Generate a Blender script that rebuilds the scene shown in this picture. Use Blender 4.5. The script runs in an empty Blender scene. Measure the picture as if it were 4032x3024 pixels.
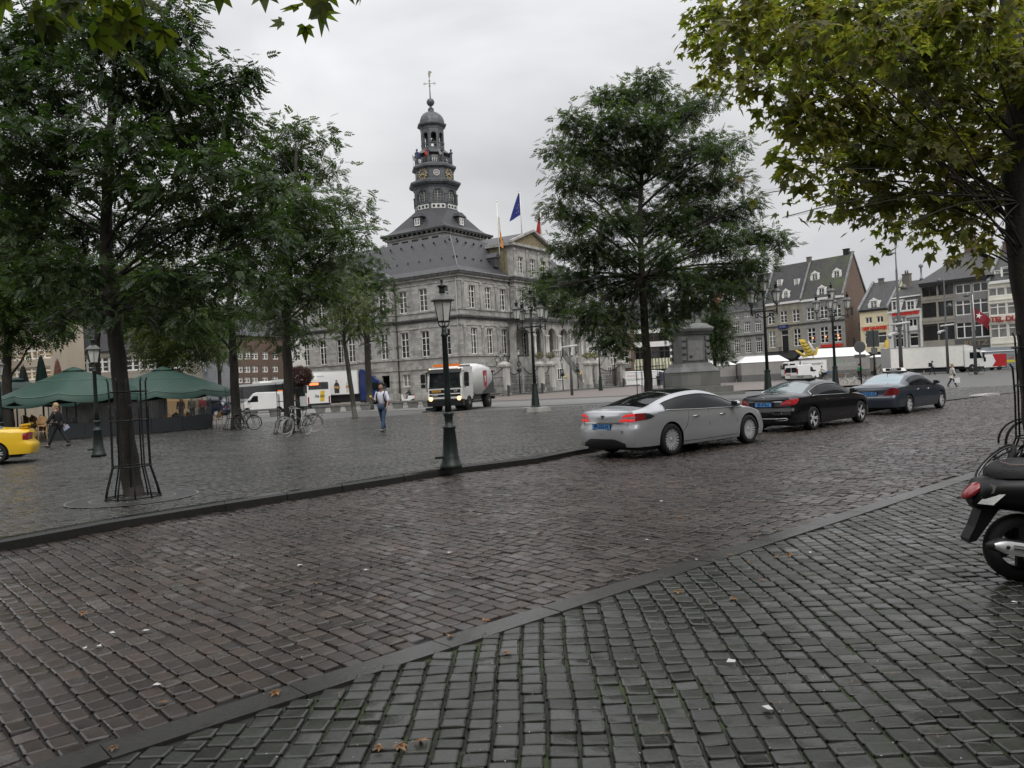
import bpy, math, random
import numpy as np
from mathutils import Vector, Matrix
R = math.radians
sin, cos, PI = math.sin, math.cos, math.pi
SC = bpy.context.scene
COL = SC.collection
ROLL, FP, EYE, PITCH = 0.052, 3145.0, 1.72, 0.003175
cam = bpy.data.objects.new('camera', bpy.data.cameras.new('camera')); COL.objects.link(cam)
cam.data.sensor_width = 36; cam.data.lens = 36*FP/4032
cam.data.clip_start = 0.05; cam.data.clip_end = 2000
cam.matrix_world = Matrix.Translation((0, 0, EYE)) @ Matrix.Rotation(PI/2-PITCH, 4, 'X') @ Matrix.Rotation(-ROLL, 4, 'Z')
SC.camera = cam
w = bpy.data.worlds.new('World'); SC.world = w; w.use_nodes = True
nt = w.node_tree; N = nt.nodes; L = nt.links; N.clear()
wo = N.new('ShaderNodeOutputWorld'); bg = N.new('ShaderNodeBackground'); L.new(bg.outputs[0], wo.inputs[0])
sky = N.new('ShaderNodeTexSky'); sky.sky_type = 'NISHITA'; sky.sun_disc = False
sky.sun_elevation = R(45); sky.sun_rotation = R(155); sky.dust_density = 6
hs = N.new('ShaderNodeHueSaturation'); hs.inputs['Saturation'].default_value = .12; L.new(sky.outputs[0], hs.inputs['Color'])
tc = N.new('ShaderNodeTexCoord'); mp = N.new('ShaderNodeMapping'); mp.inputs['Scale'].default_value = (1, 1, 2.2)
L.new(tc.outputs['Generated'], mp.inputs[0])
nz = N.new('ShaderNodeTexNoise'); nz.inputs['Scale'].default_value = 1.9; nz.inputs['Detail'].default_value = 5
nz.inputs['Roughness'].default_value = .5; nz.inputs['Distortion'].default_value = .35
L.new(mp.outputs[0], nz.inputs['Vector'])
cr = N.new('ShaderNodeValToRGB'); cr.color_ramp.elements[0].position = .36; cr.color_ramp.elements[1].position = .66
cr.color_ramp.elements[0].color = (4.75, 4.8, 5.05, 1); cr.color_ramp.elements[1].color = (7.7, 7.75, 7.9, 1)
L.new(nz.outputs['Fac'], cr.inputs[0])
sx = N.new('ShaderNodeSeparateXYZ'); L.new(tc.outputs['Generated'], sx.inputs[0])
mr = N.new('ShaderNodeMapRange'); L.new(sx.outputs['Z'], mr.inputs['Value'])
mr.inputs['From Min'].default_value = .25; mr.inputs['From Max'].default_value = 1
mr.inputs['To Min'].default_value = 1.0; mr.inputs['To Max'].default_value = 3.0
ml = N.new('ShaderNodeVectorMath'); ml.operation = 'SCALE'; L.new(cr.outputs[0], ml.inputs[0]); L.new(mr.outputs[0], ml.inputs['Scale'])
mx = N.new('ShaderNodeMix'); mx.data_type = 'RGBA'; mx.inputs['Factor'].default_value = .93
L.new(hs.outputs[0], mx.inputs['A']); L.new(ml.outputs[0], mx.inputs['B'])
L.new(mx.outputs['Result'], bg.inputs['Color']); bg.inputs['Strength'].default_value = .1
sun = bpy.data.objects.new('sun', bpy.data.lights.new('sun', 'SUN')); COL.objects.link(sun)
sun.data.energy = 1.5; sun.data.angle = R(50); sun.data.color = (1, .97, .93)
sun.rotation_euler = (R(45), 0, R(25))
SC.view_settings.view_transform = 'Standard'; SC.view_settings.look = 'None'
SC.view_settings.exposure = 0.0; SC.view_settings.gamma = 1
try:
    SC.cycles.max_bounces = 6; SC.cycles.transparent_max_bounces = 8; SC.cycles.use_denoising = True
    SC.cycles.sample_clamp_indirect = 4
except Exception: pass

def uv(x, y):
    dx, dy = x-2016, y-1512; c, s = cos(ROLL), sin(ROLL)
    return dx*c-dy*s, dy*c+dx*s
def ray(x, y):
    u, v = uv(x, y)
    return u, FP*cos(PITCH)-v*sin(PITCH), -v*cos(PITCH)-FP*sin(PITCH)
def G(x, y, z=0.):
    u, Y, Z = ray(x, y); t = (z-EYE)/Z
    return Vector((u*t, Y*t, z))
def A(x, y, Yd):
    u, Y, Z = ray(x, y); t = Yd/Y
    return Vector((u*t, Yd, EYE+Z*t))

MATS = {}
def mat(name, col=(.5, .5, .5), rough=.6, metal=0., var=0., vscale=3., bump=0., bscale=20., spec=.5, emit=None, es=1., coat=0., alpha=1., trans=0., island=0., streak=0., coord='Object', ior=1.45):
    if name in MATS: return MATS[name]
    m = bpy.data.materials.new(name); m.use_nodes = True; MATS[name] = m
    n = m.node_tree.nodes; l = m.node_tree.links; b = n['Principled BSDF']
    b.inputs['Base Color'].default_value = (*col, 1); b.inputs['Roughness'].default_value = rough
    b.inputs['Metallic'].default_value = metal; b.inputs['Specular IOR Level'].default_value = spec
    b.inputs['Coat Weight'].default_value = coat; b.inputs['Coat Roughness'].default_value = .05
    b.inputs['Alpha'].default_value = alpha; b.inputs['Transmission Weight'].default_value = trans; b.inputs['IOR'].default_value = ior
    if emit: b.inputs['Emission Color'].default_value = (*emit, 1); b.inputs['Emission Strength'].default_value = es
    src = None
    if var or bump or streak or island:
        t = n.new('ShaderNodeTexCoord')
    if var or streak:
        z = n.new('ShaderNodeTexNoise'); z.inputs['Scale'].default_value = vscale; z.inputs['Detail'].default_value = 6
        if streak:
            mpp = n.new('ShaderNodeMapping'); mpp.inputs['Scale'].default_value = (1, 1, streak); l.new(t.outputs[coord], mpp.inputs[0]); l.new(mpp.outputs[0], z.inputs['Vector'])
        else: l.new(t.outputs[coord], z.inputs['Vector'])
        r = n.new('ShaderNodeMapRange'); r.inputs['From Min'].default_value = .3; r.inputs['From Max'].default_value = .7
        r.inputs['To Min'].default_value = 1-var; r.inputs['To Max'].default_value = 1+var
        l.new(z.outputs['Fac'], r.inputs['Value'])
        sc = n.new('ShaderNodeVectorMath'); sc.operation = 'SCALE'; sc.inputs[0].default_value = col
        l.new(r.outputs[0], sc.inputs['Scale']); src = sc.outputs[0]
    if island:
        g = n.new('ShaderNodeNewGeometry'); r2 = n.new('ShaderNodeMapRange')
        r2.inputs['To Min'].default_value = 1-island; r2.inputs['To Max'].default_value = 1+island
        l.new(g.outputs['Random Per Island'], r2.inputs['Value'])
        s2 = n.new('ShaderNodeVectorMath'); s2.operation = 'SCALE'; s2.inputs[0].default_value = col
        if src: l.new(src, s2.inputs[0])
        l.new(r2.outputs[0], s2.inputs['Scale']); src = s2.outputs[0]
    if src: l.new(src, b.inputs['Base Color'])
    if bump:
        z2 = n.new('ShaderNodeTexNoise'); z2.inputs['Scale'].default_value = bscale; z2.inputs['Detail'].default_value = 4
        l.new(t.outputs[coord], z2.inputs['Vector'])
        bp = n.new('ShaderNodeBump'); bp.inputs['Strength'].default_value = bump; bp.inputs['Distance'].default_value = .02
        l.new(z2.outputs['Fac'], bp.inputs['Height']); l.new(bp.outputs[0], b.inputs['Normal'])
    return m
def masonry(name, c1, c2, mortar, bw, bh, rough=.75, dirt=.45, bump=.3, msize=.012, dirtcol=(.03, .03, .03), offset=.5, vert='Z', moss=None):
    """blocks or bricks laid in courses; object space, courses run along x and y, stacked on z"""
    if name in MATS: return MATS[name]
    m = bpy.data.materials.new(name); m.use_nodes = True; MATS[name] = m
    n = m.node_tree.nodes; l = m.node_tree.links; b = n['Principled BSDF']; b.inputs['Roughness'].default_value = rough
    t = n.new('ShaderNodeTexCoord'); s = n.new('ShaderNodeSeparateXYZ'); l.new(t.outputs['Object'], s.inputs[0])
    c = n.new('ShaderNodeCombineXYZ')
    if vert == 'Z':
        ad = n.new('ShaderNodeMath'); ad.operation = 'ADD'; l.new(s.outputs['X'], ad.inputs[0]); l.new(s.outputs['Y'], ad.inputs[1])
        l.new(ad.outputs[0], c.inputs['X']); l.new(s.outputs['Z'], c.inputs['Y'])
    else:
        l.new(s.outputs['X'], c.inputs['X']); l.new(s.outputs['Y'], c.inputs['Y'])
    br = n.new('ShaderNodeTexBrick'); l.new(c.outputs[0], br.inputs['Vector']); br.offset = offset
    br.inputs['Color1'].default_value = (*c1, 1); br.inputs['Color2'].default_value = (*c2, 1); br.inputs['Mortar'].default_value = (*mortar, 1)
    br.inputs['Scale'].default_value = 1; br.inputs['Brick Width'].default_value = bw; br.inputs['Row Height'].default_value = bh
    br.inputs['Mortar Size'].default_value = msize; br.inputs['Mortar Smooth'].default_value = .3; br.inputs['Bias'].default_value = 0
    z = n.new('ShaderNodeTexNoise'); z.inputs['Scale'].default_value = .55; z.inputs['Detail'].default_value = 7; z.inputs['Roughness'].default_value = .65
    mpp = n.new('ShaderNodeMapping'); mpp.inputs['Scale'].default_value = (1, 1, .45); l.new(t.outputs['Object'], mpp.inputs[0]); l.new(mpp.outputs[0], z.inputs['Vector'])
    r = n.new('ShaderNodeMapRange'); r.inputs['From Min'].default_value = .48; r.inputs['From Max'].default_value = .78; r.inputs['To Min'].default_value = 0; r.inputs['To Max'].default_value = dirt
    l.new(z.outputs['Fac'], r.inputs['Value'])
    mx = n.new('ShaderNodeMix'); mx.data_type = 'RGBA'; l.new(r.outputs[0], mx.inputs['Factor']); l.new(br.outputs['Color'], mx.inputs['A']); mx.inputs['B'].default_value = (*dirtcol, 1)
    out = mx.outputs['Result']
    if moss:
        z3 = n.new('ShaderNodeTexNoise'); z3.inputs['Scale'].default_value = .35; z3.inputs['Detail'].default_value = 8; l.new(t.outputs['Object'], z3.inputs['Vector'])
        r3 = n.new('ShaderNodeMapRange'); r3.inputs['From Min'].default_value = .45; r3.inputs['From Max'].default_value = .65; r3.inputs['To Max'].default_value = .75; l.new(z3.outputs['Fac'], r3.inputs['Value'])
        m3 = n.new('ShaderNodeMix'); m3.data_type = 'RGBA'; l.new(r3.outputs[0], m3.inputs['Factor']); l.new(out, m3.inputs['A']); m3.inputs['B'].default_value = (*moss, 1); out = m3.outputs['Result']
    l.new(out, b.inputs['Base Color'])
    bp = n.new('ShaderNodeBump'); bp.inputs['Strength'].default_value = bump; bp.inputs['Distance'].default_value = .03
    iv = n.new('ShaderNodeMath'); iv.operation = 'SUBTRACT'; iv.inputs[0].default_value = 1; l.new(br.outputs['Fac'], iv.inputs[1])
    l.new(iv.outputs[0], bp.inputs['Height']); l.new(bp.outputs[0], b.inputs['Normal'])
    return m

def tag(o, label=None, cat=None, group=None, kind=None):
    if label: o['label'] = label
    if cat: o['category'] = cat
    if group: o['group'] = group
    if kind: o['kind'] = kind
    return o
def thing(name, label, cat, loc=(0, 0, 0), rz=0, group=None, scale=1):
    o = bpy.data.objects.new(name, None); COL.objects.link(o); o.location = loc; o.rotation_euler = (0, 0, rz)
    o.empty_display_size = .2
    if scale != 1: o.scale = (scale,)*3
    return tag(o, label, cat, group)
def link(name, me, parent=None, loc=None, rot=None, scale=None):
    o = bpy.data.objects.new(name, me); COL.objects.link(o)
    if parent is not None: o.parent = parent
    if loc is not None: o.location = loc
    if rot is not None: o.rotation_euler = rot
    if scale is not None: o.scale = scale
    return o
def copy_tree(o, loc=None, rz=None, label=None, group=None, parent=None, scale=None):
    c = o.copy(); COL.objects.link(c); c.parent = parent
    if loc is not None: c.location = loc
    if rz is not None: c.rotation_euler = (0, 0, rz)
    if scale: c.scale = (scale,)*3
    if label: c['label'] = label
    if group: c['group'] = group
    for ch in list(o.children): copy_tree(ch, parent=c)
    return c
def npmesh(name, V, F, m, smooth=False):
    """V (n,3) vertices, F (k,c) faces of c corners each"""
    me = bpy.data.meshes.new(name); V = np.asarray(V, dtype=np.float32); F = np.asarray(F, dtype=np.int32)
    k, c = F.shape
    me.vertices.add(len(V)); me.vertices.foreach_set('co', V.ravel())
    me.loops.add(k*c); me.loops.foreach_set('vertex_index', F.ravel())
    me.polygons.add(k); me.polygons.foreach_set('loop_start', np.arange(0, k*c, c, dtype=np.int32))
    try: me.polygons.foreach_set('loop_total', np.full(k, c, dtype=np.int32))
    except Exception: pass
    me.update(calc_edges=True); me.validate()
    for mm in (m if isinstance(m, (list, tuple)) else [m]): me.materials.append(mm)
    if smooth: me.shade_smooth()
    return me
class MB:
    def __init__(s): s.v = []; s.f = []; s.mi = []; s.sm = []; s.mats = []; s.cur = 0; s.M = None
    def use(s, m):
        if m not in s.mats: s.mats.append(m)
        s.cur = s.mats.index(m); return s
    def add(s, vs, fs, smooth=False):
        b = len(s.v)
        if s.M is not None: vs = [s.M @ Vector(q) for q in vs]
        s.v += [tuple(q) for q in vs]
        for f in fs: s.f.append([b+i for i in f]); s.mi.append(s.cur); s.sm.append(smooth)
        return s
    def box(s, x0, x1, y0, y1, z0, z1):
        vs = [(x0, y0, z0), (x1, y0, z0), (x1, y1, z0), (x0, y1, z0), (x0, y0, z1), (x1, y0, z1), (x1, y1, z1), (x0, y1, z1)]
        return s.add(vs, [(0, 3, 2, 1), (4, 5, 6, 7), (0, 1, 5, 4), (1, 2, 6, 5), (2, 3, 7, 6), (3, 0, 4, 7)])
    def cbox(s, c, d, rz=0, rx=0, ry=0):
        M = Matrix.Translation(c) @ Matrix.Rotation(rz, 4, 'Z') @ Matrix.Rotation(ry, 4, 'Y') @ Matrix.Rotation(rx, 4, 'X')
        a, b, e = d[0]/2, d[1]/2, d[2]/2
        vs = [M @ Vector(q) for q in [(-a, -b, -e), (a, -b, -e), (a, b, -e), (-a, b, -e), (-a, -b, e), (a, -b, e), (a, b, e), (-a, b, e)]]
        return s.add(vs, [(0, 3, 2, 1), (4, 5, 6, 7), (0, 1, 5, 4), (1, 2, 6, 5), (2, 3, 7, 6), (3, 0, 4, 7)])
    def quad(s, a, b, c, d): return s.add([a, b, c, d], [(0, 1, 2, 3)])
    def poly(s, pts): return s.add(pts, [tuple(range(len(pts)))])
    def prism(s, pts, d):
        """closed outline pts (3d), pushed by vector d"""
        n = len(pts); d = Vector(d); a = [Vector(p) for p in pts]; b = [p+d for p in a]
        return s.add(a+b, [tuple(range(n-1, -1, -1)), tuple(range(n, 2*n))]+[(i, (i+1) % n, n+(i+1) % n, n+i) for i in range(n)])
    def lathe(s, prof, n=16, c=(0, 0, 0), smooth=True, ang0=0, caps=True):
        vs = []; fs = []; k = len(prof)
        for (r, z) in prof:
            for i in range(n):
                a = ang0+2*PI*i/n; vs.append((c[0]+r*cos(a), c[1]+r*sin(a), c[2]+z))
        for j in range(k-1):
            for i in range(n):
                fs.append((j*n+i, j*n+(i+1) % n, (j+1)*n+(i+1) % n, (j+1)*n+i))
        if caps and prof[0][0] > 1e-4: fs.append(tuple(range(n-1, -1, -1)))
        if caps and prof[-1][0] > 1e-4: fs.append(tuple(range((k-1)*n, k*n)))
        return s.add(vs, fs, smooth)
    def tube(s, pts, r, n=6, smooth=True, caps=True):
        pts = [Vector(p) for p in pts]; k = len(pts); rs = r if isinstance(r, (list, tuple)) else [r]*k
        vs = []; fs = []; up = Vector((0, 0, 1)); prev = None
        for i, p in enumerate(pts):
            t = (pts[min(i+1, k-1)]-pts[max(i-1, 0)])
            if t.length < 1e-9: t = Vector((0, 0, 1))
            t.normalize()
            if prev is None:
                a = t.cross(up if abs(t.z) < .95 else Vector((1, 0, 0))).normalized()
            else:
                a = (prev-t*prev.dot(t))
                a = a.normalized() if a.length > 1e-6 else t.orthogonal().normalized()
            prev = a; b = t.cross(a)
            for j in range(n):
                q = 2*PI*j/n; vs.append(p+(a*cos(q)+b*sin(q))*rs[i])
        for i in range(k-1):
            for j in range(n): fs.append((i*n+j, i*n+(j+1) % n, (i+1)*n+(j+1) % n, (i+1)*n+j))
        if caps: fs.append(tuple(range(n-1, -1, -1))); fs.append(tuple(range((k-1)*n, k*n)))
        return s.add(vs, fs, smooth)
    def ring(s, c, r, t, n=24, m=6, axis='Y', smooth=True, flat=1.):
        vs = []; fs = []
        for i in range(n):
            a = 2*PI*i/n
            for j in range(m):
                q = 2*PI*j/m; rr = r+t*cos(q); h = t*sin(q)*flat
                p = {'Y': (rr*cos(a), h, rr*sin(a)), 'Z': (rr*cos(a), rr*sin(a), h), 'X': (h, rr*cos(a), rr*sin(a))}[axis]
                vs.append((c[0]+p[0], c[1]+p[1], c[2]+p[2]))
        for i in range(n):
            for j in range(m): fs.append((i*m+j, ((i+1) % n)*m+j, ((i+1) % n)*m+(j+1) % m, i*m+(j+1) % m))
        return s.add(vs, fs, smooth)
    def sphere(s, c, r, n=12, m=8, sc=(1, 1, 1), smooth=True):
        prof = [(max(r*sin(PI*j/m), 1e-5 if j in (0, m) else 0), -r*cos(PI*j/m)) for j in range(m+1)]
        vs = []; fs = []
        for (rr, z) in prof:
            for i in range(n):
                a = 2*PI*i/n; vs.append((c[0]+rr*cos(a)*sc[0], c[1]+rr*sin(a)*sc[1], c[2]+z*sc[2]))
        for j in range(m):
            for i in range(n): fs.append((j*n+i, j*n+(i+1) % n, (j+1)*n+(i+1) % n, (j+1)*n+i))
        return s.add(vs, fs, smooth)
    def grid(s, P, smooth=True, closeu=False):
        """P[i][j] points"""
        k = len(P); n = len(P[0]); fs = []
        vs = [q for row in P for q in row]
        for i in range(k-1):
            for j in range(n-1 if not closeu else n): fs.append((i*n+j, i*n+(j+1) % n, (i+1)*n+(j+1) % n, (i+1)*n+j))
        return s.add(vs, fs, smooth)
    def mesh(s, name):
        me = bpy.data.meshes.new(name); me.from_pydata(s.v, [], s.f)
        for m in s.mats: me.materials.append(m)
        me.polygons.foreach_set('material_index', s.mi); me.polygons.foreach_set('use_smooth', s.sm); me.update()
        return me
    def build(s, name, parent=None, loc=None, rot=None):
        return link(name, s.mesh(name), parent, loc, rot)
def text(name, body, size, m, parent, loc, rot, depth=.004, align='CENTER', sx=1, bold=0.):
    cu = bpy.data.curves.new(name, 'FONT'); cu.body = body; cu.size = size; cu.extrude = depth; cu.align_x = align; cu.align_y = 'CENTER'; cu.offset = bold
    cu.materials.append(m)
    tmp = bpy.data.objects.new(name, cu); COL.objects.link(tmp)
    dg = bpy.context.evaluated_depsgraph_get(); me = bpy.data.meshes.new_from_object(tmp.evaluated_get(dg))
    bpy.data.objects.remove(tmp); bpy.data.curves.remove(cu)
    return link(name, me, parent, loc, rot, (sx, 1, 1))
def seg(a, b, n=8, bow=(0, 0, 0)):
    a = Vector(a); b = Vector(b); w_ = Vector(bow)
    return [a.lerp(b, i/n)+w_*4*(i/n)*(1-i/n) for i in range(n+1)]
rng = np.random.default_rng(7)
random.seed(5)
TH = R(41.5); E1 = np.array([cos(TH), sin(TH)]); E2 = np.array([-sin(TH), cos(TH)])
def wet_stone(name, c, island=.28, rough=(.22, .5), spec=.5, tint=None, patch=.35, mossy=0.):
    m = bpy.data.materials.new(name); m.use_nodes = True; n = m.node_tree.nodes; l = m.node_tree.links; b = n['Principled BSDF']
    t = n.new('ShaderNodeTexCoord'); g = n.new('ShaderNodeNewGeometry')
    z = n.new('ShaderNodeTexNoise'); z.inputs['Scale'].default_value = .45; z.inputs['Detail'].default_value = 6; l.new(t.outputs['Object'], z.inputs['Vector'])
    z2 = n.new('ShaderNodeTexNoise'); z2.inputs['Scale'].default_value = 38; z2.inputs['Detail'].default_value = 5; l.new(t.outputs['Object'], z2.inputs['Vector'])
    r1 = n.new('ShaderNodeMapRange'); r1.inputs['To Min'].default_value = 1-island; r1.inputs['To Max'].default_value = 1+island; l.new(g.outputs['Random Per Island'], r1.inputs['Value'])
    r2 = n.new('ShaderNodeMapRange'); r2.inputs['From Min'].default_value = .3; r2.inputs['From Max'].default_value = .7; r2.inputs['To Min'].default_value = 1-patch; r2.inputs['To Max'].default_value = 1+patch; l.new(z.outputs['Fac'], r2.inputs['Value'])
    r3 = n.new('ShaderNodeMapRange'); r3.inputs['From Min'].default_value = .3; r3.inputs['From Max'].default_value = .7; r3.inputs['To Min'].default_value = .75; r3.inputs['To Max'].default_value = 1.3; l.new(z2.outputs['Fac'], r3.inputs['Value'])
    a = n.new('ShaderNodeMath'); a.operation = 'MULTIPLY'; l.new(r1.outputs[0], a.inputs[0]); l.new(r2.outputs[0], a.inputs[1])
    a2 = n.new('ShaderNodeMath'); a2.operation = 'MULTIPLY'; l.new(a.outputs[0], a2.inputs[0]); l.new(r3.outputs[0], a2.inputs[1])
    mc = n.new('ShaderNodeMix'); mc.data_type = 'RGBA'; mc.inputs['A'].default_value = (*c, 1); mc.inputs['B'].default_value = (*(tint or c), 1)
    fr = n.new('ShaderNodeMath'); fr.operation = 'MULTIPLY'; fr.inputs[1].default_value = 17.3; l.new(g.outputs['Random Per Island'], fr.inputs[0])
    f2 = n.new('ShaderNodeMath'); f2.operation = 'FRACT'; l.new(fr.outputs[0], f2.inputs[0]); l.new(f2.outputs[0], mc.inputs['Factor'])
    s = n.new('ShaderNodeVectorMath'); s.operation = 'SCALE'; l.new(mc.outputs['Result'], s.inputs[0]); l.new(a2.outputs[0], s.inputs['Scale']); l.new(s.outputs[0], b.inputs['Base Color'])
    z4 = n.new('ShaderNodeTexNoise'); z4.inputs['Scale'].default_value = 1.1; z4.inputs['Detail'].default_value = 4; l.new(t.outputs['Object'], z4.inputs['Vector'])
    ar = n.new('ShaderNodeMath'); ar.operation = 'MULTIPLY_ADD'; ar.inputs[1].default_value = .35; l.new(f2.outputs[0], ar.inputs[0]); l.new(z4.outputs['Fac'], ar.inputs[2])
    rr = n.new('ShaderNodeMapRange'); rr.inputs['From Min'].default_value = .4; rr.inputs['From Max'].default_value = .95; rr.inputs['To Min'].default_value = rough[0]; rr.inputs['To Max'].default_value = rough[1]
    l.new(ar.outputs[0], rr.inputs['Value']); l.new(rr.outputs[0], b.inputs['Roughness']); b.inputs['Specular IOR Level'].default_value = spec
    bp = n.new('ShaderNodeBump'); bp.inputs['Strength'].default_value = .22; bp.inputs['Distance'].default_value = .006; l.new(z2.outputs['Fac'], bp.inputs['Height']); l.new(bp.outputs[0], b.inputs['Normal'])
    return m
def joint_mat(name, c, moss, amt):
    m = bpy.data.materials.new(name); m.use_nodes = True; n = m.node_tree.nodes; l = m.node_tree.links; b = n['Principled BSDF']; b.inputs['Roughness'].default_value = .8
    t = n.new('ShaderNodeTexCoord'); z = n.new('ShaderNodeTexNoise'); z.inputs['Scale'].default_value = 1.3; z.inputs['Detail'].default_value = 8; z.inputs['Roughness'].default_value = .7; l.new(t.outputs['Object'], z.inputs['Vector'])
    r = n.new('ShaderNodeValToRGB'); r.color_ramp.elements[0].position = amt; r.color_ramp.elements[1].position = amt+.1; r.color_ramp.elements[0].color = (*c, 1); r.color_ramp.elements[1].color = (*moss, 1)
    l.new(z.outputs['Fac'], r.inputs[0]); l.new(r.outputs[0], b.inputs['Base Color'])
    return m
def setts(name, inside, origin, ang, px, py, x0, x1, y0, y1, m, gap=.012, h=.014, jit=.006, dome=.006, stagger=.5, zbase=0., rich=True, chop=.12, zf=None):
    """real setts: each a domed stone with its own size and tilt. rows along local x, pitch px, row pitch py"""
    rng = np.random.default_rng(11); c, s = cos(ang), sin(ang); nr = int((y1-y0)/py); nc = int((x1-x0)/px)
    rh = py*np.clip(1+rng.normal(0, .045, nr), .88, 1.15); ry = y0+np.cumsum(rh)-rh/2
    W_ = px*np.clip(rng.uniform(.93, 1.08, (nr, 1))*(1+rng.normal(0, .085, (nr, nc))), .72, 1.35); cx = x0+np.cumsum(W_, 1)-W_/2+((np.arange(nr) % 2)*stagger*px+rng.uniform(-.15, .15, nr)*px)[:, None]
    HH = np.repeat(rh[:, None], nc, 1); cy = np.repeat(ry[:, None], nc, 1)+rng.normal(0, jit*.4, cx.shape)
    cy = cy + .025*np.sin(cx*1.1+ry[:, None]*.4)+.012*np.sin(cx*2.9)
    cx = cx.ravel(); cy = cy.ravel(); W_ = W_.ravel(); HH = HH.ravel()
    X = origin[0]+cx*c-cy*s; Y = origin[1]+cx*s+cy*c
    k = inside(X, Y); X = X[k]; Y = Y[k]; W_ = W_[k]; HH = HH[k]; n = len(X)
    hx = W_/2-gap/2-np.abs(rng.normal(0, jit*.6, n)); hy = HH/2-gap/2-np.abs(rng.normal(0, jit*.6, n))
    tx = rng.normal(0, .026 if rich else .017, n); ty = rng.normal(0, .026 if rich else .017, n); zz = rng.normal(0, .0024 if rich else .0014, n)
    if rich: u = np.array([-1, -.9, -.74, .74, .9, 1])
    else: u = np.array([-1, -.9, .9, 1])
    q = len(u); UU, VV = np.meshgrid(u, u, indexing='xy'); UU = UU.ravel(); VV = VV.ravel()
    lx = hx[:, None]*UU[None]; ly = hy[:, None]*VV[None]
    cor = (np.abs(UU) > .99) & (np.abs(VV) > .99); edge = ((np.abs(UU) > .99) | (np.abs(VV) > .99))
    sh = np.where(cor, 1-chop, 1.); lx = lx*sh; ly = ly*sh
    lx = lx+rng.normal(0, jit*.35, lx.shape); ly = ly+rng.normal(0, jit*.35, ly.shape)
    lz = h*np.where(edge, .5 if rich else .7, 1.)[None]+dome*(1-np.maximum(UU**2, VV**2))[None]+lx*tx[:, None]+ly*ty[:, None]+zz[:, None]+rng.normal(0, .0008, lx.shape)
    lz = lz+(.002*np.sin(X*1.3+Y*.7)+.002*np.sin(X*.6-Y*1.9))[:, None]
    if zf is not None: lz = lz+zf(X)[:, None]
    VX = X[:, None]+lx*c-ly*s; VY = Y[:, None]+lx*s+ly*c; VZ = zbase+lz
    per = [i for i in range(q)]+[i*q+q-1 for i in range(1, q)]+[q*(q-1)+i for i in range(q-2, -1, -1)]+[i*q for i in range(q-2, 0, -1)]
    per = np.array(per); np_ = len(per)
    SX = VX[:, per]; SY = VY[:, per]; SZ = np.full(SX.shape, zbase-.03)+(0 if zf is None else zf(X)[:, None])
    AV = np.stack([np.concatenate([VX, SX], 1), np.concatenate([VY, SY], 1), np.concatenate([VZ, SZ], 1)], -1)
    F = [(a*q+b, a*q+b+1, (a+1)*q+b+1, (a+1)*q+b) for a in range(q-1) for b in range(q-1)]
    F += [(int(per[i]), q*q+i, q*q+(i+1) % np_, int(per[(i+1) % np_])) for i in range(np_)]
    F = np.array(F); tot = q*q+np_
    FF = (F[None]+(np.arange(n)*tot)[:, None, None]).reshape(-1, 4)
    me = npmesh(name, AV.reshape(-1, 3), FF, m, smooth=True)
    o = link(name, me); tag(o, kind='structure'); return o
def e12(X, Y): return X*E1[0]+Y*E1[1], X*E2[0]+Y*E2[1]
def infrus(X, Y, mar=1.2):
    return (np.abs(X) < Y*.68+mar) & (Y > 2.9)
kp = [G(-900, 2290), G(-300, 2213), G(0, 2169), G(420, 2089), G(888, 2010), G(1350, 1936), G(1805, 1862), G(2120, 1822)]
KL = [np.array((p.x, p.y)) for p in kp]
KL += [np.array(p) for p in [(1.35, 17.9), (2.35, 19.1), (4.6, 21.1), (8, 24.1), (12.5, 28.1), (17, 32.1), (24, 37.6), (38, 47.5), (60, 60), (110, 85)]]
KLa = np.array(KL)
def kerb_y(X): return np.interp(X, KLa[:, 0], KLa[:, 1])
GUT0, GUT1 = 4.22, 4.44
road_m = wet_stone('wet_road_setts', (.04, .033, .028), island=.38, rough=(.14, .46), tint=(.041, .028, .021), patch=.34)
near_m = wet_stone('wet_grey_setts', (.032, .033, .027), island=.34, rough=(.14, .44), tint=(.026, .028, .02), patch=.22)
plaza_m = wet_stone('wet_plaza_setts', (.038, .037, .033), island=.3, rough=(.1, .42), tint=(.036, .033, .028), patch=.3)
joint_road = joint_mat('road_joints', (.012, .011, .01), (.02, .018, .012), .62)
joint_near = joint_mat('mossy_joints', (.012, .012, .01), (.03, .045, .008), .49)
far_m = masonry('far_setts', (.09, .088, .083), (.11, .106, .1), (.05, .05, .048), .42, .2, rough=.5, dirt=.35, bump=.25, msize=.01, dirtcol=(.055, .054, .05), vert='XY')
mb = MB().use(far_m); n_ = 24
mb.add([(-900, -300, -.04), (900, -300, -.04), (900, 1200, -.04), (-900, 1200, -.04)], [(0, 1, 2, 3)])
tag(mb.build('ground'), kind='structure')
mb = MB().use(joint_near); p = [Vector((*(E1*a+E2*b), -.017)) for a, b in ((-9, -8), (40, -8), (40, GUT0), (-9, GUT0))]; mb.poly(p)
tag(mb.build('near_paving_joints'), kind='structure')
mb = MB().use(joint_road)
ka = [Vector((p[0], p[1], -.019)) for p in KL[:17]]
lo = [Vector((*(E1*a+E2*GUT0), -.019)) for a in (75, -12)]
mb.poly(ka+lo); tag(mb.build('road_joints'), kind='structure')
setts('near_paving', lambda X, Y: (e12(X, Y)[1] < GUT0+.01) & infrus(X, Y) & (Y < 15) & (e12(X, Y)[1] > -6), (0, 0), R(88), .131, .142, 2.2, 15, -12, 6, near_m, gap=.011, h=.013, jit=.005, dome=.0015, stagger=0.22, zbase=-.012, chop=.24)
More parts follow.
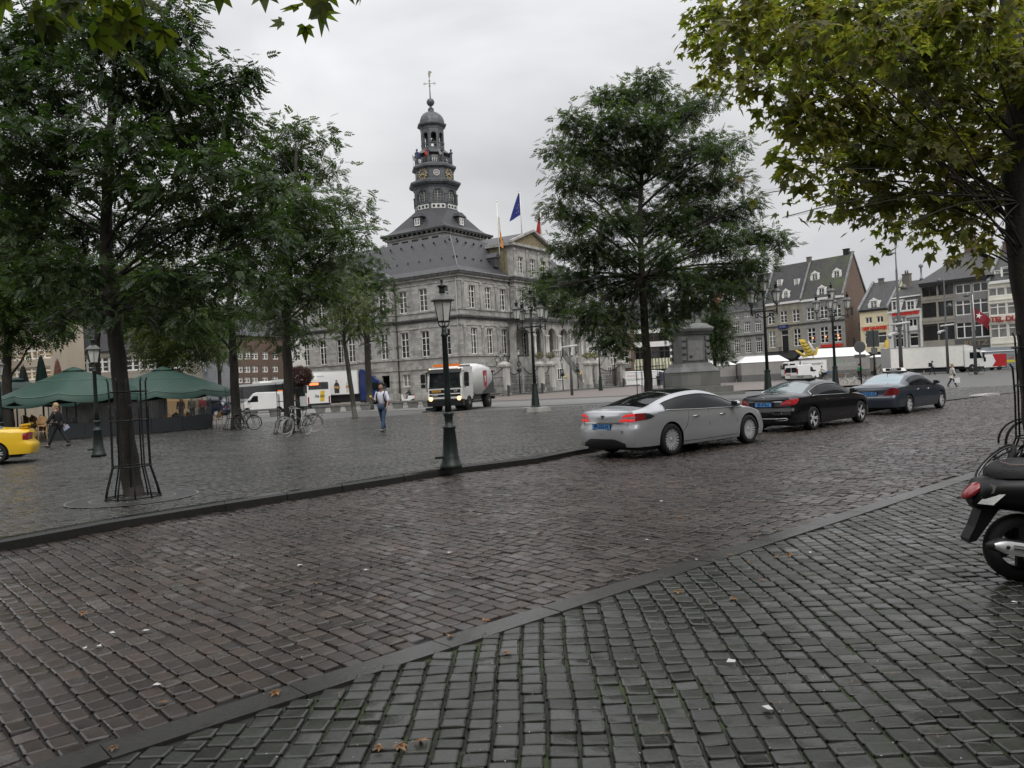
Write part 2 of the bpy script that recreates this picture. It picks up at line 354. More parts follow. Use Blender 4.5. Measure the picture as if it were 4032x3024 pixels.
def in_road(X, Y):
    a, b = e12(X, Y); return (b > GUT1+.03) & (Y < kerb_y(X)-.06) & infrus(X, Y) & (Y < 60)
for nm_, lo_, hi_, rc_ in (('road', 0, 24, True), ('road_far_part', 24, 60, False)): setts(nm_, lambda X, Y: in_road(X, Y) & (Y >= lo_) & (Y < hi_), (0, 0), TH+PI/2, .178, .132, 3, 17, -75, 11, road_m, gap=.009, h=.009, jit=.0065, dome=.0012, stagger=.5, zbase=-.012, rich=rc_, chop=.16)
gm = wet_stone('wet_gutter_slabs', (.046, .044, .04), island=.3, rough=(.16, .4), patch=.25)
mb = MB().use(gm); a = -9.
while a < 60:
    ln = .95+.1*random.random()
    z = random.uniform(.006, .01)
    P = [Vector((*(E1*aa+E2*bb), z)) for aa, bb in ((a+.004, GUT0), (a+ln-.004, GUT0), (a+ln-.004, GUT1), (a+.004, GUT1))]
    mb.prism([p-Vector((0, 0, .05)) for p in P], (0, 0, .05)); a += ln
tag(mb.build('gutter'), kind='structure')
PZ = .13
def kz(i): return PZ if i < 13 else (PZ*.45 if i == 13 else .012)
km = wet_stone('kerb_stone', (.02, .02, .019), island=.15, rough=(.07, .2), patch=.2)
kerb = MB().use(km); plz = []
for i in range(len(KL)-1):
    a, b = KL[i], KL[i+1]; d = b-a; ln = np.linalg.norm(d); d = d/ln
    ns = max(1, int(ln/1.0)) if i < 13 else 1
    nn = lambda k: (np.array([-1, 1])*(np.array([KL[min(k+1, len(KL)-1)][1]-KL[max(k-1, 0)][1], KL[min(k+1, len(KL)-1)][0]-KL[max(k-1, 0)][0]]))/np.linalg.norm(KL[min(k+1, len(KL)-1)]-KL[max(k-1, 0)]))
    na, nb = nn(i), nn(i+1); za, zb = kz(i), kz(i+1)
    for s_ in range(ns):
        t0 = s_/ns+(.003 if ns > 1 else 0); t1 = (s_+1)/ns-(.003 if ns > 1 else 0)
        P0 = a+(b-a)*t0; P1 = a+(b-a)*t1; n0 = na+(nb-na)*t0; n1 = na+(nb-na)*t1; z0 = za+(zb-za)*t0; z1 = za+(zb-za)*t1
        rows = []
        for (o_, zf) in ((0, -.2), (.004, .75), (.03, 1.0), (.2, 1.02), (.2, -.2)):
            q0 = P0+n0*o_; q1 = P1+n1*o_
            rows.append([(q0[0], q0[1], z0*zf if zf > 0 else -.06), (q1[0], q1[1], z1*zf if zf > 0 else -.06)])
        kerb.grid(rows, smooth=False)
    plz.append((a+na*.2, za))
plz.append((KL[-1]+nn(len(KL)-1)*.2, kz(len(KL)-1)))
tag(kerb.build('kerb'), kind='structure')
def plaza_z(x, y):
    d = y-float(kerb_y(x))
    f = min(max((x-9)/14, 0), 1)
    return PZ*(1-f)+.015*f if x > 9 else PZ
mb = MB().use(far_m); P = []
vs = []; fs = []
xs_ = sorted(set([float(p[0][0]) for p in plz]+[-200, -120, -60, -30, -18]))
ends = np.array([(float(p[0][0]), float(p[0][1])) for p in plz])
sl = (ends[1][1]-ends[0][1])/(ends[1][0]-ends[0][0])
def ky(x): return float(np.interp(x, ends[:, 0], ends[:, 1])) if x > ends[0, 0] else float(max(ends[0, 1]+sl*(x-ends[0, 0]), -80))
for x in xs_:
    y0 = ky(x)
    for k, yy in enumerate([y0, y0+3, 45 if y0 < 40 else y0+8, 400]):
        vs.append((x, yy, plaza_z(x, yy)-.018))
for i in range(len(xs_)-1):
    for k in range(3): fs.append((i*4+k, (i+1)*4+k, (i+1)*4+k+1, i*4+k+1))
mb.add(vs, fs); tag(mb.build('plaza_pavement'), kind='structure')
def in_plaza(X, Y): return (Y > np.array([ky(x) for x in X])+.08) & infrus(X, Y, 2.5) & (Y < 46)
setts('plaza_setts', in_plaza, (0, 0), TH, .21, .125, -22, 72, 2, 62, plaza_m, gap=.008, h=.010, jit=.004, dome=.0015, stagger=.5, zbase=PZ-.012, rich=False, chop=.05, zf=lambda X: np.where(X > 9, -(PZ-.015)*np.clip((X-9)/14, 0, 1), 0))
def band(name, pts, m, z):
    b_ = MB().use(m); b_.poly([(p.x, p.y, z) for p in pts]); return tag(b_.build(name), kind='structure')
pale = masonry('pale_paving', (.2, .195, .18), (.17, .165, .155), (.1, .1, .09), .5, .25, rough=.45, dirt=.4, bump=.1, dirtcol=(.09, .09, .085), vert='XY')
brown = masonry('brown_paving', (.15, .12, .105), (.17, .14, .12), (.09, .08, .07), .42, .2, rough=.55, dirt=.3, bump=.1, dirtcol=(.08, .07, .06), vert='XY')
def leaf_mat(name, c, c2=None, trans=.35, island=.5, gloss=.48, clump=.45):
    m = bpy.data.materials.new(name); m.use_nodes = True; n = m.node_tree.nodes; l = m.node_tree.links; n.remove(n['Principled BSDF']); out = n['Material Output']
    g = n.new('ShaderNodeNewGeometry'); t = n.new('ShaderNodeTexCoord'); z = n.new('ShaderNodeTexNoise'); z.inputs['Scale'].default_value = clump; z.inputs['Detail'].default_value = 3; l.new(t.outputs['Object'], z.inputs['Vector'])
    mc = n.new('ShaderNodeMix'); mc.data_type = 'RGBA'; mc.inputs['A'].default_value = (*c, 1); mc.inputs['B'].default_value = (*(c2 or c), 1)
    ad = n.new('ShaderNodeMath'); ad.operation = 'MULTIPLY_ADD'; ad.inputs[1].default_value = .5; l.new(g.outputs['Random Per Island'], ad.inputs[0]); l.new(z.outputs['Fac'], ad.inputs[2])
    mr_ = n.new('ShaderNodeMapRange'); mr_.inputs['From Min'].default_value = .55; mr_.inputs['From Max'].default_value = .95; l.new(ad.outputs[0], mr_.inputs['Value']); l.new(mr_.outputs[0], mc.inputs['Factor'])
    fr = n.new('ShaderNodeMath'); fr.operation = 'MULTIPLY'; fr.inputs[1].default_value = 13.7; l.new(g.outputs['Random Per Island'], fr.inputs[0]); f2 = n.new('ShaderNodeMath'); f2.operation = 'FRACT'; l.new(fr.outputs[0], f2.inputs[0])
    r = n.new('ShaderNodeMapRange'); r.inputs['To Min'].default_value = 1-island; r.inputs['To Max'].default_value = 1+island; l.new(f2.outputs[0], r.inputs['Value'])
    s = n.new('ShaderNodeVectorMath'); s.operation = 'SCALE'; l.new(mc.outputs['Result'], s.inputs[0]); l.new(r.outputs[0], s.inputs['Scale'])
    d = n.new('ShaderNodeBsdfPrincipled'); d.inputs['Roughness'].default_value = gloss; d.inputs['Specular IOR Level'].default_value = .4; l.new(s.outputs[0], d.inputs['Base Color'])
    tr = n.new('ShaderNodeBsdfTranslucent'); s3 = n.new('ShaderNodeVectorMath'); s3.operation = 'MULTIPLY'; s3.inputs[1].default_value = (1.3, 1.5, .5); l.new(s.outputs[0], s3.inputs[0]); l.new(s3.outputs[0], tr.inputs['Color'])
    mx_ = n.new('ShaderNodeMixShader'); mx_.inputs[0].default_value = trans; l.new(d.outputs[0], mx_.inputs[1]); l.new(tr.outputs[0], mx_.inputs[2]); l.new(mx_.outputs[0], out.inputs[0])
    return m
bark_dark = mat('bark_dark', (.03, .026, .02), .85, var=.4, vscale=9, bump=.8, bscale=26, streak=.25)
bark_grey = mat('bark_grey_green', (.05, .048, .036), .85, var=.4, vscale=7, bump=.7, bscale=20, streak=.3)
def pinnate(ln, k, ll, lw):
    """one compound leaf along +x: k pairs of leaflets and a tip"""
    V = []; F = []
    def lf(x, y, ang, L_, W_, dz=0):
        b = len(V); ca, sa = cos(ang), sin(ang)
        for (a, w_, z) in ((0, 0, 0), (.45*L_, W_/2, -.006), (L_, 0, -.02+dz), (.45*L_, -W_/2, -.006)): V.append((x+a*ca-w_*sa, y+a*sa+w_*ca, z-.25*x*x/ln))
        F.append((b, b+1, b+2, b+3))
    for i in range(k):
        x = ln*(.25+.7*i/k); lf(x, 0, R(58-4*i), ll, lw); lf(x, 0, -R(58-4*i), ll, lw)
    lf(ln*.95, 0, 0, ll*1.1, lw*1.1)
    return np.array(V), np.array(F)
def palmate(s):
    V = []; F = []
    for ang, L_, W_, dz in ((0, 1, .44, -.2), (44, .84, .4, -.14), (-44, .84, .4, -.08), (92, .58, .36, .02), (-92, .58, .36, -.05)):
        b = len(V); a = R(ang); ca, sa = cos(a), sin(a)
        for (x, y, z) in ((-.06, 0, 0), (.42*L_, W_/2, .03), (L_, 0, dz), (.42*L_, -W_/2, .03)): V.append(((x*ca-y*sa)*s, (x*sa+y*ca)*s, z*s+abs(ang)*.00004))
        F.append((b, b+1, b+2, b+3))
    return np.array(V), np.array(F)
def simple_leaf(s):
    V = []; F = []
    for k, a in enumerate((0, 2.2, 4.1)):
        b = len(V); ca, sa = cos(a), sin(a); L_ = s*(1-.15*k)
        for (x, y, z) in ((0.1*L_, 0, 0), (.6*L_, .24*L_, .03*L_), (1.1*L_, 0, -.12*L_), (.6*L_, -.24*L_, .03*L_)): V.append((x*ca-y*sa, x*sa+y*ca, z))
        F.append((b, b+1, b+2, b+3))
    return np.array(V), np.array(F)
def scatter(proto, P, D, Nn, S):
    """instances of proto at P, x axis along D, z axis near Nn, scale S"""
    V, F = proto; D = D/np.linalg.norm(D, axis=1, keepdims=True); B = np.cross(Nn, D); B /= np.maximum(np.linalg.norm(B, axis=1, keepdims=True), 1e-6); U = np.cross(D, B)
    W = (V[None, :, 0, None]*D[:, None]+V[None, :, 1, None]*B[:, None]+V[None, :, 2, None]*U[:, None])*S[:, None, None]+P[:, None]
    FF = F[None]+(np.arange(len(P))*len(V))[:, None, None]
    return W.reshape(-1, 3), FF.reshape(-1, F.shape[1])
def make_tree(label, base, trunk, blobs, proto, lm, bark, dens=120, group=None, twig=14, tw_r=.22, flat=.85, droop=.3, name='street_tree', limb_r=.06, cat='tree', side=.9, seed=1, inner=.55):
    """base: world point; trunk: list of (x,y,z,r) world; blobs: (x,y,z,r) world crown masses"""
    rg = np.random.default_rng(seed); rd = random.Random(seed)
    root = thing(name, label, cat, base, group=group); o = Vector(base)
    tb = MB().use(bark)
    tp = [Vector(t[:3])-o for t in trunk]; tr = [t[3] for t in trunk]
    pts = []; rs = []
    for i in range(len(tp)-1):
        for k in range(5):
            f = k/5; pts.append(tp[i].lerp(tp[i+1], f)+Vector((rd.uniform(-1, 1), rd.uniform(-1, 1), 0))*tr[i]*.08); rs.append(tr[i]*(1-f)+tr[i+1]*f)
    pts.append(tp[-1]); rs.append(tr[-1]); tb.tube(pts, rs, 12)
    br = MB().use(bark); P = []; D = []
    tot = sum(b[3]**2 for b in blobs)
    for b in blobs:
        c = Vector(b[:3])-o; r = b[3]
        hd = Vector((c.x, c.y, 0))-Vector((pts[len(pts)//2].x, pts[len(pts)//2].y, 0)); cand = [(p, rr) for p, rr in zip(pts, rs) if p.z < c.z-rd.uniform(.3, .75)*hd.length and p.z > tp[-1].z*.36]
        if not cand: cand = [(pts[len(pts)//2], rs[len(pts)//2])]
        p0, r0 = min(cand, key=lambda q: (q[0]-c).length+.3*abs(q[0].z-c.z))
        lp = seg(p0, c, 6, (0, 0, .05*(c-p0).length)); lr = min(r0*.6, limb_r*(.35+.1*(c-p0).length))
        lp = [q+Vector((rd.uniform(-1, 1), rd.uniform(-1, 1), rd.uniform(-1, 1)))*.06*r*(0 < i < 6) for i, q in enumerate(lp)]
        br.tube(lp, [lr*(1-.75*i/6) for i in range(7)], 6, caps=False)
        m_ = max(4, int(twig*(r*r)/(tot/len(blobs))))
        d = rg.normal(size=(m_, 3)); d /= np.linalg.norm(d, axis=1, keepdims=True)
        rad = r*(inner+(1-inner)*rg.random(m_)**.6); tw = np.array(c)+d*rad[:, None]*np.array([1, 1, flat])
        for t_ in tw:
            t_v = Vector(t_); a = lp[rd.choice((3, 4, 5, 6))]
            br.tube(seg(a, t_v, 3, (0, 0, .04*r)), [lr*.22, lr*.15, lr*.1, lr*.05], 3, caps=False)
        k = max(1, int(dens*r*r/m_))
        base_p = np.repeat(tw, k, 0); dd = np.repeat(d, k, 0)
        off = rg.normal(size=base_p.shape)*np.array([tw_r, tw_r, tw_r*.7])
        P.append(base_p+off); q = dd*.35+rg.normal(size=dd.shape)*.7+off/tw_r*.5; q[:, 2] = q[:, 2]*.5-droop; D.append(q)
    P = np.concatenate(P); D = np.concatenate(D); Nn = rg.normal(size=P.shape)*.45+np.array([0, 0, 1.])
    W, FF = scatter(proto, P, D, Nn, rg.uniform(.55, 1.25, len(P)))
    t_o = tb.build('trunk', root); br.build('branches', root)
    link('crown', npmesh('crown', W, FF, lm, smooth=False), root)
    return root
def blobs_px(lst, d, rd=2.0, seed=3, k=1.8228):
    """crown masses read off the picture: (x, y, radius) in 2212-wide pixels at distance d, spread in depth"""
    r_ = random.Random(seed); out = []
    for i, q in enumerate(lst):
        x, y, r = q[:3]; dy = q[3] if len(q) > 3 else r_.uniform(-rd, rd)
        p = A(x*k, y*k, d+dy); out.append((p.x, p.y, p.z, r*k/3145*(d+dy)))
    return out
def tk(lst, k=1.8228):
    """trunk points (x, y, distance, radius)"""
    return [(*A(x*k, y*k, d), r) for x, y, d, r in lst]
lm_dark = leaf_mat('dark_green_leaves', (.031, .054, .022), (.05, .08, .027))
lm_blue = leaf_mat('soft_green_leaves', (.044, .068, .032), (.068, .098, .044), trans=.45, gloss=.5)
lm_mid = leaf_mat('green_leaves', (.045, .08, .022), (.065, .1, .025))
lm_olive = leaf_mat('olive_leaves', (.06, .085, .022), (.08, .1, .03))
lm_plane = leaf_mat('plane_leaves', (.125, .145, .045), (.18, .155, .045), trans=.55, island=.45, clump=.9)
D1 = 13.6
g1 = G(525, 1962, PZ)
t1b = [(20, 110, 70), (110, 90, 70), (200, 60, 75), (300, 70, 75), (370, 90, 60), (60, 200, 75), (160, 170, 70), (270, 180, 60, -1), (360, 180, 70), (440, 190, 55), (505, 170, 42), (545, 158, 26),
 (10, 300, 70), (100, 300, 70), (190, 290, 55), (280, 300, 70, -1.5), (370, 290, 70), (455, 280, 60), (530, 270, 45), (40, 400, 70), (140, 400, 65), (250, 400, 60), (340, 390, 60), (430, 380, 65), (520, 360, 55), (585, 400, 40),
 (60, 500, 60), (160, 500, 55), (260, 490, 55, 1.5), (350, 500, 55, 1), (440, 480, 65), (530, 470, 55), (600, 500, 35), (90, 590, 55, -1), (190, 590, 50, -1), (330, 600, 45), (400, 600, 60), (480, 590, 50), (545, 570, 40),
 (200, 650, 36), (290, 665, 30, -1), (355, 680, 38), (420, 690, 34), (130, 690, 34, 1.5), (-60, 200, 80), (-70, 380, 80), (-50, 520, 60), (250, 10, 60), (120, 15, 60), (380, 30, 45)]
make_tree('big dark green tree with a tall iron guard nearest the left kerb', g1, [(g1.x+.05, g1.y, PZ-.5, .19)]+tk([(288, 1055, D1, .165), (272, 950, D1, .145), (258, 800, D1, .13), (240, 660, D1, .12), (228, 540, D1, .1), (232, 400, D1, .08), (240, 250, D1, .055), (250, 100, D1, .03)]),
 blobs_px(t1b, D1, 1.7, 2), pinnate(.2, 4, .08, .04), lm_dark, bark_dark, dens=1300, twig=34, tw_r=.13, limb_r=.045, seed=4, inner=.35)
D2 = 32.
g2 = G(1139, 1706, PZ)
t2b = [(635, 290, 34), (700, 300, 22), (600, 330, 40), (660, 360, 40), (720, 370, 22), (590, 400, 50), (650, 430, 45), (710, 440, 40), (770, 440, 24), (620, 490, 50), (690, 500, 45), (745, 510, 35), (785, 490, 22), (580, 540, 50), (640, 560, 45), (700, 570, 42),
 (590, 610, 45), (650, 630, 42), (705, 630, 35), (560, 650, 35), (600, 690, 38), (650, 700, 30), (620, 745, 20), (575, 470, 40)]
make_tree('tall green tree above the two bicycles, flower basket beside its trunk', g2, [(g2.x, g2.y, PZ-.1, .26)]+tk([(625, 900, D2, .21), (622, 800, D2, .19), (617, 700, D2, .17), (622, 600, D2, .14), (635, 480, D2, .1), (640, 330, D2, .05)]),
 blobs_px(t2b, D2, 3, 5), pinnate(.34, 4, .15, .062), lm_blue, bark_dark, dens=480, twig=30, tw_r=.3, limb_r=.08, seed=6, inner=.4)
D3 = 38.6
g3 = G(931, 1690, PZ)
t3b = [(480, 470, 40), (520, 520, 42), (465, 540, 45), (510, 590, 45), (550, 600, 35), (440, 620, 45), (490, 660, 48), (545, 670, 35), (430, 690, 30), (470, 710, 32), (530, 720, 28)]
make_tree('green tree standing between the café terrace and the bus', g3, [(g3.x, g3.y, PZ-.1, .27)]+tk([(510, 880, D3, .22), (505, 780, D3, .2), (500, 700, D3, .16), (495, 560, D3, .08)]),
 blobs_px(t3b, D3, 3, 7), pinnate(.36, 4, .14, .055), lm_mid, bark_dark, dens=260, twig=28, tw_r=.34, limb_r=.09, seed=8, inner=.4)
D4 = 46.8
g4 = G(1400, 1650, PZ)
t4b = [(735, 660, 30), (775, 650, 30), (755, 690, 28), (715, 690, 22), (790, 700, 22), (740, 720, 14), (765, 610, 30), (720, 630, 25)]
make_tree('slim young light green tree leaning left of the man in the white shirt', g4, [(g4.x, g4.y, PZ-.1, .16)]+tk([(764, 880, D4, .14), (750, 780, D4, .13), (743, 735, D4, .1), (745, 660, D4, .05)]),
 blobs_px(t4b, D4, 1.5, 9), pinnate(.34, 4, .13, .06), lm_olive, bark_grey, dens=260, twig=22, tw_r=.3, limb_r=.09, seed=10)
D5 = 63.
g5 = G(1459, 1613, PZ)
t5b = [(750, 560, 40), (800, 580, 32), (720, 600, 38), (780, 620, 40), (825, 620, 26), (740, 650, 36), (800, 665, 38), (840, 665, 18), (760, 700, 30), (815, 705, 26), (835, 740, 14)]
make_tree('dark leafy tree in front of the town hall left corner windows', g5, [(g5.x, g5.y, PZ-.1, .3)]+tk([(798, 850, D5, .25), (793, 740, D5, .22), (785, 650, D5, .16), (770, 580, D5, .08)]),
 blobs_px(t5b, D5, 3, 11), pinnate(.42, 4, .17, .07), lm_dark, bark_dark, dens=200, twig=28, tw_r=.42, limb_r=.1, seed=12)
def far_tree(label, D, bx, by, tx, blobs, lm, seed, r=.25, group='trees behind the café terrace'):
    g = Vector((A(bx*1.8228, by*1.8228, D).x, D, PZ))
    top = blobs[0]
    make_tree(label, g, [(g.x, g.y, PZ-.1, r*1.1)]+tk([(bx-2, by-40, D, r), (bx-7, by-130, D, r*.85), (tx, top[1]+20, D, r*.35)]), blobs_px([(q[0], q[1], q[2]*1.22)+tuple(q[3:]) for q in blobs], D, 3, seed), pinnate(.42, 3, .18, .08), lm, bark_dark, dens=420, twig=26, tw_r=.45, limb_r=.1, seed=seed, group=group)
far_tree('olive green tree over the closed parasols at the far left', 40., 20, 930, 40, [(50, 460, 50), (-20, 500, 60), (30, 560, 60), (100, 560, 50), (0, 640, 55), (70, 640, 50), (130, 640, 35), (20, 710, 40), (100, 700, 30), (-50, 600, 60)], lm_mid, 21)
far_tree('olive green tree behind the café parasols right of the big trunk', 46., 352, 900, 350, [(330, 640, 40), (380, 640, 42), (430, 700, 30), (300, 690, 36), (355, 700, 40), (410, 740, 34), (320, 745, 34), (370, 770, 26), (280, 640, 36), (450, 760, 20), (340, 590, 40)], lm_olive, 22)
far_tree('mid green tree between the big trunk and the left street lamp', 52., 215, 900, 215, [(200, 600, 50), (250, 620, 40), (170, 640, 36), (230, 670, 36), (290, 600, 40), (140, 700, 20)], lm_dark, 23)
far_tree('small green tree at the grey stone house behind the bus', 70., 478, 890, 470, [(470, 720, 20), (455, 750, 22), (490, 760, 16), (470, 680, 24)], lm_mid, 24, .16)
DM = 43.
gm_ = Vector((A(2566, 1590, DM).x, DM, PZ))
tmb = [(1405, 180, 30), (1360, 205, 38), (1300, 215, 22), (1440, 225, 32), (1240, 260, 32), (1300, 270, 36), (1360, 265, 42), (1420, 280, 44), (1480, 245, 36), (1530, 210, 24), (1205, 320, 30), (1260, 330, 38), (1320, 335, 44), (1390, 340, 44), (1450, 350, 40), (1510, 320, 38), (1560, 330, 34), (1590, 300, 18),
 (1225, 390, 34), (1285, 400, 36), (1345, 410, 40), (1475, 410, 42), (1540, 395, 36), (1590, 390, 24), (1200, 450, 28), (1250, 470, 34), (1320, 480, 44), (1390, 470, 36), (1450, 470, 46), (1520, 460, 42), (1580, 460, 34), (1620, 440, 20),
 (1225, 530, 34), (1290, 545, 42), (1350, 550, 36), (1430, 540, 34, -3), (1510, 520, 36, 3), (1570, 520, 38), (1630, 510, 32), (1680, 520, 26), (1190, 600, 32), (1250, 610, 42), (1320, 620, 44), (1390, 610, 40), (1460, 600, 40), (1530, 600, 40), (1590, 580, 34), (1640, 570, 28),
 (1165, 630, 22), (1210, 660, 30), (1270, 680, 40), (1340, 685, 40), (1440, 670, 38), (1500, 645, 34), (1560, 630, 32), (1620, 620, 26), (1300, 730, 24), (1345, 730, 26), (1440, 715, 20), (1340, 765, 9)]
make_tree('large spreading green tree in front of the stone monument', gm_, [(gm_.x, gm_.y, PZ-.1, .3)]+tk([(1402, 860, DM, .24), (1397, 760, DM, .22), (1390, 660, DM, .21), (1385, 560, DM, .17), (1383, 450, DM, .13), (1388, 330, DM, .08), (1400, 200, DM, .04)]),
 blobs_px(tmb, DM, 3.6, 13), pinnate(.36, 4, .15, .062), lm_blue, bark_dark, dens=620, twig=34, tw_r=.3, limb_r=.09, seed=14, inner=.3)
far_tree('dark narrow tree between the monument and the long grey row', 96., 1545, 800, 1545, [(1550, 665, 16, 0), (1540, 690, 22, 0), (1555, 715, 24, 0), (1540, 740, 24, 0), (1555, 760, 22, 0), (1560, 690, 16, 0)], lm_dark, 25, .2, None)
DP = 11.4
gp = Vector((7.75, 11.4, 0))
tpb = [(1520, 40, 55), (1620, 30, 70), (1740, 30, 80), (1860, 20, 80), (1980, 20, 90), (2100, 20, 90), (1560, 110, 45), (1650, 110, 70), (1760, 120, 80), (1880, 110, 80), (2000, 120, 90), (2120, 120, 90), (1540, 175, 26), (1630, 180, 45), (1720, 200, 65), (1830, 210, 80), (1950, 220, 85), (2080, 230, 85),
 (1640, 240, 22), (1720, 280, 48), (1800, 300, 65), (1900, 310, 75), (2010, 320, 75), (2110, 330, 70), (1690, 340, 22), (1750, 370, 42), (1830, 380, 50), (1920, 400, 60), (2020, 410, 65), (2110, 430, 55), (1790, 430, 24), (1850, 450, 30), (1920, 470, 34), (2000, 480, 40), (2080, 490, 45), (1830, 440, 20), (1925, 505, 16), (2050, 520, 24), (2130, 540, 22),
 (2200, 80, 90), (2210, 220, 80), (2210, 360, 70), (2280, 150, 90), (2290, 330, 90), (2330, 450, 90), (1640, 420, 14), (1690, 470, 13), (1750, 480, 13), (1730, 60, 60, -2.5), (1900, 80, 70, -3)]
plane_r = make_tree('plane tree with yellowing leaves overhanging from the right edge', gp, [(7.85, 11.4, -.1, .33)]+tk([(2255, 900, DP, .28), (2240, 700, DP, .25), (2215, 520, DP, .24), (2205, 380, DP, .23), (2200, 240, DP, .17), (2185, 100, DP, .13), (2170, -80, DP, .08)]),
 blobs_px([(q[0], q[1], q[2]*.9)+tuple(q[3:]) for q in tpb], DP, 1.9, 15), palmate(.145), lm_plane, bark_dark, dens=1300, twig=26, tw_r=.17, limb_r=.022, seed=16, name='plane_tree', droop=.5, inner=.3)
gp2 = Vector((-3.4, -1.5, 0))
hb = []
for (x, y, r, d) in ((20, -30, 60, 2.7), (60, -10, 60, 2.75), (300, -5, 55, 2.85), (100, -30, 60, 2.8), (190, -25, 60, 2.9), (270, 5, 55, 2.8), (330, 10, 50, 3.0), (640, -12, 26, 3.6), (700, -10, 26, 3.6), (580, -30, 26, 3.5), (760, -14, 18, 3.6)):
    p = A(x*1.8228, (y-14)*1.8228, d); hb.append((p.x, p.y, p.z, r*1.5*1.8228/3145*d))
hb += [(1, -1, 6.2, 1.6), (3.5, -2, 6.6, 1.8), (-1, 0, 6.4, 1.5), (6, -3, 6.5, 1.8), (-4, 1, 6.5, 1.4), (-6.5, -1, 6.4, 1.6), (2, -4, 6.8, 1.8), (-3, -4, 6.9, 1.9), (-2.5, .5, 4.9, .9), (-1, .9, 4.6, .8), (-3, -1.5, 5.2, 1.4), (-4.5, -1.2, 5.4, 1.3)]  # unseen crown masses added overhead and behind to darken foreground and reflections
make_tree('overhead plane tree whose leaves droop into the top left of the view', gp2, [(-3.4, -1.5, -.1, .28), (-3.4, -1.5, 2.2, .22), (-3.1, -1.2, 3.6, .17), (-2.6, -.1, 4.9, .09), (-2.2, 1.4, 5.2, .045), (-1.8, 2.4, 4.6, .02)],
 hb, palmate(.1), leaf_mat('plane_leaves_overhead', (.07, .1, .02), (.1, .1, .02), trans=.5), bark_dark, dens=620, twig=14, tw_r=.1, limb_r=.008, seed=18, name='plane_tree', droop=.5)
white_paint = mat('white_paint', (.78, .77, .73), .45, var=.08, vscale=4)
glass_dark = mat('window_glass', (.012, .013, .014), .06, spec=.7)
glass_curtain = mat('window_glass_with_net_curtain', (.2, .2, .185), .25, var=.25, vscale=2.5, streak=.3, spec=.6)
glass_dim = mat('window_glass_with_dim_curtain', (.045, .043, .04), .12, var=.5, vscale=1.5, streak=.3, spec=.6)
glass_grey = mat('grey_window_glass', (.06, .062, .062), .1, var=.4, vscale=1.2, spec=.6)
stone_m = masonry('grey_limestone_blocks', (.26, .255, .235), (.42, .41, .38), (.22, .215, .2), .85, .32, dirt=.8, dirtcol=(.05, .05, .048), msize=.008)
stone_trim = mat('limestone_trim', (.3, .293, .27), .7, var=.5, vscale=1.6, bump=.3, bscale=8, streak=.35)
stone_black = mat('soot_stained_ledge', (.05, .05, .047), .7, var=.6, vscale=2.5)
slate = masonry('grey_slate', (.04, .04, .044), (.05, .05, .054), (.03, .03, .033), .5, .22, rough=.5, dirt=.3, bump=.12, msize=.008, dirtcol=(.06, .058, .056))
lead = mat('weathered_lead', (.09, .095, .1), .5, var=.35, vscale=2, metal=.2)
lead_light = mat('pale_lead_flashing', (.2, .205, .21), .5, var=.3, vscale=1.5)
iron = mat('black_iron', (.01, .011, .012), .45)
gold = mat('gilding', (.6, .42, .14), .35, metal=.7)
def wall(mb, x0, x1, z0, z1, ops, rev=.28, y=0.):
    """wall facing -y with openings (xc, zb, w, h); reveals go back rev"""
    xs = sorted({x0, x1}|{round(v, 4) for o in ops for v in (o[0]-o[2]/2, o[0]+o[2]/2)}); zs = sorted({z0, z1}|{round(v, 4) for o in ops for v in (o[1], o[1]+o[3])})
    def inside(x, z): return any(o[0]-o[2]/2 < x < o[0]+o[2]/2 and o[1] < z < o[1]+o[3] for o in ops)
    for i in range(len(xs)-1):
        for k in range(len(zs)-1):
            if not inside((xs[i]+xs[i+1])/2, (zs[k]+zs[k+1])/2):
                mb.quad((xs[i], y, zs[k]), (xs[i+1], y, zs[k]), (xs[i+1], y, zs[k+1]), (xs[i], y, zs[k+1]))
    for (xc, zb, w_, h) in [o[:4] for o in ops]:
        a, b, c, d = xc-w_/2, xc+w_/2, zb, zb+h; r = y+rev
        mb.quad((a, y, c), (a, y, d), (a, r, d), (a, r, c)); mb.quad((b, y, d), (b, y, c), (b, r, c), (b, r, d))
        mb.quad((a, y, d), (b, y, d), (b, r, d), (a, r, d)); mb.quad((b, y, c), (a, y, c), (a, r, c), (b, r, c))
WM = {}
def win_mesh(w, h, nx, nz, tr, fm, t=.07):
    key = (round(w, 2), round(h, 2), nx, nz, tr, fm.name, t)
    if key in WM: return WM[key]
    mb = MB().use(fm); f = t
    mb.box(-w/2, -w/2+f, -.04, .04, 0, h); mb.box(w/2-f, w/2, -.04, .04, 0, h); mb.box(-w/2+f, w/2-f, -.04, .04, h-f, h); mb.box(-w/2+f, w/2-f, -.06, .04, 0, f*1.2)
    zt = h*tr if tr else h
    if tr: mb.box(-w/2+f, w/2-f, -.05, .04, zt-f*.6, zt+f*.6)
    for i in range(1, nx):
        x = -w/2+w*i/nx; q = f*.75 if nx == 2 or i*2 == nx else f*.3; mb.box(x-q, x+q, -.036, .03, f, h-f)
    for k in range(1, nz):
        z = zt*k/nz; mb.box(-w/2+f, w/2-f, -.03, .02, z-f*.25, z+f*.25)
    WM[key] = mb.mesh('window'); return WM[key]
PM = {}
def pane_mesh(w, h, gm):
    key = (round(w, 2), round(h, 2), gm.name)
    if key not in PM:
        mb = MB().use(gm); mb.quad((-w/2+.03, .025, .03), (w/2-.03, .025, .03), (w/2-.03, .025, h-.03), (-w/2+.03, .025, h-.03)); PM[key] = mb.mesh('pane')
    return PM[key]
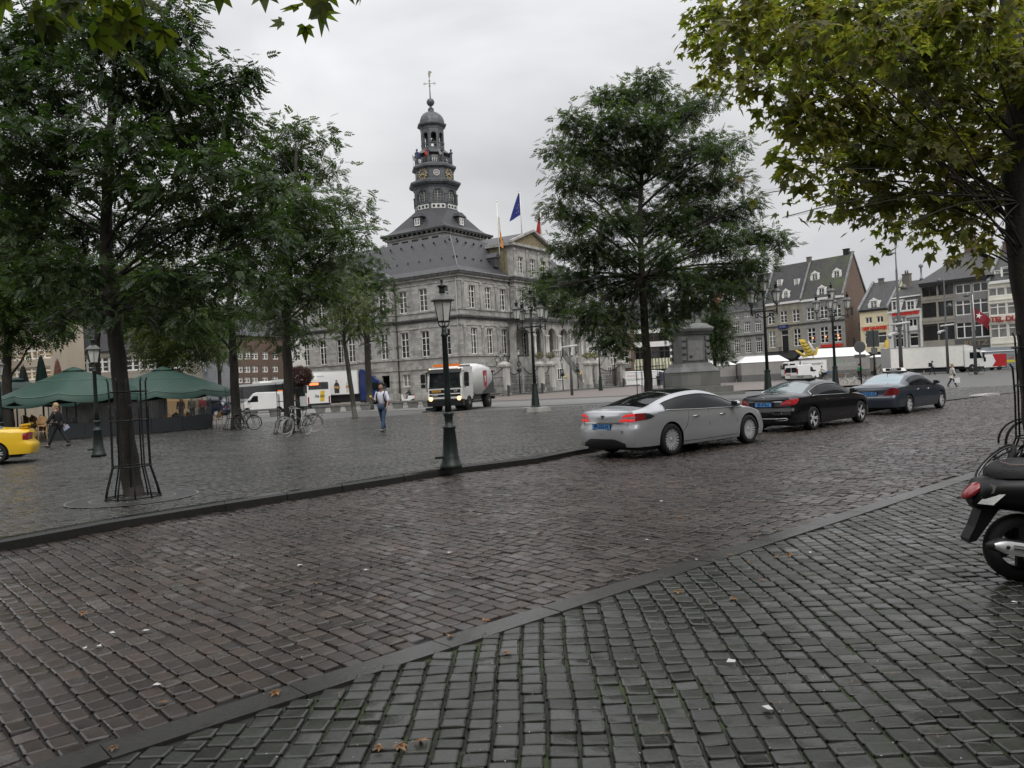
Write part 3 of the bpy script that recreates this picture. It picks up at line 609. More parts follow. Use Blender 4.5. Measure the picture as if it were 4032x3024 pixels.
def window(root, x, z, w, h, y=.24, nx=2, nz=3, tr=.72, fm=None, gm=None, rz=0, t=.07):
    o = link('window', win_mesh(w, h, nx, nz, tr, fm or white_paint, t), root, (x, y, z), (0, 0, rz))
    link('pane', pane_mesh(w, h, gm or random.choice((glass_dark, glass_dark, glass_dim, glass_grey))), o)
    return o
def arch_panel(mb, w, z0, z1, ow, spring, y0, y1, sill=None, n=10, xc=0.):
    """panel centred on xc with an arched opening from sill (or z0) to spring + ow/2"""
    s = z0 if sill is None else sill; r = ow/2
    arc = [(r*cos(PI-PI*i/n), spring+r*sin(PI*i/n)) for i in range(n+1)]
    for yy, fl in ((y0, 1), (y1, -1)):
        def q(*p):
            p = [(xc+a, yy, b) for a, b in p]; mb.poly(p if fl == 1 else p[::-1])
        q((-w/2, z0), (-r, z0), (-r, spring), (-w/2, spring)); q((r, z0), (w/2, z0), (w/2, spring), (r, spring))
        if s > z0: q((-r, z0), (r, z0), (r, s), (-r, s))
        for i in range(n):
            (a, b), (c, d) = arc[i], arc[i+1]; top0 = (-w/2+w*i/n, z1); top1 = (-w/2+w*(i+1)/n, z1)
            if i == 0: q((-w/2, spring), (a, b), (c, d), top1, top0)
            elif i == n-1: q((a, b), (c, d), (w/2, spring), top1, top0)
            else: q((a, b), (c, d), top1, top0)
    arc2 = [(-r, s)]+arc+[(r, s)]
    for i in range(len(arc2)-1):
        (a, b), (c, d) = arc2[i], arc2[i+1]; mb.poly([(xc+a, y0, b), (xc+a, y1, b), (xc+c, y1, d), (xc+c, y0, d)])
    if s > z0: mb.quad((xc-r, y0, s), (xc+r, y0, s), (xc+r, y1, s), (xc-r, y1, s))
def flagcloth(mb, w, h, sag=.5, n=10, m=10, fold=.12, drop=1.):
    P = []
    for i in range(n+1):
        u = i/n; row = []
        for j in range(m+1):
            v = j/m; row.append((w*u*(1-sag*.55*(v)), fold*sin(u*9+v*2.5)*u, -h*v*drop-sag*h*u*(.5+.5*u)))
        P.append(row)
    mb.grid(P)
HX, HY_ = 33.3, 30.6
HA = math.atan2(.838, .546)
hall = thing('town_hall', 'grey stone town hall with slate roof and tall clock and bell tower', 'town hall', (-5.96, 100, 0), HA)
hallw = MB().use(stone_m)
U = (11.4, 2.9); Lw = (5.5, 3.35); Bz = (1.75, 1.6); WW = 1.35
fx = [2.7, 6.3, 9.75]; cxs = [13.55, 16.65, 19.75]; fr_ = fx+[HX-x for x in fx[::-1]]
sy = [2.5, 5.95, 9.4]; csy = [12.3, 15.3, 18.3]; sr = sy+[HY_-v for v in sy[::-1]]
def ops(xs, rows): return [(x, z, WW, h) for x in xs for z, h in rows]
wall(hallw, 0, 11.4, 0, 16, ops(fx, (U, Lw, Bz))); wall(hallw, 21.9, HX, 0, 16, ops([HX-x for x in fx], (U, Lw, Bz)))
wall(hallw, 11.4, 21.9, 0, 20.4, ops(cxs, (U, (5.0, 3.85), (16.65, 2.25))), y=-.8)
for x, d in ((11.4, 1), (21.9, -1)):
    hallw.quad((x, -.8, 0), (x, 0, 0), (x, 0, 20.4), (x, -.8, 20.4))
side_pl = mat('ochre_plaster', (.24, .21, .13), .8, var=.35, vscale=1.2)
hallw.quad((HX, 0, 0), (HX, HY_, 0), (HX, HY_, 16), (HX, 0, 16)); hallw.quad((HX, HY_, 0), (0, HY_, 0), (0, HY_, 16), (HX, HY_, 16))
MS = Matrix.Translation((0, HY_, 0)) @ Matrix.Rotation(-PI/2, 4, 'Z')
hallw.M = MS
wall(hallw, 0, 10.7, 0, 16, ops([v for v in sy], (U, Lw, Bz))); 
wall(hallw, HY_-10.7, HY_, 0, 16, ops([HY_-v for v in sy], (U, Lw))+[(HY_-9.4, 1.75, WW, 1.6), (HY_-5.6, .4, 1.25, 3.0), (HY_-2.5, 1.75, WW, 1.6)])
wall(hallw, 10.7, HY_-10.7, 0, 16, ops(csy, (U, Lw, Bz)), y=-.8)
for x in (10.7, HY_-10.7): hallw.quad((x, -.8, 0), (x, 0, 0), (x, 0, 16), (x, -.8, 16))
hallw.use(stone_trim); hallw.poly([(10.4, -.8, 16), (HY_-10.4, -.8, 16), (HY_/2, -.8, 18.2)])
hallw.M = None
hallw.build('walls', hall)
for x in fr_:
    for (z, h) in (U, Lw): window(hall, x, z, WW, h, nx=2, nz=3 if z < 9 else 3, tr=.74)
    window(hall, x, Bz[0], WW, Bz[1], nz=2, tr=0, gm=glass_grey)
for x in cxs:
    window(hall, x, U[0], WW, U[1], y=-.56); window(hall, x, 16.65, WW, 2.25, y=-.56); window(hall, x, 5.0, WW, 3.85, y=-.56)
for v in sr:
    for (z, h) in (U, Lw): window(hall, .24, z, WW, h, y=v, rz=-PI/2, gm=glass_grey if z > 9 else glass_dark)
for v in [sy[2], sy[0], HY_-sy[0], HY_-sy[1], HY_-sy[2]]: window(hall, .24, Bz[0], WW, Bz[1], y=v, nz=2, tr=0, rz=-PI/2, gm=glass_curtain)
for v in csy:
    for (z, h) in (U, Lw): window(hall, -.56, z, WW, h, y=v, rz=-PI/2, gm=glass_grey)
d_ = MB().use(iron); d_.box(-.6, .6, -.03, .03, 0, 3.0); d_.build('door', hall, (.22, 5.6, .4), (0, 0, -PI/2))
def band_(mb, z0, z1, p):
    mb.box(-p, 11.4-p, -p, 0.05, z0, z1); mb.box(11.4-p, 21.9+p, -.8-p, .05, z0, z1); mb.box(21.9+p, HX+p, -p, .05, z0, z1)
    mb.box(-p, .05, .05, 10.7-p, z0, z1); mb.box(-.8-p, .05, 10.7-p, HY_-10.7+p, z0, z1); mb.box(-p, .05, HY_-10.7+p, HY_+p, z0, z1)
c_ = MB().use(stone_trim)
for z0, z1, p in ((14.75, 14.95, .1), (15.35, 15.6, .35), (11.15, 11.33, .13), (9.15, 9.35, .1), (5.22, 5.42, .16), (3.85, 4.05, .13), (4.05, 4.35, .06), (.0, .9, .1)): band_(c_, z0, z1, p)
c_.use(stone_black)
for z0, z1, p in ((15.6, 15.95, .55), (10.15, 10.4, .32), (9.95, 10.15, .18)): band_(c_, z0, z1, p)
c_.use(lead_light); band_(c_, 15.95, 16.1, .6)
c_.build('ledges', hall)
k_ = MB().use(mat('pale_lintel_stone', (.36, .35, .32), .75, var=.3, vscale=2))
k_.prism([(-.76, -.025, 0), (.76, -.025, 0), (.9, -.025, .6), (-.9, -.025, .6)], (0, .03, 0)); k_.prism([(-.24, -.045, 0), (.24, -.045, 0), (.3, -.045, .62), (-.3, -.045, .62)], (0, .022, 0))
lint = k_.mesh('lintel')
for x in fr_:
    for z in (U[0]+U[1], Lw[0]+Lw[1]): link('lintel', lint, hall, (x, 0, z+.01))
for x in cxs:
    for z in (U[0]+U[1], 18.92): link('lintel', lint, hall, (x, -.8, z+.01))
for v in sr:
    for z in (U[0]+U[1], Lw[0]+Lw[1]): link('lintel', lint, hall, (0, v, z+.01), (0, 0, -PI/2))
for x in (.55, 4.5, 8.05, 11.05, 22.25, 25.25, 28.8, 32.75):
    for (z0, z1) in ((5.42, 9.15), (11.33, 14.75)):
        p_ = MB().use(stone_trim); p_.box(x-.22, x+.22, -.14, 0, z0, z1); p_.box(x-.3, x+.3, -.2, 0, z1-.35, z1); p_.box(x-.28, x+.28, -.18, 0, z0, z0+.2); p_.build('pilaster', hall)
for x in (11.8, 15.1, 18.2, 21.5):
    for (z0, z1) in ((11.33, 14.75), (16.1, 20.0)):
        p_ = MB().use(stone_trim); p_.box(x-.22, x+.22, -.94, -.8, z0, z1); p_.box(x-.3, x+.3, -1.0, -.8, z1-.35, z1); p_.build('pilaster', hall)
pp = mat('zinc_pipe', (.3, .3, .29), .5)
for (x, y) in ((-.12, .45), (11.25, -.12), (-.12, 10.5)):
    b_ = MB().use(pp if x < 1 and y < 1 else stone_black); b_.tube([(x, y, .9), (x, y, 15.5)], .07, 8); b_.build('downpipe', hall)
for x in (13.55, 19.75): pass
q_ = MB().use(stone_trim); q_.prism([(15.4, -1.05, 14.35), (17.9, -1.05, 14.35), (16.65, -1.05, 15.2)], (0, .25, 0)); q_.build('window_pediment', hall)
a_ = MB().use(side_pl); a_.quad((11.4, 0.01, 16), (11.4, 5.5, 16), (11.4, 5.5, 20.4), (11.4, .01, 20.4)); a_.quad((21.9, .01, 16), (21.9, 5.5, 16), (21.9, 5.5, 20.4), (21.9, .01, 20.4)); a_.use(lead); a_.quad((11.4, 5.5, 20.4), (21.9, 5.5, 20.4), (21.9, 5.5, 16), (11.4, 5.5, 16))
a_.use(mat('mossy_scrollwork', (.17, .15, .09), .9, var=.6, vscale=6, bump=1, bscale=9))
a_.M = None
P = []
for i in range(9):
    f = i/8; wv = 1.6*(1-f)**.6+.35+.18*sin(f*11)
    P.append([(11.05, .4, 16.1+3.6*f), (10.95, .5+wv*.5, 16.1+3.6*f), (11.1, .5+wv, 16.1+3.6*f), (11.39, .5+wv, 16.1+3.6*f)])
a_.grid(P); a_.build('attic', hall)
g_ = MB().use(mat('carved_gable_relief', (.2, .17, .1), .9, var=.7, vscale=5, bump=1.5, bscale=7))
g_.poly([(11.4, -.82, 20.7), (21.9, -.82, 20.7), (16.65, -.82, 22.5)])
g_.use(stone_trim); g_.box(10.9, 22.4, -1.3, 5.9, 20.3, 20.65)
for sx_ in (1, -1):
    a0 = (16.65-5.9*sx_, 20.62); a1 = (16.65, 22.75)
    g_.prism([(a0[0], -1.35, a0[1]), (a1[0], -1.35, a1[1]), (a1[0], -1.35, a1[1]+.32), (a0[0], -1.35, a0[1]+.3)], (0, .6, 0))
g_.use(slate); g_.prism([(10.9, -.75, 20.66), (22.4, -.75, 20.66), (16.65, -.75, 22.8)], (0, 9, 0))
g_.build('pediment', hall)
r_ = MB().use(slate)
def frus(mb, x0, x1, y0, y1, z0, i1, z1):
    a = [(x0, y0, z0), (x1, y0, z0), (x1, y1, z0), (x0, y1, z0)]; b = [(x0+i1, y0+i1, z1), (x1-i1, y0+i1, z1), (x1-i1, y1-i1, z1), (x0+i1, y1-i1, z1)]
    for k in range(4): mb.quad(a[k], a[(k+1) % 4], b[(k+1) % 4], b[k])
    return b
frus(r_, -.45, HX+.45, -.45, HY_+.45, 16.08, 1.0, 16.75)
frus(r_, .55, HX-.55, .55, HY_-.55, 16.75, 3.5, 21.4)
frus(r_, 4.05, HX-4.05, 4.05, HY_-4.05, 21.4, 6.2, 22.9)
r_.use(lead_light)
for (x, y) in ((0, 0),):
    r_.tube([(-.2, -.2, 16.25), (.6, .6, 16.85), (4.05, 4.05, 21.48)], .05, 5)
r_.use(slate); r_.prism([(-1.35, 10.2, 15.95), (-1.35, HY_-10.2, 15.95), (-1.35, HY_/2, 18.4)], (9, 0, 0))
r_.use(lead_light); r_.prism([(-1.4, 10.0, 15.9), (-1.4, HY_/2, 18.42), (-1.4, HY_/2, 18.7), (-1.4, 9.8, 16.15)], (.4, 0, 0)); r_.prism([(-1.4, HY_-10.0, 15.9), (-1.4, HY_/2, 18.42), (-1.4, HY_/2, 18.7), (-1.4, HY_-9.8, 16.15)], (.4, 0, 0))
r_.build('roof', hall)
h_ = MB().use(iron); h_.cbox((0, 0, 0), (.3, .05, .3), 0, 0, .6); hk = h_.mesh('snow_hook')
for k in range(15):
    y = 1.8+k*1.9; link('snow_hook', hk, hall, (1.55, y, 18.05)); link('snow_hook', hk, hall, (3.2, y+.6, 20.6))
for k in range(5):
    x = 1.8+k*1.8; link('snow_hook', hk, hall, (x, 1.5, 18.05), (0, 0, PI/2)); link('snow_hook', hk, hall, (x+.9, 3.2, 20.6), (0, 0, PI/2))
dm = MB().use(slate); dm.prism([(9.0, .4, 18.6), (10.4, .4, 18.6), (9.7, .4, 19.3)], (0, 2, 0)); dm.box(9.15, 10.25, .6, 2.3, 17.3, 18.6); dm.build('dormer', hall)
for (x, y) in ((12.2, 1.5), (14.2, 1.2)):
    b_ = MB().use(iron); b_.cbox((x, y, 21.2+.2), (.5, .5, .5), .3, .3); b_.build('floodlight', hall)
TX, TY = 15.8, 15.3
tw = MB().use(stone_m); tw.box(TX-5.4, TX+5.4, TY-5.4, TY+5.4, 21.5, 23.7)
tw.use(iron)
for k in range(-2, 3):
    for s_ in (0, 1):
        if s_: tw.box(TX-5.41, TX-5.35, TY+k*1.9-.6, TY+k*1.9+.6, 22.6, 23.2)
        else: tw.box(TX+k*1.9-.6, TX+k*1.9+.6, TY-5.41, TY-5.35, 22.6, 23.2)
tw.use(stone_trim); tw.box(TX-5.65, TX+5.65, TY-5.65, TY+5.65, 23.5, 23.75); tw.box(TX-5.55, TX+5.55, TY-5.55, TY+5.55, 22.25, 22.4)
tw.use(stone_black)
for k in range(13):
    v = -5.5+k*.917
    for (a, b) in ((v, -5.88), (-5.88, v), (5.88, v), (v, 5.88)): tw.box(TX+a-.18, TX+a+.18, TY+b-.18, TY+b+.18, 23.75, 24.05)
tw.box(TX-6.1, TX+6.1, TY-6.1, TY+6.1, 24.05, 24.25)
tw.use(lead); tw.box(TX-6.15, TX+6.15, TY-6.15, TY+6.15, 24.25, 24.36)
tw.build('tower_base', hall)
def sq_oct(f, half, ap, z):
    """ring of 8 blending from a square (f=0) to an octagon (f=1)"""
    R8 = ap/cos(PI/8); out = []
    for i in range(8):
        a = PI/8+i*PI/4; o8 = (R8*cos(a), R8*sin(a)); c4 = (half*(1 if cos(a) > 0 else -1), half*(1 if sin(a) > 0 else -1))
        s4 = c4; out.append((TX+s4[0]*(1-f)+o8[0]*f, TY+s4[1]*(1-f)+o8[1]*f, z))
    return out
tr_ = MB().use(slate)
rows = [(6.95, 24.36), (5.7, 24.75), (4.85, 25.6), (4.2, 26.6), (3.6, 27.5)]
prev = None; q4 = [(-1, -1), (1, -1), (1, 1), (-1, 1)]
base = [[(TX+h*a, TY+h*b, z) for a, b in q4] for h, z in rows[:1]][0]
low = [(6.1, 24.36), (5.2, 24.75), (4.7, 25.2)]
for (h0, z0), (h1, z1) in zip(low, low[1:]):
    for k in range(4):
        a, b = q4[k], q4[(k+1) % 4]; tr_.quad((TX+h0*a[0], TY+h0*a[1], z0), (TX+h0*b[0], TY+h0*b[1], z0), (TX+h1*b[0], TY+h1*b[1], z1), (TX+h1*a[0], TY+h1*a[1], z1))
oc = [(TX+3.15/cos(PI/8)*cos(PI/8+i*PI/4), TY+3.15/cos(PI/8)*sin(PI/8+i*PI/4), 27.9) for i in range(8)]
cn = [(TX+4.7*a, TY+4.7*b, 25.2) for a, b in ((1, 1), (-1, 1), (-1, -1), (1, -1))]
for k in range(4):
    tr_.poly([cn[k], oc[(2*k+1) % 8], oc[2*k]]); tr_.poly([cn[k], cn[(k+1) % 4], oc[(2*k+2) % 8], oc[2*k+1]])
tr_.build('tower_roof', hall)
for (nx_, ny_) in ((0, -1), (-1, 0), (1, 0), (0, 1)):
    a = math.atan2(nx_, -ny_); b_ = MB(); b_.M = Matrix.Translation((TX+nx_*4.05, TY+ny_*4.05, 25.1)) @ Matrix.Rotation(a, 4, 'Z')
    b_.use(slate).box(-.75, .75, -.6, 1.8, 0, 1.5); b_.prism([(-1.1, -.85, 1.5), (1.1, -.85, 1.5), (.25, -.6, 2.15), (-.25, -.6, 2.15)], (0, 2.6, 0)); d0 = b_.build('dormer', hall)
    window(d0, TX+nx_*4.68, 25.35, .95, 1.1, y=TY+ny_*4.68, nx=2, nz=2, tr=0, gm=glass_grey, rz=a, t=.12)
def octa(mb, prof):
    mb.lathe([(r/cos(PI/8), z) for r, z in prof], 8, (TX, TY, 0), smooth=False, ang0=PI/8)
ring_w = mat('white_ring_stone', (.55, .55, .52), .6)
o_ = MB().use(lead); octa(o_, [(3.2, 27.7), (3.2, 27.9), (3.05, 27.95), (3.05, 28.75), (3.1, 28.8)])
faces = []
for i in range(8): faces.append(Matrix.Translation((TX, TY, 0)) @ Matrix.Rotation(i*PI/4, 4, 'Z'))
o_.use(ring_w)
for M_ in faces:
    o_.M = M_
    o_.box(-1.05, 1.05, -3.1, -3.04, 28.02, 28.68)
    o_.use(iron)
    for k in (-1, 0, 1): o_.M = M_ @ Matrix.Translation((k*.68, -3.12, 28.35)) @ Matrix.Rotation(PI/2, 4, 'X'); o_.lathe([(.2, -.02), (.2, .012)], 12)
    o_.use(ring_w)
o_.M = None; o_.build('ring_frieze', hall)
ar = MB().use(lead)
for M_ in faces:
    ar.M = M_; arch_panel(ar, 2.55, 28.75, 31.3, 1.75, 30.1, -3.05, -2.5, sill=28.95)
    ar.box(-1.3, -1.02, -3.2, -3.04, 28.8, 30.2); ar.box(1.02, 1.3, -3.2, -3.04, 28.8, 30.2); ar.box(-1.34, -.98, -3.25, -3.04, 30.15, 30.35); ar.box(.98, 1.34, -3.25, -3.04, 30.15, 30.35)
ar.M = None; octa(ar, [(3.15, 31.25), (3.2, 31.5), (3.5, 31.6), (3.75, 31.85), (3.78, 32.1), (2.95, 32.55)])
ar.build('bell_storey', hall)
for M_ in faces:
    a = MB().use(white_paint); r = .86
    a.M = M_
    pts = [(-r, -2.7, 28.97), (-r, -2.7, 30.1)]+[(r*cos(PI-PI*i/10), -2.7, 30.1+r*sin(PI*i/10)) for i in range(1, 11)]+[(r, -2.7, 28.97)]
    a.tube(pts, .05, 4); a.tube([(0, -2.7, 28.97), (0, -2.7, 30.95)], .03, 4)
    for x in (-.43, .43): a.tube([(x, -2.7, 28.97), (x, -2.7, 30.8)], .014, 4)
    for z in (29.4, 29.8, 30.2, 30.6): a.tube([(-.8, -2.7, z), (.8, -2.7, z)], .014, 4)
    w_o = a.build('window', hall)
    b = MB().use(glass_grey); b.M = M_; b.poly([(p[0], -2.66, p[2]) for p in pts]); b.build('pane', w_o)
dr = MB().use(lead); octa(dr, [(2.75, 32.5), (2.75, 34.1), (2.95, 34.2), (3.2, 34.35), (3.22, 34.6), (2.7, 35.0)])
for M_ in faces:
    dr.M = M_; dr.box(-1.12, -1.0, -2.8, -2.7, 32.6, 34.1); dr.box(1.0, 1.12, -2.8, -2.7, 32.6, 34.1)
dr.M = None; dr.build('clock_drum', hall)
clk = mat('clock_numerals', (.62, .46, .2), .4)
for i, M_ in enumerate(faces):
    c = MB(); c.M = M_ @ Matrix.Translation((0, -2.8, 33.35)) @ Matrix.Rotation(PI/2, 4, 'X')
    if i % 2 == 1:
        c.use(white_paint).ring((0, 0, 0), .42, .05, 20, 5, 'Z'); c.box(-.02, .02, -.4, .4, -.02, .02); c.box(-.4, .4, -.02, .02, -.02, .02); c.box(-.2, -.17, -.37, .37, -.02, .02); c.box(.17, .2, -.37, .37, -.02, .02); c.use(glass_grey).lathe([(.4, -.03), (.4, -.015)], 20); c.build('round_window', hall)
    else:
        c.use(lead).lathe([(.86, -.02), (.86, .0)], 24)
        c.use(clk)
        M0 = c.M.copy()
        for k in range(12): c.M = M0 @ Matrix.Rotation(k*PI/6, 4, 'Z'); c.box(-.06, .06, .55, .84, 0, .03)
        for ang, ln, w_ in ((R(-122), .75, .05), (R(-250), .5, .07)): c.M = M0 @ Matrix.Rotation(ang, 4, 'Z'); c.box(-w_, w_, -.12, ln, .03, .05)
        c.build('clock_face', hall)
ga = MB().use(lead)
for i, M_ in enumerate(faces):
    ga.M = M_; ga.box(-1.05, 1.05, -2.6, -2.5, 35.75, 35.88); ga.box(-1.05, 1.05, -2.6, -2.5, 34.98, 35.08)
    for k in range(7): ga.lathe([(.06, 35.08), (.09, 35.3), (.05, 35.55), (.06, 35.75)], 6, (-.9+k*.3, -2.55, 0))
    ga.M = M_ @ Matrix.Rotation(PI/8, 4, 'Z') @ Matrix.Translation((0, -2.78, 0)); ga.box(-.14, .14, -.14, .14, 34.95, 36.75); ga.box(-.24, .24, -.24, .24, 36.65, 36.8); ga.lathe([(.08, 36.8), (.1, 36.95), (.2, 37.15), (.02, 37.38)], 8)
    ga.prism([(-.06, .1, 36.1), (.06, .1, 36.1), (.06, 1.4, 37.6), (-.06, 1.4, 37.6), ], (0, 0, .25))
ga.M = None; octa(ga, [(1.75, 35.0), (1.75, 36.6)]); octa(ga, [(2.55, 36.55), (1.72, 37.3), (1.62, 37.35)])
ga.use(white_paint)
for i, M_ in enumerate(faces):
    if i % 2: ga.M = M_; ga.box(-.5, .5, -1.8, -1.76, 35.1, 36.3)
ga.M = None; ga.build('gallery', hall)
ln_ = MB().use(lead)
for M_ in faces:
    ln_.M = M_; arch_panel(ln_, 1.38, 37.3, 40.5, .82, 39.4, -1.66, -1.3, sill=37.6)
    ln_.box(-.42, .42, -1.66, -1.55, 38.0, 38.1); ln_.box(-.7, .7, -1.72, -1.62, 38.2, 38.3)
    ln_.box(-.05, .05, -1.66, -1.55, 37.6, 38.2)
ln_.M = None; octa(ln_, [(1.7, 40.4), (1.72, 40.7), (1.9, 40.85), (2.1, 41.0), (2.12, 41.2), (1.85, 41.35)])
octa(ln_, [(1.85, 41.3), (1.8, 41.8), (1.62, 42.3), (1.3, 42.75), (.85, 43.1), (.45, 43.3), (.42, 43.5), (.45, 43.7), (.3, 43.85), (.18, 44.1)])
ln_.build('lantern', hall)
for (x, y, z, s_) in ((0, 0, 38.6, .55), (-.6, -.7, 38.5, .28), (.6, -.6, 38.9, .25), (-.7, .2, 39.2, .2), (.8, .3, 38.6, .25), (-.75, -.4, 39.6, .18)):
    b = MB().use(mat('bell_bronze', (.05, .055, .045), .5, metal=.5)); b.lathe([(.62*s_, 0), (.5*s_, .18*s_), (.36*s_, .6*s_), (.3*s_, .95*s_), (.05*s_, 1.1*s_)], 12, (TX+x, TY+y, z)); b.build('bell', hall)
sp = MB().use(lead); sp.sphere((TX, TY, 44.75), .6, 14, 10); sp.lathe([(.2, 44.0), (.12, 44.3)], 8, (TX, TY, 0)); sp.tube([(TX, TY, 45.2), (TX, TY, 48.6)], [.1, .04], 6)
sp.use(mat('pale_gilt_iron', (.3, .28, .2), .5))
vx, vy = cos(-HA), sin(-HA)
for k in (-1, 1):
    sp.tube([(TX, TY, 47.6), (TX+k*vx*.9, TY+k*vy*.9, 47.6)], .04, 4)
    sp.tube([(TX+k*(vx*.75+vx*.16*cos(a)), TY+k*(vy*.75+vy*.16*cos(a)), 47.6+.16*sin(a)) for a in [i*PI/4 for i in range(9)]], .03, 4)
for z in (47.25, 48.0): sp.tube([(TX+vx*.14*cos(a), TY+vy*.14*cos(a), z+.14*sin(a)) for a in [i*PI/4 for i in range(9)]], .03, 4)
sp.prism([(TX-vx*.1, TY-vy*.1, 48.55), (TX+vx*.15, TY+vy*.15, 48.6), (TX+vx*.2, TY+vy*.2, 49.1), (TX+vx*.45, TY+vy*.45, 49.35), (TX+vx*.2, TY+vy*.2, 49.5), (TX-vx*.05, TY-vy*.05, 49.55), (TX-vx*.15, TY-vy*.15, 49.1)], (-vy*.06, vx*.06, 0))
sp.build('finial', hall)
for (a, c, s_) in ((-.45, (.4, .03, .02), 1), (-.95, (.02, .03, .12), 1), (.25, (.25, .24, .22), .8), (-1.7, (.3, .3, .3), .7)):
    b = MB().use(mat('little_flag_%d' % int(c[0]*100), c, .7)); al = -PI/2-HA+.1+a+.0; q = (TX+3.05*cos(al+.05), TY+3.05*sin(al+.05))
    b.tube([(q[0], q[1], 35.2), (q[0]-vx*.15, q[1]-vy*.15, 37.0)], .025, 4); b.poly([(q[0]-vx*.13, q[1]-vy*.13, 36.9), (q[0]+vx*.45, q[1]+vy*.45, 36.1), (q[0]+vx*.1, q[1]+vy*.1, 35.9), (q[0]-vx*.05, q[1]-vy*.05, 36.2)]); b.build('small_flag', hall)
LO0, LO1, LF = 9.6, 22.9, -4.6
lg = MB().use(stone_trim); lg.box(LO0-.3, LO1+.3, LF-.3, -.81, .3, 4.7); lg.box(LO0-.1, LO1+.1, LF-.1, -.81, 4.7, 4.95)
for k, xc in enumerate((11.25, 14.55, 17.85, 21.15)):
    arch_panel(lg, 3.3, 4.95, 9.3, 2.0, 7.75, LF, LF+.5, xc=xc)
lg.M = Matrix.Translation((LO0, 0, 0)) @ Matrix.Rotation(-PI/2, 4, 'Z'); arch_panel(lg, 3.75, 4.95, 9.3, 2.2, 7.7, 0, .5, xc=2.72)
lg.M = Matrix.Translation((LO1, 0, 0)) @ Matrix.Rotation(PI/2, 4, 'Z'); arch_panel(lg, 3.75, 4.95, 9.3, 2.2, 7.7, 0, .5, xc=-2.72); lg.M = None
lg.box(LO0-.15, LO1+.15, LF-.15, -.81, 9.3, 9.55)
lg.use(stone_black); lg.box(LO0-.45, LO1+.45, LF-.45, -.81, 9.55, 9.85)
lg.build('loggia', hall)
cpale = mat('pale_columns', (.42, .41, .38), .6, var=.3, vscale=2, streak=.3)
for xc in (9.75, 12.9, 16.2, 19.5, 22.75):
    for dx in ((-.22, .22) if 10 < xc < 22 else (0,)):
        b = MB().use(cpale); b.lathe([(.24, 4.96), (.24, 5.1), (.17, 5.15), (.15, 7.4), (.22, 7.55), (.24, 7.75)], 10, (xc+dx, LF-.17, 0)); b.build('column', hall)
rl = MB().use(iron)
def rail(mb, a, b, z, h, sp_=.25, t=.04):
    a = Vector(a); b = Vector(b); L_ = (b-a).length; n = int(L_/sp_)
    mb.tube([(a.x, a.y, a.z+z+h), (b.x, b.y, b.z+z+h)], t, 4); mb.tube([(a.x, a.y, a.z+z+.08), (b.x, b.y, b.z+z+.08)], t*.8, 4)
    for i in range(n+1):
        p = a.lerp(b, i/n); mb.tube([(p.x, p.y, p.z+z), (p.x, p.y, p.z+z+h)], t*.6, 4, caps=False)
rail(rl, (LO0-.3, -.9, 0), (LO0-.3, LF-.3, 0), 9.85, 1.1); rail(rl, (LO0-.3, LF-.3, 0), (LO1+.3, LF-.3, 0), 9.85, 1.1)
rl.build('balcony_railing', hall)
te = MB().use(stone_trim); te.box(8.2, 24.4, -7.2, LF-.31, .3, 4.55)
te.use(cpale)
for s_ in (-1, 1):
    x0, x1 = 16.4+s_*6.4, 16.4+s_*1.3
    te.prism([(x0, -8.6, .3), (x1, -8.6, .3), (x1, -8.6, 1.1), (x0, -8.6, 4.6)], (0, 1.4, 0))
te.box(8.2, 10.0, -8.6, -7.2, .3, 4.5); te.box(22.8, 24.4, -8.6, -7.2, .3, 4.5)
for k in range(30):
    x = 8.4+k*.55
    if not 12.5 < x < 20.4: te.lathe([(.1, 4.55), (.14, 4.8), (.07, 5.15), (.1, 5.3)], 6, (x, -8.4 if x < 10.2 or x > 22.6 else -7.1, 0))
te.box(8.2, 10.2, -8.6, -8.2, 5.3, 5.5); te.box(22.6, 24.4, -8.6, -8.2, 5.3, 5.5)
te.build('terrace', hall)
for s_ in (-1, 1):
    sr_ = MB().use(iron)
    a, b = (16.4+s_*6.4, -8.62, 4.6), (16.4+s_*1.3, -8.62, 1.1); rail(sr_, a, b, 0, 1.1, .22)
    sr_.tube([a, (a[0], a[1], 5.7)], .06, 4); sr_.build('stair_railing', hall)
for (x, w_) in ((9.0, 1.1), (23.6, 1.1)):
    window(hall, x, 1.6, w_, 1.5, y=-8.63, nx=2, nz=1, tr=0, gm=glass_dark)
def pole_flag(label, loc, h, lean, cloth, group='flagpoles on the town hall'):
    t = thing('flagpole', label, 'flagpole', loc, 0, group)
    b = MB().use(white_paint); b.tube([(0, 0, 0), (lean, 0, h)], [.07, .05], 8); b.sphere((lean, 0, h+.05), .12); b.build('pole', t); return t
def hallpt(x, y, z): v = Matrix.Rotation(HA, 4, 'Z') @ Vector((x, y, 0)); return Vector((-5.96+v.x, 100+v.y, z))
f1 = pole_flag('white flagpole with a limp orange and white flag, left of the gable', A(1967, 1005, 108.5), 7.3, 0, None)
b = MB(); 
for i, (c, x0) in enumerate((((.55, .5, .42), 0), ((.6, .24, .05), .2))):
    b.use(mat('flag_cloth_%d' % i, c, .8, var=.15)); b.grid([[(x0*.6+.02+.22*u*(1+.6*v)+.1*v*i, .08*sin(u*5+v*4), 5.3-2.0*i-(2.2)*v-u*.2) for v in np.linspace(0, 1, 8)] for u in np.linspace(0, 1, 5)])
b.build('flag', f1)
f2 = pole_flag('white flagpole with a limp deep blue flag over the gable', A(2055, 925, 116), 6.4, 0, None)
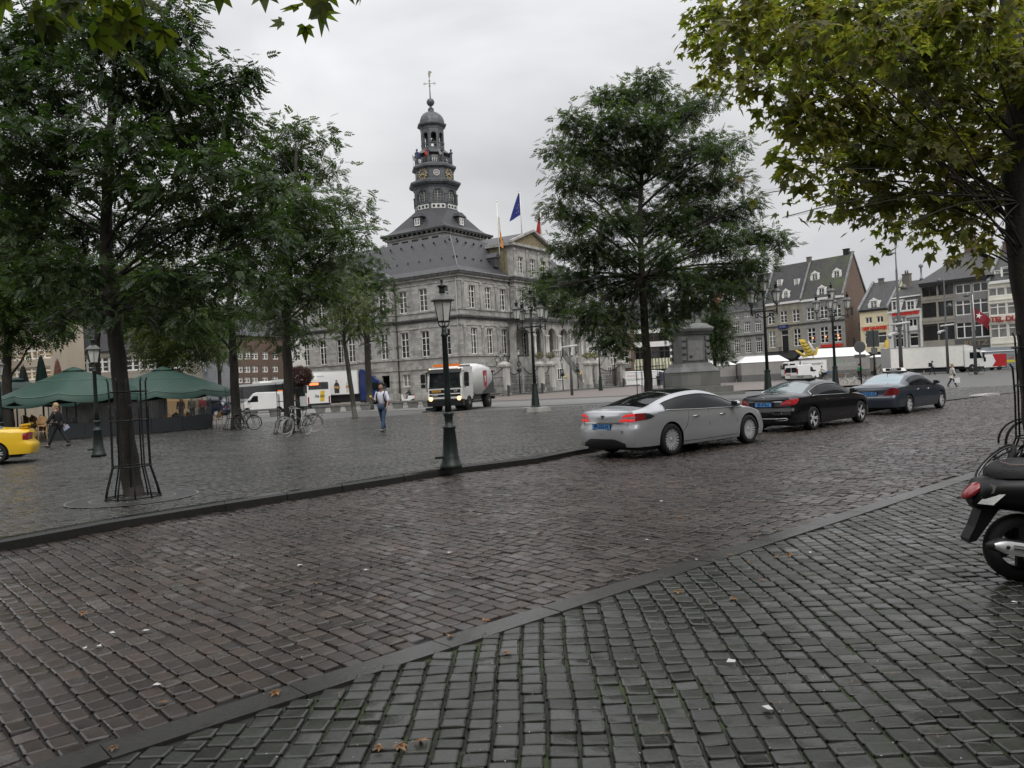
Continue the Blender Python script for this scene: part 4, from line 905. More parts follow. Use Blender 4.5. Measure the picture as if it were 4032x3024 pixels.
b = MB().use(mat('blue_flag', (.012, .02, .16), .7, var=.25, vscale=1.5)); b.grid([[(-.05-1.55*u*(v**.9+.08), .15*sin(u*7+v*3), 6.1-3.2*v-.9*u*v) for v in np.linspace(0, 1, 10)] for u in np.linspace(0, 1, 8)])
b.use(gold)
for (x, z) in ((-.3, 4.3), (-.5, 3.9), (-.32, 3.4), (-.65, 3.2)): b.cbox((x, -.2, z), (.09, .03, .09))
b.build('flag', f2)
f3 = pole_flag('white flagpole with a limp red flag beside the spreading tree', A(2131, 925, 116), 3.4, 0, None)
b = MB().use(mat('red_flag', (.32, .02, .02), .7, var=.25, vscale=1.5)); b.grid([[(-.02-.75*u*(v**.8+.1), .12*sin(u*7+v*3), 3.2-3.0*v-.5*u*v) for v in np.linspace(0, 1, 10)] for u in np.linspace(0, 1, 8)])
b.build('flag', f3)
brick_red = masonry('red_brown_brick', (.12, .075, .055), (.17, .11, .08), (.12, .1, .085), .24, .075, dirt=.5, bump=.15)
brick_grey = masonry('old_grey_brick', (.13, .115, .1), (.17, .15, .13), (.15, .14, .125), .24, .075, dirt=.5, bump=.1)
tiles_dark = masonry('dark_roof_tiles', (.05, .05, .052), (.07, .068, .068), (.025, .025, .025), .26, .3, rough=.6, dirt=.4, bump=.6, dirtcol=(.035, .035, .033))
tiles_moss = masonry('mossy_roof_tiles', (.06, .06, .055), (.08, .078, .07), (.03, .03, .028), .26, .3, rough=.7, dirt=.4, bump=.6, moss=(.1, .125, .05))
tiles_red = masonry('red_roof_tiles', (.28, .09, .04), (.22, .07, .035), (.1, .04, .02), .26, .3, rough=.7, dirt=.35, bump=.5)
def plaster(n, c, var=.1): return mat(n, c, .8, var=var, vscale=.8, streak=.35)
cream_p = plaster('cream_plaster', (.72, .63, .42)); white_p = plaster('white_plaster', (.72, .71, .68)); hotel_p = plaster('ivory_plaster', (.72, .7, .6))
grey_stone = masonry('dark_grey_ashlar', (.23, .225, .21), (.28, .272, .255), (.19, .185, .175), .9, .4, dirt=.4, msize=.01)
grey_stone2 = masonry('warm_grey_ashlar', (.3, .28, .235), (.34, .315, .265), (.14, .13, .12), .9, .4, dirt=.5, msize=.01)
grey_stone3 = masonry('hewn_marl_front', (.3, .28, .225), (.36, .335, .27), (.16, .15, .12), .8, .38, dirt=.6, msize=.008)
grey_stone4 = masonry('grey_marl_front', (.28, .273, .255), (.34, .33, .31), (.22, .215, .2), .8, .38, dirt=.5, msize=.008)
frame_dark = mat('dark_brown_frame', (.05, .04, .032), .5)
trim_grey = mat('grey_stone_trim', (.2, .2, .2), .7, var=.3)
black_m = mat('black_fascia', (.012, .012, .013), .5)
class House:
    def __init__(s, name, label, PL, PR, H, depth, wm, cat='house', group='houses round the square', z0=0.):
        s.PL = Vector((PL[0], PL[1], 0)); s.PR = Vector((PR[0], PR[1], 0)); d = s.PR-s.PL; s.w = d.length; s.a = math.atan2(d.y, d.x)
        s.X = d.normalized(); s.Y = Vector((-s.X.y, s.X.x, 0)); s.root = thing(name, label, cat, (s.PL.x, s.PL.y, z0), s.a, group); s.H = H-z0; s.D = depth; s.wm = wm; s.ops = []; s.z0 = z0
    def loc(s, px, py):
        r = Vector(ray(px, py)); o = Vector((0, 0, EYE)); t = s.Y.dot(s.PL-o)/s.Y.dot(r); q = o+r*t; return (q-s.PL).dot(s.X), q.z-s.z0
    def row(s, xs, y0, y1, slope=None, w=1.0, **k):
        """xs: picture x of the window centres, y0/y1 top and bottom in the picture at the first and last one"""
        n = len(xs)
        _, za = s.loc(xs[0], y0[0]); _, zb = s.loc(xs[0], y1[0]); _, za2 = s.loc(xs[-1], y0[1]); _, zb2 = s.loc(xs[-1], y1[1])
        zt = (za+za2)/2; zl = (zb+zb2)/2
        for x in xs:
            lx = s.loc(x, (y0[0]+y1[0])/2)[0]; s.ops.append((lx, zl, w, zt-zl)); s.win(lx, zl, w, zt-zl, **k)
        return zl, zt
    def win(s, x, z, w, h, **k):
        k.setdefault('y', .16); k.setdefault('t', .1); window(s.root, x, z, w, h, **k)
    def walls(s, side=None):
        mb = MB().use(s.wm); wall(mb, 0, s.w, 0, s.H, s.ops, rev=.22); mb.use(side or s.wm)
        mb.quad((s.w, 0, 0), (s.w, s.D, 0), (s.w, s.D, s.H), (s.w, 0, s.H)); mb.quad((0, s.D, 0), (0, 0, 0), (0, 0, s.H), (0, s.D, s.H)); mb.quad((s.w, s.D, 0), (0, s.D, 0), (0, s.D, s.H), (s.w, s.D, s.H)); mb.build('wall', s.root)
    def band(s, z0, z1, p=.1, m=None, x0=None, x1=None, name='ledge'):
        mb = MB().use(m or trim_grey); mb.box(x0 or 0., s.w if x1 is None else x1, -p, 0.02, z0, z1); mb.build(name, s.root)
    def gable_roof(s, rise, m, side=None, verge=True, ov=.25, vm=None, hl=0, hr=0):
        """ridge along the street"""
        mb = MB().use(m); H = s.H; w = s.w; d = s.D; r = [(0+hl, d/2, H+rise), (w-hr, d/2, H+rise)]
        mb.quad((0, -ov, H-.05), (w, -ov, H-.05), r[1], r[0]); mb.quad((w, d+ov, H-.05), (0, d+ov, H-.05), r[0], r[1])
        if hl: mb.poly([(0, -ov, H-.05), r[0], (0, d+ov, H-.05)])
        if hr: mb.poly([(w, -ov, H-.05), (w, d+ov, H-.05), r[1]])
        mb.use(side or s.wm)
        if not hl: mb.poly([(0, 0, H), (0, d/2, H+rise-.06), (0, d, H)])
        if not hr: mb.poly([(w, 0, H), (w, d, H), (w, d/2, H+rise-.06)])
        if verge:
            mb.use(vm or lead_light)
            for x in ((0,) if hr and not hl else (0, w)): 
                if (x == 0 and hl) or (x == w and hr): continue
                mb.prism([(x-.17, -ov-.1, H-.1), (x-.17, d/2, H+rise+.02), (x-.17, d/2, H+rise+.3), (x-.17, -ov-.1, H+.22)], (.34, 0, 0)); mb.prism([(x-.17, d+ov+.1, H-.1), (x-.17, d/2, H+rise+.02), (x-.17, d/2, H+rise+.3), (x-.17, d+ov+.1, H+.22)], (.34, 0, 0))
        mb.build('roof', s.root); s.rise = rise
    def dormer(s, px, py0, py1, w=.95, scroll=True, gm=None):
        """white scrolled dormer at picture column px, window between py0 and py1, standing in the front slope"""
        lx, z1 = s.loc(px, py1); y = max(0., (z1-s.H)/s.rise*s.D/2)
        for _ in range(3):
            q = s.PL; off = s.Y*y; r = Vector(ray(px, py1)); o = Vector((0, 0, EYE)); t = s.Y.dot(s.PL+off-o)/s.Y.dot(r); P = o+r*t; lx = (P-s.PL-off).dot(s.X); z1 = P.z-s.z0; y = max(0.05, (z1-s.H)/s.rise*s.D/2)
        k = t*FP/FP; h = (py1-py0)*abs(y and (s.PL+off).y or 1)/FP
        h = (py1-py0)*P.y/FP; mb = MB().use(white_paint)
        yf = y-.05
        mb.M = Matrix.Translation((lx, yf, z1))
        mb.box(-w/2-.16, -w/2, -.06, 1.2, -.15, h+.1); mb.box(w/2, w/2+.16, -.06, 1.2, -.15, h+.1); mb.box(-w/2-.16, w/2+.16, -.08, 1.2, h+.1, h+.2); mb.box(-w/2-.2, w/2+.2, -.1, .1, -.2, -.05)
        if scroll:
            for s_ in (-1, 1): mb.prism([(s_*(w/2+.16), -.04, -.15), (s_*(w/2+.45), -.04, -.15), (s_*(w/2+.36), -.04, .25*h), (s_*(w/2+.42), -.04, .5*h), (s_*(w/2+.3), -.04, .8*h), (s_*(w/2+.16), -.04, h)], (0, .1, 0))
            mb.prism([(-w/2-.16, -.06, h+.2), (w/2+.16, -.06, h+.2), (w*.25, -.06, h+.42), (0, -.06, h+.6), (-w*.25, -.06, h+.42)], (0, .12, 0))
        mb.use(tiles_dark); mb.box(-w/2-.1, w/2+.1, .1, 2.2, h+.2, h+.28)
        mb.M = None; d = mb.build('dormer', s.root)
        window(d, lx, z1, w, h, y=yf+.02, nx=2, nz=2, tr=0, gm=gm or glass_grey, t=.07)
    def chimney(s, x, y, z, w=.7, d=.5, h=1.2, m=None, pots=0):
        mb = MB().use(m or brick_grey); mb.box(x-w/2, x+w/2, y-d/2, y+d/2, z-1.5, z+h); mb.box(x-w/2-.06, x+w/2+.06, y-d/2-.06, y+d/2+.06, z+h-.15, z+h)
        for k in range(pots): mb.lathe([(.12, 0), (.1, .5)], 8, (x-.2+.35*k, y, z+h))
        mb.build('chimney', s.root)
    def sign(s, body, px, py, size, m, depth=.06, sx=1, off=.12, bold=.02):
        lx, z = s.loc(px, py); text('sign_letters', body, size, m, s.root, (lx, -off, z), (PI/2, 0, 0), depth, sx=sx, bold=bold)
sign_red = mat('red_lit_letters', (.5, .03, .02), .4, emit=(.8, .05, .03), es=.12)
sign_red2 = mat('dark_red_letters', (.35, .03, .025), .4)
sign_tan = mat('tan_metal_letters', (.25, .2, .13), .4); sign_white = mat('white_letters', (.5, .5, .48), .5)
E0 = G(2834, 1229, 12.5); E1_ = G(3318, 1166, 12.5); dB = (E1_-E0)
def onB(px):
    """point of the long row's building line under picture column px"""
    lo, hi = -.5, 1.5
    for _ in range(40):
        m_ = (lo+hi)/2; P = E0+dB*m_; u = P.x/P.y*FP; v = -(12.5-EYE)/P.y*FP
        x = 2016+u*cos(ROLL)+v*sin(ROLL)
        if x < px: lo = m_
        else: hi = m_
    return E0+dB*lo
a0, a1, a2, a3 = onB(2834), onB(3013), onB(3157), onB(3322)
h = House('stone_row_house', 'four bay grey stone house with small attic windows, left end of the long row', a0, a1, 12.4, 6, grey_stone4)
h.row([2857, 2898, 2941, 2983], (1247, 1233), (1257, 1244), w=1.45, nx=4, nz=1, tr=0)
h.row([2857, 2898, 2941, 2984], (1274, 1262), (1317, 1306), w=1.35, nx=3, nz=3, tr=.7, gm=glass_grey)
h.row([2861, 2902, 2945, 2988], (1338, 1327), (1397, 1387), w=1.4, nx=3, nz=4, tr=.72)
h.walls(); h.band(7.55, 7.8, .18, stone_black); h.band(12.1, 12.4, .3, trim_grey); h.band(3.3, 4.1, .2, white_p, name='shop_fascia'); h.band(0, 3.3, .12, black_m, name='shop_front')
for f in (0, .26, .5, .74, .985):
    b = MB().use(grey_stone4); b.box(h.w*f-.15 if f else 0, h.w*f+.2, -.13, 0, 4.2, 12.1); b.build('pilaster', h.root)
h.gable_roof(6.2, tiles_dark, verge=True)
h.dormer(2878, 1170, 1207); h.dormer(2963, 1160, 1197)
hA = h
h = House('stone_row_house', 'tan marl house with a blue banner and open balcony door, middle of the long row', a1+(0, 0, 0) if False else a1, a2, 12.8, 6, grey_stone3)
h.row([3036, 3085, 3134], (1230, 1217), (1276, 1268), w=1.4, nx=2, nz=2, tr=.62, gm=glass_grey)
x_, _ = h.loc(3040, 1340)
zz = h.loc(3040, 1303)[1]; zl = h.loc(3040, 1370)[1]
for px, g_m in ((3040, glass_curtain), (3139, glass_dark)):
    lx = h.loc(px, 1335)[0]; h.ops.append((lx, zl, 1.4, zz-zl)); h.win(lx, zl, 1.4, zz-zl, nx=2, nz=3, tr=.68, gm=g_m)
lx = h.loc(3090, 1335)[0]; h.ops.append((lx, zl-.9, 1.45, zz-zl+.9)); window(h.root, lx, zl-.9, 1.45, zz-zl+.9, y=.18, nx=1, nz=1, tr=.76, gm=black_m, t=.08)
h.walls(); h.band(12.45, 12.8, .3, white_paint, name='gutter'); h.band(zz+.55, zz+.75, .15, stone_black); h.band(3.0, 4.5, .16, black_m, name='shop_fascia'); h.band(0, 3.0, .1, black_m, name='shop_front')
b = MB().use(black_m); b.prism([(.3, -.1, 4.4), (.3, -2.2, 3.2), (.3, -2.2, 2.9), (.3, -.1, 3.0)], (h.w-.6, 0, 0)); b.build('awning', h.root)
h.sign('BURGERS&BEER', 3093, 1391, .42, sign_white, off=.3)
b = MB().use(iron)
rail(b, (lx-1, -.55, zl-.95), (lx+1, -.55, zl-.95), 0, .95, .15, .03); rail(b, (lx-1, -.02, zl-.95), (lx-1, -.55, zl-.95), 0, .95, .15, .03); b.box(lx-1.05, lx+1.05, -.6, 0, zl-1.05, zl-.95); b.build('balcony', h.root)
lxx, lz = h.loc(3087, 1285); b = MB().use(mat('blue_banner', (.015, .02, .12), .7)); b.grid([[(lxx-1.05+2.1*u/8, -.25-.1*sin(u), lz+.32-.65*v-.12*sin(PI*u/8)) for v in (0, .5, 1)] for u in range(9)]); b.build('banner', h.root)
text('sign_letters', 'De Pieter', .34, mat('banner_writing', (.3, .32, .5), .7), h.root, (lxx, -.4, lz-.1), (PI/2, 0, 0), .01)
h.gable_roof(6.6, tiles_dark); h.dormer(3138, 1103, 1123, w=.6, scroll=False); h.dormer(3096, 1150, 1178, w=.8); h.dormer(3071, 1106, 1126, w=.6, scroll=False)
h.chimney(h.w-.3, 3, h.H+6.6, h=.7)
h = House('stone_row_house', 'grey house with mossy green roof and brick gable, right end of the long row', a2, a3, 12.7, 6, grey_stone4)
h.row([3190, 3243, 3296], (1211, 1197), (1260, 1250), w=1.4, nx=2, nz=2, tr=.65, gm=glass_grey)
h.row([3195, 3245, 3297], (1290, 1281), (1354, 1347), w=1.5, nx=2, nz=3, tr=.72, gm=glass_dark)
h.walls(side=brick_red); h.band(12.35, 12.7, .3, white_paint, name='gutter'); h.band(h.loc(3195, 1281)[1]+.3, h.loc(3195, 1281)[1]+.5, .15, stone_black); h.band(3.6, 3.9, .25, black_m); h.band(0, 3.6, .1, black_m, name='shop_front')
for px, py in ((3200, 1331), (3250, 1325), (3299, 1320), (3303, 1330)):
    a, z = h.loc(px, py); b = MB().use(mat('warm_lamp', (.8, .3, .1), .5, emit=(1, .35, .12), es=1.6)); b.sphere((a, .12, z), .13, 8, 6); b.build('lit_lamp', h.root)
h.sign('BURGER KING', 3277, 1361, .62, sign_red, sx=1.0, bold=.03)
h.gable_roof(6.7, tiles_moss, side=brick_red); h.dormer(3210, 1080, 1103); h.dormer(3296, 1069, 1092); h.dormer(3237, 1136, 1166, w=1.0)
h.chimney(h.w-1.2, 3.2, h.H+6.7, w=.9, h=.95, m=black_m); h.chimney(h.w-.5, 3.4, h.H+6.6, h=.5)
for _k, (yy, zz_) in enumerate(((2.0, 9.5), (4.0, 7.0), (2.2, 4.5))): b = MB().use(iron); b.box(h.w-.02, h.w+.03, yy-.3, yy+.3, zz_, zz_+1.3); b.build('side_window', h.root)
p0, p1 = G(3384, 1223, 9.7), G(3497, 1211, 9.7)
h = House('cream_house', 'cream plastered house with red lettering and one white dormer', p0, p1, 9.7, 9, cream_p)
h.row([3420, 3464.5], (1249, 1245), (1274, 1271), w=1.05, nx=2, nz=1, tr=0)
h.row([3421, 3474], (1311, 1306), (1356, 1352), w=1.35, nx=1, nz=1, tr=.68, gm=glass_grey)
h.walls(); h.band(9.4, 9.7, .25, black_m, name='gutter'); zq = h.loc(3440, 1282)[1]; h.band(zq-.1, zq+.08, .08, cream_p); h.band(3.0, 3.3, .12, black_m); h.band(0, 3.0, .1, black_m, name='shop_front')
h.sign('HET HAANTJE', 3444, 1292.5, .58, sign_red, bold=.025)
h.gable_roof(4.3, tiles_dark); h.dormer(3442, 1188, 1213, w=1.0, gm=glass_curtain); h.chimney(1.3, 4.5, h.H+4.3, h=.6)
p0, p1 = G(3498, 1228, 9.05), G(3624, 1213, 9.05)
h = House('white_house', 'narrow white house with grey window surrounds and red beer lettering', p0, p1, 9.05, 9, white_p)
h.row([3537, 3593], (1260, 1256), (1291, 1286), w=1.35, nx=2, nz=1, tr=0)
h.row([3540, 3598], (1316, 1312), (1367, 1363), w=1.45, nx=1, nz=1, tr=.72)
h.walls(); h.band(8.8, 9.05, .3, white_paint, name='gutter'); h.band(0, 3.2, .1, black_m, name='shop_front')
for px in (3539, 3595):
    lx, zt = h.loc(px, 1252); _, zb = h.loc(px, 1369); b = MB().use(trim_grey)
    b.box(lx-1.0, lx-.74, -.08, 0, zb, zt); b.box(lx+.74, lx+1.0, -.08, 0, zb, zt); b.box(lx-1.1, lx+1.1, -.14, 0, zt, zt+.15); b.box(lx-1.05, lx+1.05, -.12, 0, (zt+zb)/2+.15, (zt+zb)/2+.35); b.build('window_surround', h.root)
h.sign('ALKMAARDER BIER', 3566, 1235, .52, sign_red, bold=.03)
H_, w_, d_y = h.H, h.w, h.D
b = MB().use(tiles_dark); z2 = H_+1.9
b.quad((0, -.05, H_), (w_, -.05, H_), (w_, .9, z2), (0, .9, z2)); b.quad((0, .9, z2), (w_, .9, z2), (w_, 4.5, z2+2.6), (0, 4.5, z2+2.6)); b.quad((w_, 9, H_), (0, 9, H_), (0, 4.5, z2+2.6), (w_, 4.5, z2+2.6))
b.use(brick_grey); b.poly([(w_, -.05, H_), (w_, 9, H_), (w_, 4.5, z2+2.6), (w_, .9, z2)]); b.poly([(0, -.05, H_), (0, .9, z2), (0, 4.5, z2+2.6), (0, 9, H_)])
b.use(white_paint); b.box(0, w_, .7, 1.1, z2-.05, z2+.12); b.use(lead_light); b.cbox((w_*.8, 2.6, z2+1.3), (.9, .06, .7), 0, -.9); b.build('roof', h.root)
for px in (3531, 3588):
    lx, z = h.loc(px, 1221); hh = 1.3; b = MB().use(white_paint); b.box(lx-.75, lx-.6, -.1, .9, z+.0, z+hh); b.box(lx+.6, lx+.75, -.1, .9, z, z+hh); b.box(lx-.85, lx+.85, -.14, 1.0, z+hh, z+hh+.14); b.box(lx-.75, lx+.75, -.12, .5, z-.08, z); d = b.build('dormer', h.root)
    window(d, lx, z, 1.2, hh, y=-.06, nx=2, nz=2, tr=0, t=.07, gm=glass_grey)
h.chimney(1.0, 3.0, h.H+3.4, w=1.2, h=2.1, pots=2); 
b = MB().use(lead_light); b.lathe([(.25, 0), (.25, .3), (.12, .4), (.12, 1.8), (.3, 1.9), (.3, 2.2), (.08, 2.4)], 8, (w_*.42, 4.5, z2+2.5)); b.build('vent', h.root)
p0, p1 = G(3624, 1118, 12.45), G(3893, 1083, 12.45)
h = House('grey_town_house', 'wide dark grey house with a tall pyramid roof, half brown, half white frames', p0, p1, 12.45, 13, grey_stone)
for xs, fm, kw in (([3659, 3724], frame_dark, dict(nx=2)), ([3791, 3860], white_paint, dict(nx=2))):
    o = 0 if fm is frame_dark else 1; dy = (-8, -16)[o]
    h.row(xs, ((1130, 1121), (1119, 1111))[o], ((1168, 1160), (1155, 1148))[o], w=2.0, fm=fm, nx=2, nz=1, tr=0, gm=(glass_dark, glass_grey)[o])
    h.row(xs, ((1193, 1184), (1181, 1174))[o], ((1252, 1245), (1241, 1234))[o], w=2.0, fm=fm, nx=2 if o else 1, nz=1, tr=.7 if o else 0, gm=(glass_dark, glass_grey)[o])
    h.row([x+5 for x in xs], ((1277, 1269), (1268, 1262))[o], ((1342, 1337), (1333, 1326))[o], w=2.1, fm=fm, nx=2 if o else 1, nz=1, tr=.72 if o else .9, gm=glass_dark)
h.walls(); b = MB().use(grey_stone2); xm = h.loc(3757, 1250)[0]; 
wl = [o for o in h.ops if o[0] < xm]
wall(b, 0, xm, 3.3, h.H-.5, wl, rev=.05, y=-.05); b.quad((xm, -.05, 3.3), (xm, 0, 3.3), (xm, 0, h.H-.5), (xm, -.05, h.H-.5)); b.build('stone_facing', h.root)
h.band(h.H-.5, h.H, .5, black_m, name='gutter'); h.band(h.loc(3700, 1262)[1], h.loc(3700, 1262)[1]+.18, .12, grey_stone2, x1=xm); h.band(h.loc(3700, 1177)[1], h.loc(3700, 1177)[1]+.18, .12, grey_stone2, x1=xm)
h.band(2.9, 4.3, .15, mat('grey_fascia', (.1, .1, .1), .6), x0=xm, name='shop_fascia'); h.band(0, 2.9, .1, black_m, name='shop_front'); h.sign('REITZ', 3846, 1351, .95, sign_tan, off=.2, sx=1.25)
w_, D_ = h.w, h.D; b = MB().use(tiles_dark); a = (w_*.49, 6); za = h.H+4.4
cs = [(-.5, -.5), (w_+.5, -.5), (w_+.5, D_+.5), (-.5, D_+.5)]
for k in range(4): b.poly([(*cs[k], h.H), (*cs[(k+1) % 4], h.H), (a[0]+.6*(1 if k in (0,) else -1), a[1], za), ] if k % 2 else [(*cs[k], h.H), (*cs[(k+1) % 4], h.H), (a[0]+(.6 if k == 0 else -.6), a[1], za), (a[0]-(.6 if k == 0 else -.6), a[1], za)])
b.build('roof', h.root); h.chimney(a[0], 6, za-.3, w=1.7, d=.9, h=1.7, m=brick_red, pots=3)
p0, p1 = G(3893, 1110, 11.53), G(4080, 1088, 11.53)
h = House('hotel', 'ivory hotel with dark red lettering at the right edge', p0, p1, 11.53, 11, hotel_p, cat='hotel')
for x, (a_, b_), (c, d) in (([3923, 3993, 4063], (1133, 1118), (1166, 1151)), ([3927, 3998, 4069], (1194, 1180), (1242, 1229)), ([3932, 4004, 4075], (1276, 1264), (1331, 1320))):
    h.row(x, (a_, b_), (c, d), w=2.0, nx=2, nz=1, tr=.68 if a_ > 1150 else 0, gm=glass_curtain)
h.walls(); h.band(h.H-.35, h.H, .3, white_paint, name='gutter'); h.band(3.3, 3.5, .12, hotel_p); h.band(0, 2.9, .1, grey_stone, name='shop_front')
for yy in (1182, 1262): zq = h.loc(3927, yy)[1]; h.band(zq, zq+.12, .12, hotel_p)
h.sign('HOTEL DU CHÊNE', 3986, 1254, .95, sign_red2, sx=1.0, off=.2, bold=.03)
h.gable_roof(4.9, tiles_dark); d = h.chimney(.7, 5, h.H+4.4, w=.9, h=1.2, m=brick_red, pots=2)
h.dormer(3985, 1053, 1087, w=2.2, scroll=False); h.dormer(3930, 1070, 1080, w=.6, scroll=False)
p0, p1 = G(2306, 1281, 11.2), G(2392, 1276, 11.2)
h = House('white_house', 'narrow white house with window boxes, touching the right end of the town hall', p0, p1, 11.2, 9, white_p)
h.row([2330, 2364], (1296, 1293), (1340, 1337), w=1.5, nx=2, nz=2, tr=.7, gm=glass_curtain); h.row([2334, 2369], (1367, 1364), (1410, 1408), w=1.5, nx=2, nz=2, tr=.7, gm=glass_curtain)
h.walls(); h.gable_roof(4.5, slate); h.band(3.4, 3.6, .15); h.band(10.9, 11.2, .25, black_m, name='gutter'); h.band(0, 2.8, .1, black_m, name='shop_front')
for px, py in ((2330, 1341), (2364, 1338), (2334, 1413), (2369, 1410)):
    lx, z = h.loc(px, py); b = MB().use(mat('window_box_plants', (.04, .06, .02), .9, var=.6, vscale=30)); b.box(lx-.7, lx+.7, -.35, -.05, z-.25, z-.02); b.sphere((lx-.3, -.2, z+.02), .28, 8, 5, (1.4, .8, .7)); b.sphere((lx+.35, -.2, z+.02), .26, 8, 5, (1.3, .8, .7)); b.build('window_box', h.root)
p0, p1 = G(2392, 1309, 9.4), G(2478, 1303, 9.4)
h = House('brown_house', 'narrow brown brick house with stone window surrounds behind the iron gate', p0, p1, 9.4, 9, brick_red)
h.row([2404, 2450], (1320, 1317), (1331, 1328), w=1.0, nx=2, nz=1, tr=0); h.row([2410, 2456], (1347, 1344), (1373, 1370), w=1.4, nx=2, nz=1, tr=.62, t=.12); h.row([2413, 2459], (1392, 1389), (1436, 1433), w=1.5, nx=2, nz=1, tr=.62, t=.12)
h.walls(); h.gable_roof(4.5, slate); h.band(3.0, 3.3, .2, trim_grey); h.band(9.0, 9.4, .3, grey_stone2, name='gutter')
for px, y0_, y1_ in ((2410, 1343, 1376), (2456, 1340, 1373), (2413, 1388, 1440), (2459, 1385, 1437)):
    lx, zt = h.loc(px, y0_); _, zb = h.loc(px, y1_); b = MB().use(grey_stone2)
    b.box(lx-1.05, lx-.76, -.1, 0, zb, zt); b.box(lx+.76, lx+1.05, -.1, 0, zb, zt); b.box(lx-1.05, lx+1.05, -.1, 0, zt, zt+.25); b.box(lx-1.05, lx+1.05, -.14, 0, zb-.2, zb); b.build('window_surround', h.root)
p0, p1 = G(2478, 1291, 10.2), G(2640, 1281, 10.2)
h = House('white_house', 'broad white house with black windows and a striped awning, behind the monument', p0, p1, 10.2, 8, white_p)
h.row([2499, 2537, 2573, 2612], (1316, 1308), (1350, 1342), w=1.9, nx=2, nz=1, tr=.65, fm=frame_dark); h.row([2502, 2540, 2577, 2616], (1370, 1362), (1422, 1413), w=2.0, nx=2, nz=1, tr=.65, fm=frame_dark)
h.walls(); h.gable_roof(6.2, slate, vm=white_paint); h.band(9.9, 10.2, .25, black_m, name='gutter'); h.band(0, 3.6, .1, black_m, name='shop_front')
aw = MB(); n_s = 26
for k in range(n_s):
    aw.use(mat('awning_green_stripe', (.12, .14, .07), .8) if k % 2 else mat('awning_cream_stripe', (.42, .4, .32), .8)); x0 = h.w*k/n_s; x1 = h.w*(k+1)/n_s
    for (ya, za, yb, zb) in ((0, 4.5, -.9, 4.1), (-.9, 4.1, -1.6, 3.3), (-1.6, 3.3, -1.8, 2.6)): aw.quad((x0, ya, za), (x1, ya, za), (x1, yb, zb), (x0, yb, zb))
aw.build('awning', h.root)
h2 = House('white_house', 'white gabled house rear part with a slate roof, seen through the leaves', (30, 165), (41, 163), 11.5, 9, white_p)
h2.row([2760, 2790], (1330, 1329), (1370, 1369), w=1.4); h2.walls(); h2.gable_roof(5.5, slate)
h3 = House('ivory_house', 'ivory house with an orange tiled roof just left of the long row', (42, 172), (54, 160), 13.5, 9, hotel_p)
h3.row([2775, 2790, 2805, 2822], (1262, 1258), (1288, 1284), w=1.5, nx=2, nz=2); h3.walls(); h3.gable_roof(5.0, tiles_red)
def back_house(name, label, xa, xb, ya, yb, z, D, depth, wm, rows, roof=slate, rise=4, gm=glass_grey, wid=1.2, nwin=None, side=None):
    p0 = A(xa, ya, D[0]); p1 = A(xb, yb, D[1]); H = (p0.z+p1.z)/2
    h = House(name, label, p0, p1, H, depth, wm)
    for xs, (a_, b_) in rows:
        za = h.loc((xa+xb)/2, a_)[1]; zb = h.loc((xa+xb)/2, b_)[1]
        for x in xs: lx = h.loc(x, (a_+b_)/2)[0]; h.ops.append((lx, zb, wid, za-zb)); h.win(lx, zb, wid, za-zb, nx=2, nz=2, tr=.68, gm=gm)
    h.walls(side); h.gable_roof(rise, roof); return h
back_house('brown_house', 'brown stone house with white cross windows above the bus roof', 925, 1118, 1330, 1318, 0, (103, 112), 9, brick_red, [([945, 975, 1005, 1045, 1085], (1440, 1466)), ([945, 975, 1005, 1045, 1085], (1484, 1506)), ([945, 975, 1005, 1045, 1085], (1385, 1415))], rise=4.5)
h = back_house('white_house', 'white plastered house corner hidden behind the bicycle tree', 1118, 1245, 1330, 1322, 0, (112, 118), 9, white_p, [([1140, 1175, 1210], (1385, 1420)), ([1140, 1175, 1210], (1450, 1490))], rise=4.5)
back_house('grey_stone_building', 'plain pale grey stone building at the bus rear end of the café terrace', 735, 912, 1290, 1300, 0, (70, 86), 12, masonry('pale_blue_grey_stone', (.25, .26, .27), (.28, .29, .3), (.22, .22, .23), .9, .35, dirt=.25), [([808], (1500, 1575)), ([808], (1400, 1460))], rise=3.5, gm=glass_dark, wid=1.4)
back_house('shop_building', 'dark shop building behind the middle of the café terrace, red sign inside', 300, 735, 1380, 1372, 0, (66, 66), 3, grey_stone2, [([340, 400, 460, 520, 580, 640, 700], (1400, 1460)), ([340, 400, 460, 520, 580, 640, 700], (1490, 1545))], rise=4, wid=1.5)
hh = back_house('modern_building', 'pale modern building with a glazed top storey behind the left street lamp', 210, 420, 1215, 1210, 0, (88, 88), 3, mat('pale_concrete', (.4, .41, .42), .7, var=.15), [([285, 310, 335, 360], (1255, 1285)), ([285, 330, 380], (1410, 1440)), ([285, 330, 380], (1340, 1375))], rise=1.2, wid=2.0, gm=glass_curtain)
b = MB().use(white_paint); x0 = hh.loc(268, 1400)[0]; b.box(x0-.3, x0+.3, -.4, 0, 0, hh.H-1); b.build('pillar', hh.root)
back_house('beige_house', 'beige house with lit ground floor windows at the far left', -60, 205, 1290, 1300, 0, (64, 62), 3, plaster('beige_plaster', (.42, .36, .28)), [([20, 60, 120, 170], (1450, 1500)), ([20, 60, 120, 170], (1370, 1420))], rise=4, gm=mat('warm_lit_glass', (.3, .2, .1), .3, emit=(.6, .4, .18), es=.1), wid=1.5)
for nm, lb, x0, x1, y_, D, wm_ in (('brick_house', 'brick house far left behind the terrace trees', -420, -70, 1330, (58, 60), brick_grey), ('brick_house', 'grey brick house far right beyond the hotel', 4085, 4400, 1075, (104, 98), brick_grey)):
    back_house(nm, lb, x0, x1, y_, y_-12, 0, D, 9, wm_, [([x0+60, x0+140, x0+220, x0+300], (y_+60, y_+110))], rise=4)
